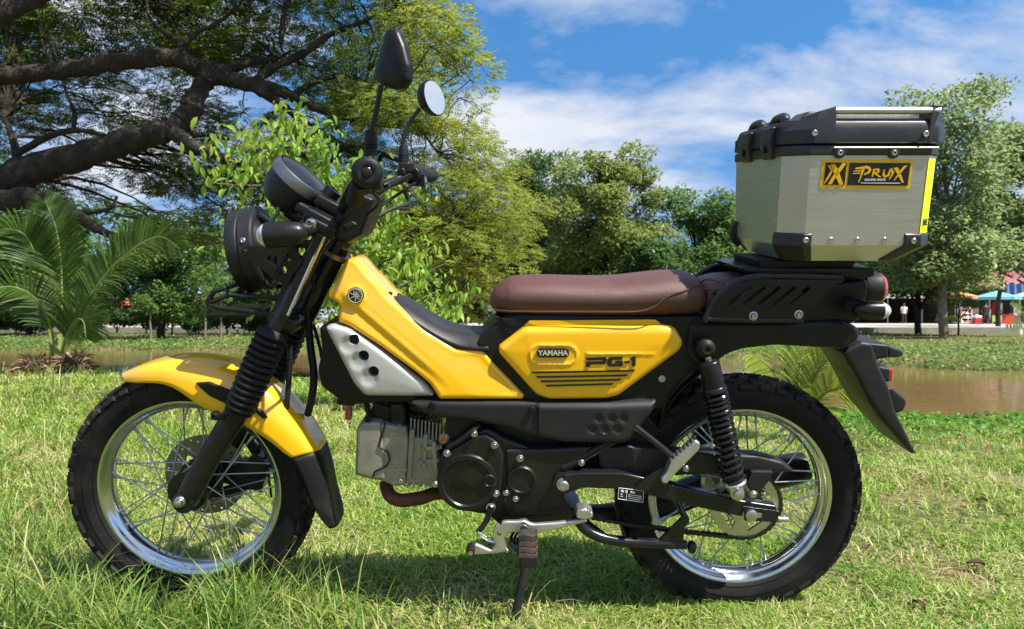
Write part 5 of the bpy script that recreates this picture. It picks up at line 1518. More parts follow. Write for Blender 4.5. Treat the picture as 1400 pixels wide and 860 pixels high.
# ------------------------------------------------------------------ handlebar, grips, mirrors
GN, GF = Vector((-0.245, -0.36, 0.996)), Vector((-0.213, 0.36, 1.006))
hb = [GN, Vector((-0.268, -0.235, 0.994)), Vector((-0.315, -0.14, 0.975)), Vector((-0.352, -0.075, 0.93)), Vector((-0.358, -0.03, 0.922)), Vector((-0.358, 0.03, 0.922)),
      Vector((-0.348, 0.075, 0.932)), Vector((-0.295, 0.14, 0.98)), Vector((-0.240, 0.235, 1.004)), GF]
MB().tube(hb, 0.0112, 16, sub=6).build('handlebar', M_GLB, bike)
xb = MB().tube([Vector((-0.325, -0.125, 0.966)), Vector((-0.305, 0.125, 0.97))], 0.007, 12)
xb.build('handlebar_crossbar', M_GLB, bike)
for s, a, b in ((-1, GN, hb[1]), (1, GF, hb[-2])):
    ax = (b - a).normalized()
    nm = empty('grip', a, parent=bike)
    pr = [(-0.004, 0.001), (-0.004, 0.008), (-0.006, 0.010), (-0.006, 0.0205), (0.0, 0.0265), (0.006, 0.0265), (0.009, 0.019)]
    if s > 0: pr = [(-0.006, 0.001), (-0.006, 0.012), (-0.002, 0.0175), (0.009, 0.018)]
    for k in range(16): pr += [(0.012 + k * 0.006, 0.0175), (0.015 + k * 0.006, 0.0163)]
    pr += [(0.108, 0.0175), (0.110, 0.023), (0.115, 0.023), (0.116, 0.012)]
    MB().lathe((0, 0, 0), ax, pr, 32).build('grip_rubber', M_RBL, nm, angle=60)
    MB().lathe((0, 0, 0), ax, [(-0.010, 0.001), (-0.010, 0.005), (-0.0075, 0.0085), (-0.004, 0.009)], 20).build('bar_end_weight', M_GLB, nm)
    sw = MB().lathe((0, 0, 0), ax, [(0.117, 0.016), (0.119, 0.0235), (0.150, 0.0245), (0.158, 0.021), (0.160, 0.014)], 24)
    sw.box(ax * 0.135 + Vector((0.012, 0, -0.012)), (0.03, 0.034, 0.03))
    sw.build('switch_housing', M_BLK, nm, bevel=0.002)
MB().lathe(GN + Vector((-0.03, 0.13, 0.006)), (-1, 0, 0.1), [(0, 0.006), (0.008, 0.006), (0.01, 0.004), (0.01, 0)], 12).build('horn_button', M_RED, bike)
MB().tube([P(484, 276, -0.2), P(488, 262, -0.22), P(492, 250, -0.24)], 0.016, 12, sub=3).build('wiring_sleeve', M_RBL, bike)
lv = MB().tube([GF + Vector((0.0, -0.14, -0.012)), GF + Vector((-0.045, -0.12, -0.022)), GF + Vector((-0.055, -0.05, -0.03)), GF + Vector((-0.05, 0.02, -0.03))], [0.008, 0.007, 0.0065, 0.008], 10, sub=4)
lv.build('brake_lever', M_STE, bike)
mc = MB().lathe(GF + Vector((-0.055, -0.185, 0.004)), (0.25, 1, 0.02), [(0, 0.008), (0.004, 0.012), (0.05, 0.012), (0.056, 0.007)], 16)
mc.box(GF + Vector((-0.045, -0.165, 0.016)), (0.034, 0.034, 0.022), Matrix.Rotation(R(14), 3, 'Z'))
mc.build('brake_master_cylinder', M_SAT, bike, bevel=0.004)
for pts_, r_ in (([GN + Vector((0.012, 0.155, -0.02)), P(492, 268, -0.15), P(470, 296, -0.09), P(440, 320, -0.07), P(424, 352, -0.05), P(430, 400, -0.03)], 0.0042),
                 ([GF + Vector((-0.03, -0.19, 0.0)), P(520, 262, 0.14), P(486, 268, 0.06), P(452, 284, -0.02), P(424, 300, -0.06), P(408, 330, -0.06), P(404, 372, -0.05)], 0.0040),
                 ([GF + Vector((-0.02, -0.17, -0.02)), P(535, 272, 0.17), P(512, 288, 0.12), P(490, 300, 0.08), P(474, 330, 0.03)], 0.0036),
                 ([P(420, 300, -0.05), P(404, 312, -0.08), P(398, 330, -0.07), P(404, 350, -0.06)], 0.0046),
                 ([P(432, 296, -0.06), P(410, 306, -0.085), P(388, 306, -0.07), P(380, 318, -0.04)], 0.0034)):
    MB().tube(pts_, r_, 8, sub=6).build('control_cable', M_RBL, bike)
for k, (a0, sg) in enumerate(((hb[2], -1), (hb[-3], 1), (hb[-3], 1))):
    MB().tube([a0 + Vector((0.03, 0.07 * sg, 0.005 - 0.01 * k)), a0 + Vector((0.05, 0.0, -0.03 - 0.012 * k)), a0 + Vector((0.01, -0.07 * sg, -0.06)), P(452, 330 + 6 * k, -0.02 * sg)], 0.004, 8, sub=6).build('control_cable', M_RBL, bike)
def PP(u, v, o, n):
    """point under pixel (u, v) in the plane through o with normal n (motorcycle frame)"""
    c = Vector((0, -CAM_D * CL + CAM_H * SL, CAM_D * SL + CAM_H * CL))
    d = P(u, v, 0.5) - c
    return c + d * ((o - c).dot(n) / d.dot(n))
def shell(outl, n, prof):
    c = sum(outl, Vector()) / len(outl)
    mb = MB(); m = len(outl)
    vs, fs = [], []
    for s, h in prof: vs += [c + (p - c) * s + n * h for p in outl]
    for i in range(len(prof) - 1):
        for k in range(m):
            k2 = (k + 1) % m
            fs.append((i * m + k, i * m + k2, (i + 1) * m + k2, (i + 1) * m + k))
    fs.append(tuple(range(m - 1, -1, -1))); fs.append(tuple((len(prof) - 1) * m + k for k in range(m)))
    return mb.add(vs, fs)
ml = empty('mirror', P(507, 212, -0.225), parent=bike)
o0 = ml.location.copy()
rel(MB().tube([P(521, 116, -0.235), P(515, 150, -0.23), P(507, 184, -0.226), P(507, 205, -0.225)], 0.0052, 12, sub=4), o0).build('mirror_stem', M_GLB, ml)
bt = [(0, 0.0115), (0.006, 0.0125), (0.013, 0.0125), (0.0145, 0.011), (0.016, 0.0125), (0.0185, 0.0125), (0.020, 0.011), (0.0215, 0.0125), (0.034, 0.012), (0.046, 0.0098), (0.048, 0.006)]
MB().lathe((0, 0, -0.002), P(507, 178, -0.226) - o0, bt, 24).build('mirror_boot', M_RBL, ml)
nL = Vector((-0.60, -0.80, 0.05)).normalized()
ol = [(534, 38.5), (541, 38), (546, 43), (554, 62), (561, 90), (561, 110), (553, 122), (540, 123), (521, 116), (513, 107), (517, 92), (527, 59), (531, 42)]
ol = roundpoly(ol, 3)
cL = P(538, 85, -0.235)
outl = [PP(u, v, cL, nL) for u, v in ol]
rel(shell(outl, nL, [(0.98, -0.008), (1.0, -0.005), (1.0, 0.001), (0.965, 0.006), (0.88, 0.0095), (0.6, 0.0125), (0.2, 0.0135)]), o0).build('mirror_housing', M_BLK, ml)
rel(shell(outl, nL, [(0.93, -0.0095), (0.93, -0.0075)]), o0).build('mirror_glass', M_MIR, ml)
mr = empty('mirror', P(551, 224, 0.21), parent=bike)
o1 = mr.location.copy()
rel(MB().tube([P(574, 148, 0.23), P(560, 168, 0.222), P(553, 184, 0.215), P(551, 200, 0.212), P(551, 215, 0.21)], 0.0052, 12, sub=4), o1).build('mirror_stem', M_GLB, mr)
MB().lathe((0, 0, -0.002), P(552, 190, 0.214) - o1, bt, 24).build('mirror_boot', M_RBL, mr)
nR = Vector((-0.80, 0.58, -0.10)).normalized()
cR = P(592, 134, 0.235)
outl = []
for k in range(28):
    a = 2 * math.pi * k / 28
    ex, ey = 14.5 * math.cos(a), 25.5 * math.sin(a)
    outl.append(PP(592 + ex * math.cos(R(12)) - ey * math.sin(R(-12)) * -1 * -1, 134 + ey * math.cos(R(12)) + ex * math.sin(R(12)) * 0.4, cR, nR))
rel(shell(outl, nR, [(0.98, -0.004), (1.0, 0.0), (0.99, 0.006), (0.9, 0.018), (0.72, 0.027), (0.45, 0.032), (0.15, 0.034)]), o1).build('mirror_housing', M_BLK, mr)
rel(shell(outl, nR, [(0.93, -0.0055), (0.93, -0.003)]), o1).build('mirror_glass', M_MIR, mr)

# ------------------------------------------------------------------ yellow frame cover, black spine, silver scoop
def yc(u, v):           # half width of the frame cover grows from the head to the footwell
    t = min(max((v - 350) / 190.0, 0), 1)
    return -(0.050 + 0.038 * t)
def ridge(u, v):        # soft crease that runs down the cover, and the flat above it turned to the sky
    cv = 432 + (u - 508) * 0.853
    d = (cv - v)
    k = min(max((618 - u) / 40.0, 0), 1) * min(max((u - 462) / 30.0, 0), 1)
    h = -k * 0.00022 * max(0.0, 16 - abs(d + 12)) + k * 0.0022 * math.exp(-(d / 4.5) ** 2)
    if d > 14: h -= min(d - 14, 50) * 0.00012
    # round boss for the emblem
    return h + 0.004 * max(0.0, 1 - (math.hypot(u - 486, v - 404) / 17.0) ** 4)
fc = [(480, 352), (489, 356), (501, 372), (519, 390), (527, 401), (581, 450), (624, 476), (661, 478), (673, 493), (717, 540, 3), (715, 545, 3), (601, 545, 3), (588, 524), (569, 508), (521, 473), (479, 446), (462, 439), (465, 416), (448, 406, 3), (472, 357)]
pn = panel(fc, yc, 8, 0.014, 3.0, r=5, extra=ridge, to_y=0.0)
cv_n, cv_f = both(pn, 'frame_cover', M_YEL, bike)
# emblem: ring, dark disc and three crossed tuning forks
em = empty('round_emblem', P(486, 404, yc(486, 404) - 0.0205), parent=bike)
MB().lathe((0, 0, 0), (0, -1, 0), [(-0.006, 0.0175), (0.0012, 0.0175), (0.002, 0.0165)], 40).build('emblem_disc', M_STB, em)
MB().lathe((0, 0, 0), (0, -1, 0), [(0.001, 0.0162), (0.0032, 0.0160), (0.0032, 0.0138), (0.001, 0.0136)], 40, closed=True).build('emblem_ring', M_LET, em)
for k in range(3):
    q = MB()
    rot = Matrix.Rotation(R(60 * k + 0), 3, 'Y')
    q.box((0, -0.0022, -0.002), (0.0017, 0.0016, 0.019))
    q.box((0, -0.0022, 0.0045), (0.0062, 0.0016, 0.0013))
    for s in (-1, 1): q.box((s * 0.0026, -0.0022, 0.0083), (0.0012, 0.0016, 0.0075))
    q.v = [tuple(rot @ Vector(v)) for v in q.v]
    q.build('tuning_fork', M_LET, em)
# black tread strip on top of the spine
sp_cols = []
for (u, v, u2, v2, w) in ((523, 399, 526, 407, 0.022), (535, 401, 540, 420, 0.036), (557, 412, 566, 440, 0.042), (593, 438, 598, 461, 0.048), (621, 450, 628, 476, 0.052), (645, 452, 648, 478, 0.054), (667, 452, 668, 478, 0.056)):
    sp_cols.append(((u, v, 0.0), (u, v + 1.0, -w * 0.72), (u + (u2 - u) * 0.35, v + (v2 - v) * 0.35, -w - 0.014), (u2, v2, -w - 0.033)))
so = strip_grid(sp_cols).build('spine_cover', M_DGR, bike, sub=2)
sd = so.modifiers.new('thick', 'SOLIDIFY'); sd.thickness = 0.01; sd.offset = -1
bolt(so, 533, 402, -0.034, 0.004, M_SAT, 0.003)
# black body core behind the panels
core = panel([(650, 470), (663, 452), (690, 432), (716, 428), (960, 430), (972, 445), (985, 478), (962, 494), (940, 512), (912, 542), (905, 560), (735, 560), (712, 545), (672, 495)], -0.074, 6, 0.010, 7, r=6, to_y=0.0)
both(core, 'body_frame_cover', M_BLK, bike)
bolt(bike, 905, 518, -0.085, 0.0058, M_STE, 0.004, name='seat_lock')
core2 = panel([(437, 447), (452, 439), (480, 448), (600, 530), (600, 548), (505, 551), (470, 553), (462, 544), (440, 528), (435, 505), (441, 478)], -0.062, 6, 0.008, 7, r=5, to_y=0.0)
both(core2, 'air_intake_body', M_BLK, bike)
panel([(461, 543), (484, 543), (484, 555), (461, 553)], -0.045, 2, 0.003, 4, 0.06, r=2).build('drain_box', M_BLK, bike)
MB().tube([P(477, 553, -0.05), P(477, 566, -0.05), P(476, 573, -0.05)], [0.006, 0.0085, 0.007], 12).build('drain_plug', M_ORG, bike)
def dish(u, v):
    h = 0.0
    for a, b in ((478, 470), (492, 492), (506, 514)):
        r_ = math.hypot(u - a, v - b)
        h -= 0.0050 * max(0.0, 1 - (r_ / 12.5) ** 3)
    return h
sc_p = panel([(445, 446), (456, 442), (479, 448), (521, 477), (582, 523), (594, 538), (592, 541), (500, 540), (485, 524)], -0.076, 6, 0.013, 3.0, r=5, extra=dish, depth=0.03, crown=0.003)
sn, sf = both(sc_p, 'side_scoop', M_SIL, bike)
hc = MB()
for a, b in ((478, 470), (492, 492), (506, 514)): hc.lathe(P(a, b, -0.13), Y, [(0, 0.0118), (0.12, 0.0118)], 28)
cut(sn, hc)
cut(sf, hc.mirrored())
bolt(sn, 577, 533, -0.0865, 0.0045, M_ALU, 0.003)

# yellow side cover with badge, model lettering and stripes
def pad(u, v):
    h = 0.0
    # raised pill round the badge, with a recess inside
    du = max(abs(u - 756) - 19, 0); dv = abs(v - 482.5); r_ = math.hypot(du, dv)
    h += 0.0024 * math.exp(-((r_ - 12.5) / 2.0) ** 2)
    # long moulded line
    if 800 < u < 893: h += 0.0022 * math.exp(-((v - 481 - 0.012 * (u - 800)) / 1.5) ** 2)
    if v < 452: h -= (452 - v) * 0.0006
    return h
sc_o = [(717, 445), (898, 442), (922, 446), (934, 467), (929, 478), (845, 540), (829, 544), (750, 545), (733, 539), (682, 482), (681, 473)]
sv = panel(sc_o, -0.088, 8, 0.015, 2.3, r=6, extra=pad, depth=0.04, crown=0.004)
side_n, side_f = both(sv, 'side_cover', M_YEL, bike)
YS = -0.1066
plate([(724, 438.5), (896, 437), (904, 443), (716, 446)], -0.092, -0.06, 2).build('side_cover_lip', M_YEL, side_n)
bd = empty('badge', P(756, 482.5, YS - 0.0034), parent=bike)
b_ = MB()
q = roundpoly([(-0.034, -0.0098), (0.034, -0.0098), (0.034, 0.0098), (-0.034, 0.0098)], 0.0098, 8)
b_.hull([Vector((x, -0.0015, z)) for x, z in q], [Vector((x, 0.012, z)) for x, z in q])
b_.build('badge_plate', M_STB, bd, bevel=0.0008)
on_side(text_mb('YAMAHA', 0.0152, offset=0.0006, depth=0.0008, space=1.02, xs=0.98), (0, -0.0022, 0)).build('badge_lettering', M_LET, bd, fixn=False)
# model lettering, drawn letter by letter in photo rows and columns
def letter(polys, y, name, m, parent):
    for pl_ in polys:
        plate(pl_, y, y + 0.004).build(name, m, parent)
yl = YS - 0.0022
P_ = [[(800.5, 489.5), (828, 488.3), (830, 491), (829, 496), (826, 498), (807, 498.4), (807, 501.5), (801, 502), (801.5, 494.5), (824, 494), (824, 492.3), (803, 493)]]
G_ = [[(833, 488.6), (851, 488), (851, 491.6), (837, 492.2), (836, 497.4), (846, 497.2), (846.5, 496.2), (841, 496.4), (841.5, 493.6), (852, 493.2), (851, 501), (833, 501.4), (830, 498.6), (831, 490.4)]]
D_ = [[(854, 493.8), (861, 493.5), (860.6, 496.3), (853.6, 496.6)]]
I_ = [[(862, 489.5), (867.5, 487.6), (869.4, 488), (869, 500.3), (864, 500.6), (864.4, 492), (862, 492)]]
for L_ in (P_, G_, D_, I_): letter(L_, yl, 'model_letter', M_STB, side_n)
for (u0, u1, u2, u3, v0, v1) in ((726, 869, 866, 729, 507.2, 509.6), (732.5, 859, 856, 735, 513.6, 516.0), (738.5, 850, 846, 741, 519.6, 521.9), (746, 839, 836, 748, 525.6, 527.8)):
    plate([(u0, v0 + 1.0), (u1, v0 - 1.4), (u2, v1 - 1.4), (u3, v1 + 1.0)], yl, yl + 0.005).build('stripe', M_STB, side_n)

# lower side cover with its moulded dimples
def dim(u, v):
    h = 0.0
    for a, b in ((817, 569), (835, 569), (851, 569), (808, 584), (826, 584), (842, 584)):
        h -= 0.0045 * max(0.0, 1 - (math.hypot((u - a), (v - b) * 1.05) / 6.0) ** 4)
    if v > 548 and u > 735: h += 0.006 * (1 - min(abs(v - 556) / 12, 1)) if v < 556 else 0.006
    return h
lc = panel([(561, 548), (601, 546), (750, 547), (830, 547), (898, 545), (892, 562), (863, 600), (852, 605), (771, 604), (741, 598), (690, 582), (640, 573), (600, 570), (575, 563)], -0.090, 7, 0.014, 2.8, r=5, extra=dim, depth=0.05)
both(lc, 'lower_side_cover', M_DGR, bike)
bolt(bike, 591, 554, -0.107, 0.006, M_SAT, 0.003); bolt(bike, 727, 561, -0.110, 0.006, M_SAT, 0.003)

# ------------------------------------------------------------------ seats
def loft_seat(name, st, m, n=32, ex=2.7, sub=5):
    us = interp([s[0] for s in st], sub); tp = interp([s[1] for s in st], sub); bt_ = interp([s[2] for s in st], sub); ws = interp([s[3] for s in st], sub)
    mb = MB(); vs, fs = [], []
    for u, a, b, w in zip(us, tp, bt_, ws):
        w *= 0.9
        p, q = P(u, a, -w * 0.35), P(u, b, -w * 0.85)
        zc_, h_ = (p.z + q.z) / 2, (p.z - q.z) / 2
        for k in range(n):
            an = 2 * math.pi * k / n
            cx, sx = math.cos(an), math.sin(an)
            yy = w * math.copysign(abs(cx) ** (2 / ex), cx); zz = h_ * math.copysign(abs(sx) ** (2 / ex), sx)
            tuck = 1 - 0.12 * max(0, -zz / max(h_, 1e-6)) - 0.10 * max(0, zz / max(h_, 1e-6)) ** 2
            vs.append(Vector((p.x, yy * tuck, zc_ + zz)))
    m_ = len(us)
    for i in range(m_ - 1):
        for k in range(n):
            k2 = (k + 1) % n
            fs.append((i * n + k, i * n + k2, (i + 1) * n + k2, (i + 1) * n + k))
    fs.append(tuple(range(n))); fs.append(tuple((m_ - 1) * n + k for k in range(n)))
    mb.add(vs, fs)
    return mb.build(name, m, bike, angle=60)
seat = loft_seat('seat', [(669.5, 407, 416, 0.022), (672.5, 400, 423, 0.050), (679, 392, 430, 0.074), (690, 385, 436, 0.090), (704, 380, 438.5, 0.100), (740, 378.5, 440, 0.108), (790, 380, 440.5, 0.113), (840, 380, 440, 0.118), (880, 376, 439.5, 0.121), (915, 372.5, 438.5, 0.121), (940, 373, 437, 0.117), (953, 380, 432, 0.108), (959, 395, 420, 0.085)], M_LEA)
sm = [(676, 424), (690, 425.5), (720, 426), (780, 426.3), (850, 426.5), (878, 425), (895, 419), (908, 409), (918, 403), (940, 396), (955, 389)]
ys = [y_ * 0.9 for y_ in (-0.082, -0.098, -0.108, -0.1155, -0.121, -0.1225, -0.123, -0.1225, -0.121, -0.116, -0.100)]
st_pts = catmull([P(u, v, y) for (u, v), y in zip(sm, ys)], 6)
MB().tube(st_pts, 0.0016, 6).build('seam', M_LEA, seat)
for k in range(0, len(st_pts) - 1):
    a, b = st_pts[k], st_pts[k + 1]
    n_ = max(1, int((b - a).length / 0.0055))
th = MB()
cur = 0.0
for a, b in zip(st_pts, st_pts[1:]):
    Ls = (b - a).length; dd = (b - a).normalized(); t = cur
    while t < Ls:
        th.tube([a + dd * t + Vector((0, -0.0012, 0.0022)), a + dd * min(t + 0.0032, Ls) + Vector((0, -0.0012, 0.0022))], 0.0006, 5)
        t += 0.0055
    cur = t - Ls
th.build('stitching', M_THR, seat, fixn=False)
plate([(676, 432), (690, 436), (940, 433), (930, 446), (700, 448), (680, 440)], -0.085, 0.085, 3).build('seat_base', M_BLK, bike, bevel=0.004)
pill = loft_seat('pillion_seat', [(955, 400, 418, 0.060), (958, 388, 428, 0.088), (968, 381, 434, 0.100), (990, 376, 436, 0.104), (1040, 373, 436, 0.104), (1075, 374, 434, 0.100), (1092, 382, 428, 0.085)], M_LEA)
MB().tube([P(u, v, y) for u, v, y in ((959, 394, -0.081), (975, 396, -0.0936), (1000, 398, -0.0963), (1060, 399, -0.0954))], 0.0018, 6, sub=4).build('seam', M_LEA, pill)
MB().tube([P(u, v, y) for u, v, y in ((958, 386, -0.063), (967, 382, -0.0765), (985, 386, -0.0927), (1003, 398, -0.0963))], 0.0018, 6, sub=4).build('seam', M_LEA, pill)

# ------------------------------------------------------------------ rear rack, tail, fender
rk = panel([(963, 440), (966, 430), (978, 411), (1002, 390), (1030, 380), (1148, 382), (1150, 386), (1104, 424), (1098, 437), (1094, 440)], -0.120, 3, 0.004, 5, 0.004, r=4)
rks = rk.build('rack_side_plate', M_SAT, bike)
slots = MB()
for u in (1000, 1020, 1041, 1062, 1083):
    v = 419
    q = plate([(u, v), (u + 5, v + 2), (u + 36, v - 22), (u + 32, v - 25)], -0.16, -0.09)
    slots.add(q.v, q.f)
cut(rks, slots)
rkf = rks.copy(); rkf.data = rks.data.copy(); COL.objects.link(rkf)
for v in rkf.data.vertices: v.co.y = -v.co.y
rkf.data.flip_normals()
both(MB().tube([P(u, v, -0.121) for u, v in ((963, 440), (966, 430), (978, 410), (1002, 388.5), (1032, 378), (1090, 377), (1150, 379))], 0.0065, 10, sub=5), 'rack_rail', M_GLB, bike)
both(MB().tube([P(962, 436, -0.121), P(1030, 438, -0.121), P(1098, 438, -0.121)], 0.006, 10), 'rack_rail', M_GLB, bike)
bolt(rks, 1030, 432, -0.126, 0.007, M_STE, 0.008); bolt(rks, 1092, 430, -0.126, 0.007, M_STE, 0.008)
for u, v in ((985, 404), (1110, 380), (1150, 382)):
    a = P(u, v, -0.118); MB().tube([a, Vector((a.x, 0.118, a.z))], 0.007, 10).build('rack_crossbar', M_GLB, bike)
rp = MB()
rp.hull([P(u, v, -0.105) for u, v in ((1012, 366), (1196, 366), (1196, 378), (1180, 381), (1020, 374))], [Vector((p.x, 0.105, p.z)) for p in [P(u, v, -0.105) for u, v in ((1012, 366), (1196, 366), (1196, 378), (1180, 381), (1020, 374))]])
rp.build('rack_top_plate', M_SAT, bike, bevel=0.004)
MB().hull([P(u, v, -0.09) for u, v in ((1035, 355), (1170, 357), (1166, 368), (1040, 368))], [Vector((p.x, 0.09, p.z)) for p in [P(u, v, -0.09) for u, v in ((1035, 355), (1170, 357), (1166, 368), (1040, 368))]]).build('case_mount_plate', M_BLK, bike, bevel=0.003)
tail = panel([(1060, 400), (1150, 384), (1182, 380), (1186, 392), (1180, 420), (1170, 440), (1060, 444)], -0.07, 5, 0.010, 6, r=6, to_y=0.0)
both(tail, 'tail_cowl', M_BLK, bike)
rb_ = panel([(940, 440), (1080, 438), (1150, 436), (1172, 447), (1174, 461), (1152, 478), (1140, 476), (1060, 471), (1015, 476), (990, 484), (975, 500), (950, 498), (935, 480)], -0.078, 7, 0.012, 6, r=8, to_y=0.0)
both(rb_, 'rear_side_cover', M_BLK, bike)
# inner rear fender over the tyre
inn = []
for k, (u, v) in enumerate(((898, 575), (905, 556), (918, 536), (936, 516), (958, 500))):
    inn.append(((u, v, 0.0), (u, v + 2, -0.045), (u + 1, v + 10, -0.062)))
ifo = strip_grid(inn).build('inner_fender', M_BLK, bike, sub=2)
sd = ifo.modifiers.new('thick', 'SOLIDIFY'); sd.thickness = 0.003
tb = panel([(1150, 482), (1153, 477), (1176, 466), (1190, 468), (1200, 500), (1214, 529), (1222, 560), (1252, 620), (1244, 619), (1209, 580), (1190, 554), (1168, 511)], -0.066, 5, 0.010, 5, r=3, to_y=0.0)
tbn, tbf = both(tb, 'rear_fender', M_DGR, bike)
for pl_, y_, nm in (([(1174, 467), (1214, 471), (1213, 489), (1192, 492)], -0.05, 'plate_bracket'), ([(1212, 471), (1229, 477), (1236, 483), (1230, 488), (1212, 489)], -0.028, 'plate_lamp'),
                    ([(1196, 499), (1216, 503), (1215, 522), (1205, 522)], -0.045, 'reflector_mount'), ([(1205, 529), (1217, 529), (1237, 545), (1238, 552), (1234, 561), (1222, 566)], -0.055, 'fender_step')):
    panel(pl_, y_, 3, 0.006, 4, r=3, to_y=-y_).build(nm, M_DGR, tbn)
panel([(1214, 504), (1221, 505), (1219, 521), (1213, 521)], -0.035, 1.5, 0.002, 3, r=1, to_y=0.035).build('reflector', M_RED, tbn)
bl = empty('tail_lamp', P(1176, 394, 0), parent=bike)
MB().lathe((0, 0, 0), (1, 0, 0), [(0, 0.030), (0.006, 0.034), (0.036, 0.036), (0.040, 0.033)], 36).build('lamp_shell', M_DGR, bl)
MB().lathe((0, 0, 0), (1, 0, 0), [(0.035, 0.034), (0.040, 0.0345), (0.047, 0.030), (0.052, 0.016), (0.053, 0.001)], 36).build('lamp_lens', M_RED, bl)
bullet('rear_turn_signal', 1218, 425, 1166, 424, -0.145, 0.0185)
far_bullet('rear_turn_signal', P(1218, 425, -0.145), P(1166, 424, -0.145), 0.0185)

# ------------------------------------------------------------------ shock absorbers
sh = empty('shock_absorber', P(965, 476, -0.125), parent=bike)
so_ = sh.location.copy()
s1 = P(1006, 672, -0.125); av = (s1 - so_); Ls = av.length; au = av.normalized()
MB().lathe((0, 0.02, 0), (0, -1, 0), [(0, 0.019), (0.026, 0.019), (0.03, 0.014), (0.036, 0.011), (0.036, 0.006), (0.03, 0.004), (0.03, 0)], 24).build('upper_eye', M_RBL, sh)
MB().lathe((0, 0, 0), au, [(0.016, 0.007), (0.026, 0.007), (0.027, 0.012), (0.03, 0.012)], 16).build('damper_rod', M_STE, sh)
MB().lathe((0, 0, 0), au, [(0.026, 0.016), (0.03, 0.0215), (0.032, 0.0225), (0.085, 0.0225), (0.088, 0.025), (0.095, 0.026), (0.098, 0.022)], 28).build('shock_cover', M_SAT, sh)
MB().lathe((0, 0, 0), au, [(0.09, 0.013), (Ls - 0.05, 0.013), (Ls - 0.04, 0.017), (Ls - 0.02, 0.018)], 20).build('damper_body', M_GLB, sh)
hx = []
e1 = au.orthogonal().normalized(); e2 = au.cross(e1)
turns = 15
for k in range(turns * 14 + 1):
    t = k / 14
    a = 2 * math.pi * t
    f_ = t / turns
    pitch = f_ * 0.6 + 0.4 * f_ ** 2 if False else (0.72 * f_ + 0.28 * f_ ** 2)
    hx.append(au * (0.098 + (Ls - 0.125) * pitch) + (e1 * math.cos(a) + e2 * math.sin(a)) * 0.0225)
MB().tube(hx, 0.0044, 8).build('spring', M_GLB, sh)
MB().lathe((0, 0, 0), au, [(Ls - 0.028, 0.024), (Ls - 0.022, 0.027), (Ls - 0.018, 0.02), (Ls - 0.004, 0.016)], 24).build('spring_seat', M_ALU, sh)
MB().lathe(av + Vector((0, 0.018, 0)), (0, -1, 0), [(0, 0.015), (0.03, 0.015), (0.032, 0.011), (0.042, 0.011), (0.044, 0.006)], 20).build('lower_eye', M_STE, sh)
sh2 = empty('shock_absorber', Vector((so_.x, -so_.y, so_.z)), parent=bike)
for ch in list(sh.children):
    c_ = ch.copy(); COL.objects.link(c_); c_.parent = sh2; c_.scale = (1, -1, 1)

# ------------------------------------------------------------------ engine
eng = empty('engine', P(640, 640, 0), parent=bike)
eo = eng.location.copy()
def ebuild(mb, *a, **k): return rel(mb, eo).build(*a, **k)
head = panel([(488, 583), (499, 573), (523, 575), (530, 650), (527, 656), (510, 655), (486, 648), (486, 640)], -0.058, 6, 0.012, 5, r=6, to_y=0.058)
ebuild(head, 'cylinder_head_cover', M_ENG, eng)
hd = panel([(521, 577), (556, 582), (560, 600), (556, 662), (540, 664), (520, 655)], -0.056, 4, 0.010, 5, r=3, to_y=0.056)
ebuild(hd, 'cylinder_head', M_ENG, eng)
cy = panel([(553, 594), (598, 600), (606, 650), (600, 664), (552, 660)], -0.050, 4, 0.008, 5, r=3, to_y=0.05)
ebuild(cy, 'cylinder', M_ENG, eng)
for k in range(9):
    u = 561 + k * 5.0
    q = MB()
    for (v0, v1) in ((572 + k * 0.9, 606), (648, 665)):
        a = [P(u, v0, -0.056), P(u + 1.9, v0, -0.056), P(u + 1.9 - 1.0, v1, -0.056), P(u - 1.0, v1, -0.056)]
        q.hull(a, [Vector((p.x, 0.056, p.z)) for p in a])
    ebuild(q, 'cooling_fin', M_ENG if k % 1 == 0 else M_CAS, eng)
for pl_ in ([(576, 612), (604, 609), (605, 614), (576, 617)], [(572, 630), (603, 627), (604, 632), (572, 635)], [(560, 588), (567, 588), (562, 655), (556, 655)], [(579, 594), (585, 594), (582, 640), (577, 640)]):
    ebuild(plate(pl_, -0.066, -0.045, 1), 'cylinder_rib', M_ENG, eng, bevel=0.0015)
ebuild(MB().tube([P(527, 578, -0.0705), P(518, 611, -0.0715), P(530, 618, -0.0715), P(533, 628, -0.0715), P(529, 637, -0.0715), P(512, 645, -0.0715), P(510, 652, -0.0705)], 0.0022, 6), 'gasket_line', M_CAS, eng)
bolt(bike, 503, 573, -0.066, 0.006, M_SAT, 0.006)
bolt(bike, 607, 600, -0.075, 0.009, M_COP, 0.006)
for k in range(6):                       # fine fins under the barrel and short bosses on the head
    u = 556 + k * 8
    ebuild(plate([(u, 655), (u + 3, 655), (u + 3, 667), (u, 667)], -0.060, 0.05, 0), 'cooling_fin', M_ENG, eng)
for pl_ in ([(534, 590), (552, 592), (551, 597), (534, 595)], [(540, 640), (556, 640), (556, 645), (540, 645)], [(497, 584), (515, 586), (514, 589), (497, 587)], [(590, 604), (596, 604), (599, 650), (593, 650)]):
    ebuild(plate(pl_, -0.0685, -0.045, 1), 'cylinder_rib', M_ENG, eng, bevel=0.0012)
for u, v in ((546, 584), (548, 657), (598, 612), (600, 645)): bolt(bike, u, v, -0.066, 0.0045, M_ENG, 0.006)
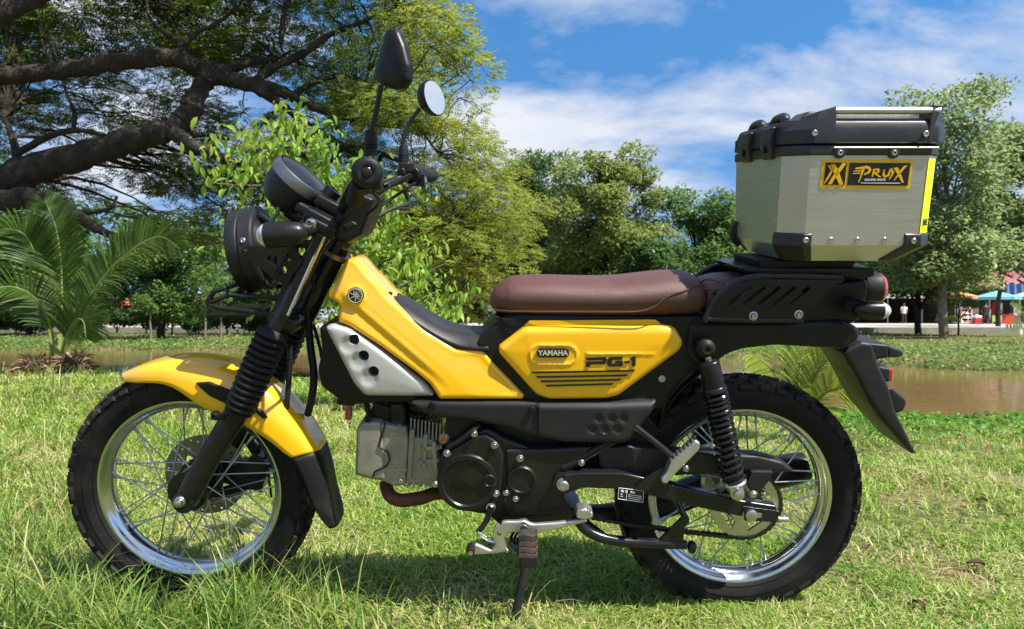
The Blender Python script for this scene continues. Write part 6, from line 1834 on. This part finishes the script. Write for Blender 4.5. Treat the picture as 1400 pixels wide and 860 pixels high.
# crankcase
case = panel([(600, 626), (610, 610), (640, 590), (668, 582), (690, 596), (735, 612), (800, 604), (816, 612), (800, 625), (775, 640), (765, 660), (772, 685), (795, 700), (780, 712), (700, 712), (668, 702), (640, 698), (612, 684), (598, 660)], -0.078, 6, 0.012, 6, r=6, to_y=0.07)
ebuild(case, 'crankcase', M_CAS, eng)
gen = MB().lathe(P(639, 657, -0.086), (0, -1, 0), [(-0.03, 0.068), (0.012, 0.066), (0.016, 0.063), (0.0165, 0.054), (0.013, 0.051), (0.013, 0.0)], 56)
ebuild(gen, 'generator_cover', M_CAS, eng)
ebuild(panel([(604, 628), (618, 612), (646, 595), (664, 590), (684, 604), (690, 624), (688, 664), (680, 690), (660, 702), (636, 697), (612, 682), (600, 660)], -0.088, 6, 0.010, 5, r=6, depth=0.03), 'left_engine_cover', M_CAS, eng)
ebuild(on_side(text_mb('YAMAHA', 0.0135, depth=0.001, offset=0.0003, space=1.1), P(637, 662, -0.1015)), 'cast_lettering', M_CAS, eng, fixn=False)
ebuild(MB().lathe(P(669, 655, -0.094), (0, -1, 0), [(0, 0.0155), (0.010, 0.0145), (0.012, 0.012), (0.0095, 0.0105), (0.0095, 0.0)], 28).box(P(669, 655, -0.1045), (0.021, 0.003, 0.003), Matrix.Rotation(R(30), 3, 'Y')), 'timing_plug', M_CAS, eng)
ebuild(panel([(690, 612), (740, 612), (812, 608), (800, 622), (778, 640), (768, 662), (775, 688), (790, 700), (700, 705), (688, 690), (692, 650)], -0.088, 6, 0.009, 6, r=5, depth=0.03), 'sprocket_cover', M_CAS, eng)
ebuild(MB().lathe(P(713, 655, -0.092), (0, -1, 0), [(0, 0.034), (0.008, 0.033), (0.011, 0.030), (0.011, 0.027), (0.007, 0.025), (0.007, 0.0)], 44), 'sprocket_cap', M_CAS, eng)
for u, v, r_ in ((611, 620, 0.006), (648, 593, 0.006), (676, 609, 0.006), (711, 627, 0.006), (795, 633, 0.0055), (678, 675, 0.006), (692, 674, 0.005), (705, 682, 0.005), (595, 662, 0.005), (671, 694, 0.008)):
    bolt(bike, u, v, -0.100, r_, M_STE, 0.007)
ebuild(MB().tube([P(612, 612, -0.094), P(630, 602, -0.098), P(645, 590, -0.098), P(655, 582, -0.09)], 0.006, 8, sub=3), 'breather_hose', M_RBL, eng)
ebuild(MB().tube([P(528, 660, 0.0), P(529, 668, -0.012), P(534, 678, -0.03), P(548, 684, -0.04), P(575, 681, -0.03), P(606, 674, 0.0), P(660, 690, 0.04), P(760, 702, 0.09)], 0.0155, 16, sub=6), 'exhaust_pipe', M_RST, eng)
MB().tube([P(700, 690, 0.09), P(820, 700, 0.12), P(900, 690, 0.135), P(960, 668, 0.14), P(1090, 640, 0.14), P(1100, 638, 0.14)], [0.016, 0.02, 0.036, 0.040, 0.040, 0.02], 20, sub=4).build('exhaust_silencer', M_SAT, bike)
for pts in ([P(500, 548, -0.03), P(505, 565, -0.035), P(520, 575, -0.03)], [P(540, 548, -0.02), P(552, 562, -0.03), P(575, 570, -0.03), P(590, 555, -0.04)], [P(600, 555, -0.05), P(592, 572, -0.05), P(570, 578, -0.045)]):
    MB().tube(pts, 0.0065, 10, sub=5).build('engine_hose', M_RBL, bike)
tbm = MB().lathe(P(545, 560, -0.03), P(545, 580, -0.03) - P(545, 560, -0.03), [(-0.02, 0.022), (0, 0.026), (0.02, 0.024), (0.03, 0.03), (0.035, 0.03)], 20)
tbm.box(P(525, 560, -0.02), (0.05, 0.05, 0.035), Matrix.Rotation(R(20), 3, 'Y'))
tbm.build('throttle_body', M_SAT, bike, bevel=0.003)
plate([(610, 566), (650, 574), (665, 590), (625, 608), (606, 596)], -0.075, -0.068, 2).build('engine_hanger', M_SAT, bike)
MB().box(P(560, 556, 0), (0.14, 0.05, 0.02)).build('frame_tube', M_SAT, bike, bevel=0.004)
MB().hull([P(u, v, -0.06) for u, v in ((640, 560), (880, 560), (905, 590), (860, 640), (790, 650), (720, 620), (640, 600))], [Vector((p.x, 0.06, p.z)) for p in [P(u, v, -0.06) for u, v in ((640, 560), (880, 560), (905, 590), (860, 640), (790, 650), (720, 620), (640, 600))]]).build('main_frame', M_SAT, bike, bevel=0.006)

# ------------------------------------------------------------------ swingarm, chain guard, stands, controls
sa = MB()
A = [(770, 662, 0.022), (800, 657, 0.018), (850, 658, 0.019), (900, 669, 0.0195), (950, 682, 0.019), (1010, 695, 0.0185), (1062, 702, 0.017)]
def bar(pts, y0, y1):
    top, bot = [], []
    for u, v, h in pts:
        p = P(u, v, y0); top.append(Vector((p.x, y0, p.z + h))); bot.append(Vector((p.x, y0, p.z - h)))
    a = top + bot[::-1]
    return MB().hull(a, [Vector((p.x, y1, p.z)) for p in a])
swn, swf = both(bar(A, -0.118, -0.090), 'swingarm', M_GLB, bike, bevel=0.005, seg=3)
plate([(846, 667), (880, 671), (879, 687), (845, 682)], -0.1186, -0.1182).build('warning_label', M_STB, swn)
wl = MB()
for (u0, v0, u1, v1) in ((847, 668, 879.5, 672), ):
    pass
for k, (u, v, w, h) in enumerate(((849, 669.5, 4, 3.2), (855, 670.3, 3, 3.2), (848.5, 675, 3, 1), (848.5, 678, 3, 1), (862, 671.5, 6, 2.6), (859, 676, 18, 0.8), (859, 678.6, 18, 0.8), (859, 681.2, 17, 0.8), (859, 683.6, 15, 0.8))):
    q = plate([(u, v), (u + w, v + w * 0.13), (u + w, v + h + w * 0.13), (u, v + h)], -0.1191, -0.1187); wl.add(q.v, q.f)
for a, b in (((846, 667), (880, 671)), ((880, 671), (879, 687)), ((879, 687), (845, 682)), ((845, 682), (846, 667)), ((857, 668.5), (856, 684))):
    wl.tube([P(*a, -0.1189), P(*b, -0.1189)], 0.0005, 4)
wl.build('warning_print', M_WHT, swn, fixn=False)
MB().lathe(P(770, 661, -0.108), (0, -1, 0), [(0.0, 0.016), (0.006, 0.015), (0.007, 0.0115), (0.016, 0.0115), (0.018, 0.009), (0.018, 0.005), (0.015, 0)], 18).build('pivot_bolt', M_STE, bike)
MB().lathe(P(770, 661, -0.108), (0, -1, 0), [(-0.02, 0.024), (0.003, 0.023), (0.004, 0.015)], 28).build('pivot_collar', M_GLB, bike)
MB().lathe(P(1026, 703, -0.120), (0, -1, 0), [(-0.006, 0.017), (0.0, 0.017), (0.001, 0.013), (0.010, 0.013), (0.012, 0.010), (0.012, 0)], 18).build('axle_nut', M_STE, bike)
plate([(1016, 692), (1066, 699), (1062, 714), (1018, 712)], -0.1215, -0.117, 1).build('chain_adjuster', M_GLB, bike, bevel=0.002)
plate([(1024, 700), (1042, 702), (1041, 708), (1023, 708)], -0.123, -0.120, 1).build('adjuster_washer', M_STE, bike)
bolt(bike, 1066, 710, -0.105, 0.006, M_STE, 0.018, ax=(1, 0, 0)); bolt(bike, 1030, 676, -0.118, 0.006, M_STE, 0.006)
cg = panel([(815, 612), (860, 608), (930, 617), (1000, 620), (1038, 622), (1068, 630), (1086, 643), (1064, 645), (1020, 643), (940, 648), (880, 652), (820, 640)], -0.086, 4, 0.008, 5, r=4, depth=0.03)
cg.build('chain_guard', M_DGR, bike)
plate([(1028, 645), (1058, 645), (1052, 657), (1040, 672), (1026, 672), (1022, 660)], -0.108, -0.090, 3).build('chain_guard_bracket', M_DGR, bike, bevel=0.003)
# passenger peg and its strut
MB().tube([P(868, 583, -0.105), P(905, 612, -0.12), P(934, 638, -0.13)], 0.0075, 12).build('peg_strut', M_GLB, bike)
pg = empty('passenger_footpeg', P(908, 652, -0.13), parent=bike)
po = pg.location.copy()
q = panel([(903, 653), (910, 645), (916, 630), (950, 600, 2), (957, 604, 3), (956, 614), (922, 648), (911, 661), (904, 659)], -0.134, 3, 0.008, 3, 0.016, r=3)
rel(q, po).build('peg_body', M_ALU, pg)
for k in range(7):
    t = k / 6.5
    u, v = 917 + 31 * t, 627 - 29 * t
    rel(MB().box(P(u + 1, v + 1, -0.134), (0.0045, 0.02, 0.006), Matrix.Rotation(R(-42), 3, 'Y')), po).build('peg_tooth', M_ALU, pg)
bolt(bike, 938, 641, -0.138, 0.005, M_STE, 0.006)
plate([(880, 655), (906, 640), (912, 652), (890, 672), (868, 668)], -0.126, -0.120, 2).build('peg_bracket', M_GLB, bike, bevel=0.002)
both(MB().tube([P(770, 640, -0.09), P(830, 606, -0.085), P(872, 584, -0.085)], 0.012, 12), 'frame_stay', M_SAT, bike)
# centre stand folded up
cs = MB()
cs.tube([P(788, 706, -0.085), P(802, 725, -0.095), P(830, 737, -0.10), P(870, 742, -0.10), P(905, 743, -0.10), P(938, 745, -0.10)], [0.012, 0.012, 0.0115, 0.0115, 0.0115, 0.010], 14, sub=3)
cs.build('centre_stand', M_GLB, bike)
MB().ball(P(946, 748, -0.10), 0.015, 16, (0.7, 1, 1)).build('centre_stand_foot', M_GLB, bike)
plate([(898, 743), (935, 706), (941, 707), (943, 714), (936, 720), (934, 743)], -0.108, -0.098, 2).build('centre_stand_arm', M_GLB, bike)
MB().lathe(P(938, 710, -0.115), Y, [(0, 0.0075), (0.1, 0.0075)], 12).build('centre_stand_peg', M_GLB, bike)
MB().tube([P(788, 706, 0.085), P(830, 737, 0.10), P(938, 745, 0.10)], 0.0115, 12).build('centre_stand_leg', M_GLB, bike)
a = P(860, 742, -0.1); MB().tube([a, Vector((a.x, 0.1, a.z))], 0.009, 12).build('centre_stand_crossbar', M_GLB, bike)
MB().hull([P(u, v, -0.075) for u, v in ((660, 698), (760, 700), (800, 712), (770, 722), (690, 724))], [Vector((p.x, 0.075, p.z)) for p in [P(u, v, -0.075) for u, v in ((660, 698), (760, 700), (800, 712), (770, 722), (690, 724))]]).build('footrest_mount', M_SAT, bike, bevel=0.005)
# gear lever: heel and toe
gl = empty('gear_lever', P(716, 721, -0.13), parent=bike)
go = gl.location.copy()
lev = panel([(649, 742, 4), (672, 752), (678, 745), (673, 728), (678, 716), (690, 712), (706, 712), (717, 711), (728, 716), (760, 714), (800, 709), (803, 713), (770, 721), (735, 729), (718, 730), (706, 727), (695, 728), (690, 735), (694, 752), (688, 755), (675, 757), (650, 758, 4), (639, 757)], -0.133, 3, 0.004, 3, 0.006, r=3)
lvo = rel(lev, go).build('lever_plate', M_ALU, gl)
ctm = MB()
for u, v, r_ in ((683, 722, 0.0055), (682, 736, 0.0055)): ctm.lathe(P(u, v, -0.16), Y, [(0, r_), (0.06, r_)], 14)
cut(lvo, rel(ctm, go))
rel(MB().lathe(P(643, 756, -0.165), Y, [(0, 0.004), (0, 0.008), (0.005, 0.0095), (0.03, 0.0095), (0.03, 0.007)], 16), go).build('toe_peg', M_RBL, gl)
rel(MB().lathe(P(643, 757, -0.168), Y, [(0, 0.001), (0.001, 0.0055), (0.006, 0.0055)], 16), go).build('toe_peg_end', M_STE, gl)
q = panel([(787, 701), (790, 696), (800, 694), (811, 700), (810, 708), (798, 710), (788, 707)], -0.160, 3, 0.006, 3, 0.03, r=3)
rel(q, go).build('heel_pad', M_ALU, gl)
for i in range(5):
    for j in range(3):
        rel(MB().box(P(791 + i * 4, 698 + j * 3.6, -0.166), (0.0035, 0.003, 0.0035), Matrix.Rotation(R(45), 3, 'Y')), go).build('pad_tooth', M_ALU, gl)
rel(MB().lathe(P(716, 721, -0.136), (0, -1, 0), [(-0.02, 0.013), (0.004, 0.013), (0.005, 0.0085), (0.010, 0.0085), (0.010, 0.005), (0.006, 0.004), (0.006, 0)], 20), go).build('lever_pivot', M_STE, gl)
bolt(bike, 693, 753, -0.138, 0.0035, M_STE, 0.003)
MB().tube([P(672, 692, -0.105), P(665, 712, -0.11), P(653, 728, -0.115)], [0.008, 0.0065, 0.006], 10, sub=3).build('shift_arm', M_SAT, bike)
MB().tube([P(653, 728, -0.118), P(668, 738, -0.122), P(690, 746, -0.125)], 0.0038, 8).build('shift_rod', M_STE, bike)
# driver's footpeg, seen end on, and the side stand below it
fp = empty('footpeg', P(720, 745, -0.17), parent=bike)
fo = fp.location.copy()
MU = mat('muddy_rubber', (0.028, 0.024, 0.02), 0.8, dust=0.9, dust_col=(0.22, 0.13, 0.08), bump=0.4, bscale=200)
for k in range(4):
    v = 733 + k * 8.5
    pts = [(709, v), (716, v - 2.5), (729, v), (735, v - 2), (735, v + 5), (728, v + 8), (716, v + 5.5), (709, v + 7)]
    a = [P(u, w, -0.205) for u, w in pts]
    rel(MB().hull(a, [Vector((p.x, -0.178, p.z)) for p in a]), fo).build('peg_block', MU, fp, bevel=0.0015)
rel(MB().hull([P(u, v, -0.21) for u, v in ((711, 762), (734, 762), (735, 776), (712, 778))], [Vector((p.x, -0.17, p.z)) for p in [P(u, v, -0.21) for u, v in ((711, 762), (734, 762), (735, 776), (712, 778))]]), fo).build('peg_base', M_RBL, fp, bevel=0.002)
rel(MB().tube([P(705, 728, -0.10), P(700, 738, -0.12), P(706, 748, -0.14), P(714, 750, -0.16)], 0.007, 10, sub=3), fo).build('peg_spring', M_GLB, fp)
sgw = W(700, 862, 1.585)
def loc_of(w): return Vector((w.x, w.y * CL + w.z * SL, -w.y * SL + w.z * CL))
foot = loc_of(Vector((sgw.x, sgw.y, 0.004)))
MB().tube([P(712, 735, -0.11), P(716, 770, -0.135), P(718, 780, -0.14), foot + (P(718, 780, -0.14) - foot) * 0.12, foot], [0.011, 0.011, 0.0105, 0.0095, 0.010], 14).build('side_stand', M_GLB, bike)
MB().box(foot + Vector((0, 0, 0.003)), (0.045, 0.03, 0.006), Matrix.Rotation(-LEAN, 3, 'X')).build('side_stand_foot', M_GLB, bike)
for o in list(COL.objects):
    if o.name.startswith('lamp_bracket') or o.name.startswith('rack_side_plate'): o.parent = bike
# ================================================================== THE TOP CASE
case_e = empty('top_case', (0, 0, 0), (LEAN, 0, 0), label='aluminium top case with black lid corners and a yellow sticker, on the rear rack', cat='top case')
# body: outline at the top and at the bottom of the upright walls, then at the floor; corners are chamfered. x from the photo, y by measure
zt = P(1100, 211, -0.19).z; zm = P(1108, 336, -0.172).z; zb = P(1120, 357, -0.150).z
def ring8(x0, x1, w, c, z, e=0.030): return [Vector(p) for p in ((x0 + c, -w, z), (x1 - e, -w, z), (x1, -w + e, z), (x1, w - e, z), (x1 - e, w, z), (x0 + c, w, z), (x0, w - c, z), (x0, -w + c, z))]
XL0 = P(1069, 211, -0.150).x; XR0 = P(1270, 211, -0.19).x + 0.030
XL1 = P(1061, 327, -0.138).x; XR1 = P(1256, 320, -0.178).x + 0.030
zt += 0.0
top8 = ring8(XL0, XR0, 0.190, 0.040, zt)
mid8 = ring8(XL1, XR1, 0.178, 0.040, zm)
bot8 = ring8(XL1 + 0.022, XR1 - 0.045, 0.150, 0.036, zb)
def lerp8(a, b, t): return [p + (q - p) * t for p, q in zip(a, b)]
body = MB()
vs = top8 + mid8 + bot8
fs = [tuple(range(8)), tuple(range(23, 15, -1))]
for i in range(2):
    for k in range(8):
        k2 = (k + 1) % 8
        fs.append((i * 8 + k, i * 8 + k2, (i + 1) * 8 + k2, (i + 1) * 8 + k))
body.add(vs, fs).build('case_body', M_BOX, case_e, bevel=0.0018)
ctr = sum(top8, Vector()) / 8
def face_pt(k, a, t, out=0.0):
    """point on wall k (between outline corners k and k+1): a along, t down from the lid (0) to the fold (1)"""
    k2 = (k + 1) % 8
    p = top8[k] + (top8[k2] - top8[k]) * a; q = mid8[k] + (mid8[k2] - mid8[k]) * a
    n = (top8[k2] - top8[k]).cross(mid8[k] - top8[k]).normalized()
    if n.dot(p - ctr) < 0: n = -n
    return p + (q - p) * t + n * out, n
def hit_wall(u, v, k):
    o, n = face_pt(k, 0.5, 0.5)
    return PP(u, v, o, n), n
# lid: band, raised shell, corner guards, rails
def scale8(r8, f, dz): 
    c = sum(r8, Vector()) / 8
    return [Vector((c.x + (p.x - c.x) * f, c.y + (p.y - c.y) * f, p.z + dz)) for p in r8]
def stack(name, rings, m, parent=case_e, bevel=0.003):
    vs, fs = [], []
    for r_ in rings: vs += r_
    n = len(rings)
    fs.append(tuple(range(7, -1, -1))); fs.append(tuple((n - 1) * 8 + k for k in range(8)))
    for i in range(n - 1):
        for k in range(8):
            k2 = (k + 1) % 8
            fs.append((i * 8 + k, i * 8 + k2, (i + 1) * 8 + k2, (i + 1) * 8 + k))
    return MB().add(vs, fs).build(name, m, parent, bevel=bevel)
stack('lid_band', [scale8(top8, 1.022, -0.002), scale8(top8, 1.022, 0.0135), scale8(top8, 1.01, 0.0185)], M_BXP)
lid8 = ring8(XL0, XR0 + 0.010, 0.192, 0.046, zt)
lid = stack('lid', [scale8(lid8, 1.01, 0.0195), scale8(lid8, 1.02, 0.024), scale8(lid8, 1.02, 0.046), scale8(lid8, 0.99, 0.062), scale8(lid8, 0.95, 0.068)], M_BXP, bevel=0.004)
ZL = zt
hgt = P(1130, 145, -0.19).z - zt
# corner guards: chunky wedges on the four corners that carry the rails
LT = scale8(lid8, 1.03, 0)
def wedge(sx, sy):
    x_edge = max(p.x for p in LT) if sx > 0 else min(p.x for p in LT)
    w = 0.197
    cx = 0.050
    run = 0.088 if sx < 0 else 0.040            # length of the guard along the side
    xo = x_edge
    def pt(dx, dy, z): return Vector((xo - sx * dx, sy * (w - dy), ZL + z))
    b = [pt(cx - 0.004, 0, 0.020), pt(run if sx < 0 else run + 0.012, 0, 0.020), pt(run if sx < 0 else run + 0.012, 0.05, 0.020), pt(0.0, 0.05, 0.020), pt(0, cx - 0.004, 0.020)]
    mid = [p + Vector((0, 0, 0.026)) for p in b]
    t = [pt(0.026, 0.006, hgt + 0.002), pt(run + 0.006, 0.004, hgt + 0.003), pt(run + 0.006, 0.05, hgt), pt(0.03, 0.06, 0.060), pt(0.014, cx + 0.004, 0.056)]
    if sx < 0:
        t = [pt(cx + 0.006, 0.006, hgt * 0.90), pt(run, 0.004, hgt), pt(run, 0.05, hgt * 0.98), pt(0.040, 0.06, 0.070), pt(0.028, cx + 0.012, 0.066)]
    q = MB(); vs = b + mid + t
    fs = [(4, 3, 2, 1, 0), (10, 11, 12, 13, 14)]
    for i in range(2):
        for k in range(5):
            k2 = (k + 1) % 5
            fs.append((i * 5 + k, i * 5 + k2, (i + 1) * 5 + k2, (i + 1) * 5 + k))
    q.add(vs, fs)
    return q.build('corner_guard', M_BXP, lid, bevel=0.003)
for sx in (-1, 1):
    for sy in (-1, 1): wedge(sx, sy)
for sy in (-1, 1):
    xa = min(p.x for p in LT) + 0.086; xb_ = max(p.x for p in LT) - 0.030
    MB().tube([Vector((xa, sy * 0.187, ZL + hgt - 0.008)), Vector((xb_, sy * 0.187, ZL + hgt - 0.008))], 0.0068, 14).build('carry_rail', M_ALU, lid)
    MB().box(((xa + xb_) / 2 - 0.012, sy * 0.150, ZL + hgt - 0.022), (xb_ - xa - 0.03, 0.004, 0.034)).build('lid_plate', mat('galvanised_sheet', (0.60, 0.60, 0.59), 0.36, 0.8, var=0.1, vscale=40) if 'galvanised_sheet' not in MATS else MATS['galvanised_sheet'], lid)
    MB().box(((xa + xb_) / 2, sy * 0.192, ZL + 0.012), (xb_ - xa, 0.010, 0.003)).build('lid_trim', M_ALU, lid, bevel=0.001)
def screw(p, n, r_=0.0055, parent=case_e, nm='screw'):
    s_ = r_ / 0.0055
    MB().lathe(p - n * 0.002 * s_, n, [(0, r_), (0.003 * s_, r_), (0.0042 * s_, r_ * 0.8), (0.0038 * s_, r_ * 0.45), (0.0025 * s_, r_ * 0.4), (0.0025 * s_, 0)], 14).build(nm, M_STE, parent)
for u, v in ((1114, 182), (1266, 183)):
    screw(PP(u, v, Vector((0, -0.199, 0)), Y), -Y, 0.0058, lid)
for u, v in ((1149, 209), (1223, 209)):
    o_ = PP(u, v, Vector((0, -0.196, 0)), Y)
    MB().lathe(o_ + Y * 0.008, -Y, [(0, 0.011), (0.008, 0.010), (0.009, 0.007)], 18).build('rivet_boss', M_BXP, lid)
    screw(o_, -Y, 0.0052, lid)
# latches on the front of the lid
XF = min(p.x for p in LT)
for yy in (-0.085, 0.055):
    ltc = empty('latch', Vector((XF, yy, ZL)), parent=case_e)
    q = MB().hull([Vector((-0.006, -0.032, 0.058)), Vector((-0.010, -0.032, 0.030)), Vector((-0.004, -0.026, -0.006)), Vector((0.006, -0.028, -0.006)), Vector((0.012, -0.032, 0.058))],
                  [Vector((-0.006, 0.032, 0.058)), Vector((-0.010, 0.032, 0.030)), Vector((-0.004, 0.026, -0.006)), Vector((0.006, 0.028, -0.006)), Vector((0.012, 0.032, 0.058))])
    q.build('latch_plate', M_BXP, ltc, bevel=0.004)
    MB().lathe((-0.006, 0, 0.015), (-1, 0, 0), [(0, 0.008), (0.006, 0.008), (0.008, 0.005), (0.008, 0)], 16).build('latch_lock', M_SAT, ltc)
    MB().tube([Vector((0.014, -0.030, 0.052)), Vector((0.02, -0.03, 0.075)), Vector((0.022, 0.03, 0.075)), Vector((0.014, 0.03, 0.052))], 0.009, 12, sub=4).build('latch_handle', M_BXP, ltc)
MB().hull([Vector((XF + 0.030, -0.035, ZL + 0.060)), Vector((XF + 0.030, 0.02, ZL + 0.060)), Vector((XF + 0.07, 0.02, ZL + 0.082)), Vector((XF + 0.07, -0.035, ZL + 0.082))],
          [Vector((XF + 0.034, -0.035, ZL + 0.056)), Vector((XF + 0.034, 0.02, ZL + 0.056)), Vector((XF + 0.074, 0.02, ZL + 0.076)), Vector((XF + 0.074, -0.035, ZL + 0.076))]).build('lid_window', MATS['galvanised_sheet'], lid)
for yy in (-0.12, 0.09):
    MB().hull([Vector((XF + a, yy - b, ZL + z)) for a, b, z in ((0.02, 0.04, 0.056), (0.1, 0.045, 0.056), (0.1, 0.04, hgt - 0.010), (0.05, 0.032, 0.084))],
              [Vector((XF + a, yy + b, ZL + z)) for a, b, z in ((0.02, 0.04, 0.056), (0.1, 0.045, 0.056), (0.1, 0.04, hgt - 0.010), (0.05, 0.032, 0.084))]).build('lid_hump', M_BXP, lid, bevel=0.004)
# bottom corner guards
for k in (7, 1, 3, 5):                                   # the chamfered corners
    k2 = (k + 1) % 8
    def cr_(r8, f):  # outline corner pushed outwards a little
        c = sum(r8, Vector()) / 8
        return [p + (p - c).normalized() * f for p in r8]
    M0 = cr_(lerp8(top8, mid8, 0.875), 0.004); M1 = cr_(mid8, 0.006); M2 = cr_(bot8, 0.005)
    prev, nxt = (k - 1) % 8, (k2 + 1) % 8
    def row(r8, e): return [r8[k] + (r8[prev] - r8[k]).normalized() * e, r8[k], r8[k2], r8[k2] + (r8[nxt] - r8[k2]).normalized() * e]
    ee = 0.016 if k in (7, 5) else 0.030
    rows = [row(M0, ee), row(M1, ee), row(M2, ee * 0.7)]
    inn_ = [[p + (ctr - p).normalized() * 0.012 for p in r_] for r_ in rows]
    q = MB(); vs = [p for r_ in rows for p in r_] + [p for r_ in inn_ for p in r_]
    fs = []
    for b0_ in (0, 12):
        for i in range(2):
            for j in range(3): fs.append((b0_ + i * 4 + j, b0_ + i * 4 + j + 1, b0_ + (i + 1) * 4 + j + 1, b0_ + (i + 1) * 4 + j))
    edge_ = [0, 1, 2, 3, 7, 11, 10, 9, 8, 4]
    for a, b in zip(edge_, edge_[1:] + edge_[:1]): fs.append((a, b, 12 + b, 12 + a))
    q.add(vs, fs).build('base_guard', M_BXP, case_e, bevel=0.002)
for u, v in ((1100, 328), (1247, 329)):
    p, n = hit_wall(u, v, 0); screw(p + n * 0.006, n)
for u, v in ((1135.5, 328), (1172, 328), (1209, 328)):
    p, n = hit_wall(u, v, 0); screw(p, n)
for t in (0.1, 0.4, 0.7):
    p, n = face_pt(7, 0.03, t, 0.0)
    screw(p, n, 0.003)
for t in (0.1, 0.42, 0.74):
    for a in (0.06, 0.95):
        p, n = face_pt(6, a, t, 0.0); screw(p, n, 0.003)
MB().tube([Vector((XL1 - 0.002, 0.125, zm + 0.035)), Vector((XL1 - 0.012, 0.125, zm + 0.02)), Vector((XL1 - 0.010, 0.125, zm - 0.004)), Vector((XL1 + 0.006, 0.125, zm - 0.02))], 0.006, 10, sub=3).build('tie_hook', M_BXP, case_e)
# sticker on the near wall
stk_o, stn = face_pt(0, 0.5, 0.5)
def on_wall(u, v, out): return PP(u, v, stk_o, stn) + stn * out
def decal(poly, out, m, name, parent):
    a = [on_wall(u, v, out) for u, v in poly]
    return MB().hull(a, [p - stn * 0.0006 for p in a]).build(name, m, parent)
stk = empty('sticker', on_wall(1184, 238, 0), parent=case_e)
def decal_s(poly, out, m, name):
    a = [on_wall(u, v, out) - stk.location for u, v in poly]
    return MB().hull(a, [p - stn * 0.0006 for p in a]).build(name, m, stk)
def Z(x, y): return (1100 + x / 6.615, 200 + y / 6.615)
decal_s([Z(165, 120), Z(981, 122), Z(948, 384), Z(134, 380)], 0.0010, M_STK, 'sticker_ground')
decal_s([Z(190, 146), Z(380, 150), Z(358, 350), Z(168, 346)], 0.0018, M_STB, 'sticker_field')
decal_s([Z(405, 150), Z(955, 152), Z(928, 356), Z(382, 352)], 0.0018, M_STB, 'sticker_field')
def strokes(lst, m, name, out=0.0026):
    for s in lst: decal_s([Z(*p) for p in s], out, m, name)
# big brushed X
strokes([[(232, 165), (270, 160), (300, 215), (345, 345), (310, 348), (275, 270)], [(340, 150), (372, 155), (330, 215), (285, 265), (240, 340), (205, 344), (250, 270), (290, 215)],
         [(205, 170), (225, 172), (252, 220), (222, 275), (176, 338), (172, 330), (205, 270), (232, 222)]], M_STK, 'sticker_stroke')
# wordmark strokes: P R O X
strokes([
    [(520, 190), (545, 190), (512, 268), (486, 328), (478, 326), (500, 265)],                       # P stem
    [(452, 196), (560, 176), (592, 190), (598, 215), (580, 244), (530, 262), (536, 246), (566, 230), (574, 212), (562, 200), (528, 204), (455, 208)],
    [(425, 244), (500, 236), (498, 248), (428, 250)], [(436, 222), (512, 214), (508, 226), (440, 230)],
    [(615, 214), (634, 212), (612, 276), (600, 274)],                                                  # R
    [(612, 206), (664, 200), (680, 214), (672, 236), (645, 246), (690, 276), (668, 280), (622, 246), (626, 236), (652, 230), (656, 216), (612, 218)],
    [(706, 210), (724, 206), (716, 250), (728, 266), (744, 258), (764, 206), (782, 206), (758, 268), (728, 282), (704, 274), (698, 252)],   # U-like O
    [(768, 204), (784, 200), (806, 236), (764, 300), (756, 298), (784, 240)],                          # chevron
    [(800, 196), (836, 190), (862, 240), (892, 330), (874, 328), (840, 262)], [(894, 176), (924, 174), (880, 222), (846, 262), (806, 310), (800, 306), (834, 254), (862, 214)],
], M_STK, 'sticker_letter')
decal_s([Z(505, 328), Z(860, 330), Z(858, 337), Z(503, 334)], 0.0026, M_WHT, 'sticker_rule')
tm = text_mb('RACING PARTS', 0.0056, shear=0.25, offset=0.0002, depth=0.0003, space=1.05)
zd = (face_pt(0, 0.5, 0.0)[0] - face_pt(0, 0.5, 1.0)[0]).normalized(); xd = Vector((1, 0, 0)); zd = (zd - xd * zd.dot(xd)).normalized()
on_side(tm, on_wall(*Z(630, 303), 0.0024) - stk.location, xd, zd).build('sticker_lettering', M_WHT, stk, fixn=False)
# reflective tape down the rear corner
k = 1
tp = []
for t in (0.04, 0.86):
    for a in (0.0, 0.97): tp.append(face_pt(k, a, t, 0.0012)[0])
tn = face_pt(k, 0.5, 0.5)[1]
q = [tp[0], tp[1], tp[3], tp[2]]
tape = MB().hull(q, [p - tn * 0.0008 for p in q]).build('reflective_tape', M_NEO, case_e)
for a in (0.3, 0.62):
    b0_, b1_ = face_pt(k, a, 0.04, 0.0018)[0], face_pt(k, a, 0.86, 0.0018)[0]
    w_ = (top8[2] - top8[1]).normalized() * 0.0016
    qq = [b0_ - w_, b0_ + w_, b1_ + w_, b1_ - w_]
    MB().hull(qq, [p - tn * 0.0005 for p in qq]).build('tape_stripe', mat('tape_darker_line', (0.72, 0.88, 0.01), 0.5) if 'tape_darker_line' not in MATS else MATS['tape_darker_line'], tape)  # stripes slightly darker than the tape
xd2 = (top8[2] - top8[1]).normalized()
on_side(text_mb('SHE', 0.0165, offset=0.0004, depth=0.0003, space=1.0), face_pt(k, 0.5, 0.74, 0.0022)[0], xd2, Vector((0, 0, 1))).build('tape_lettering', M_STB, tape, fixn=False)
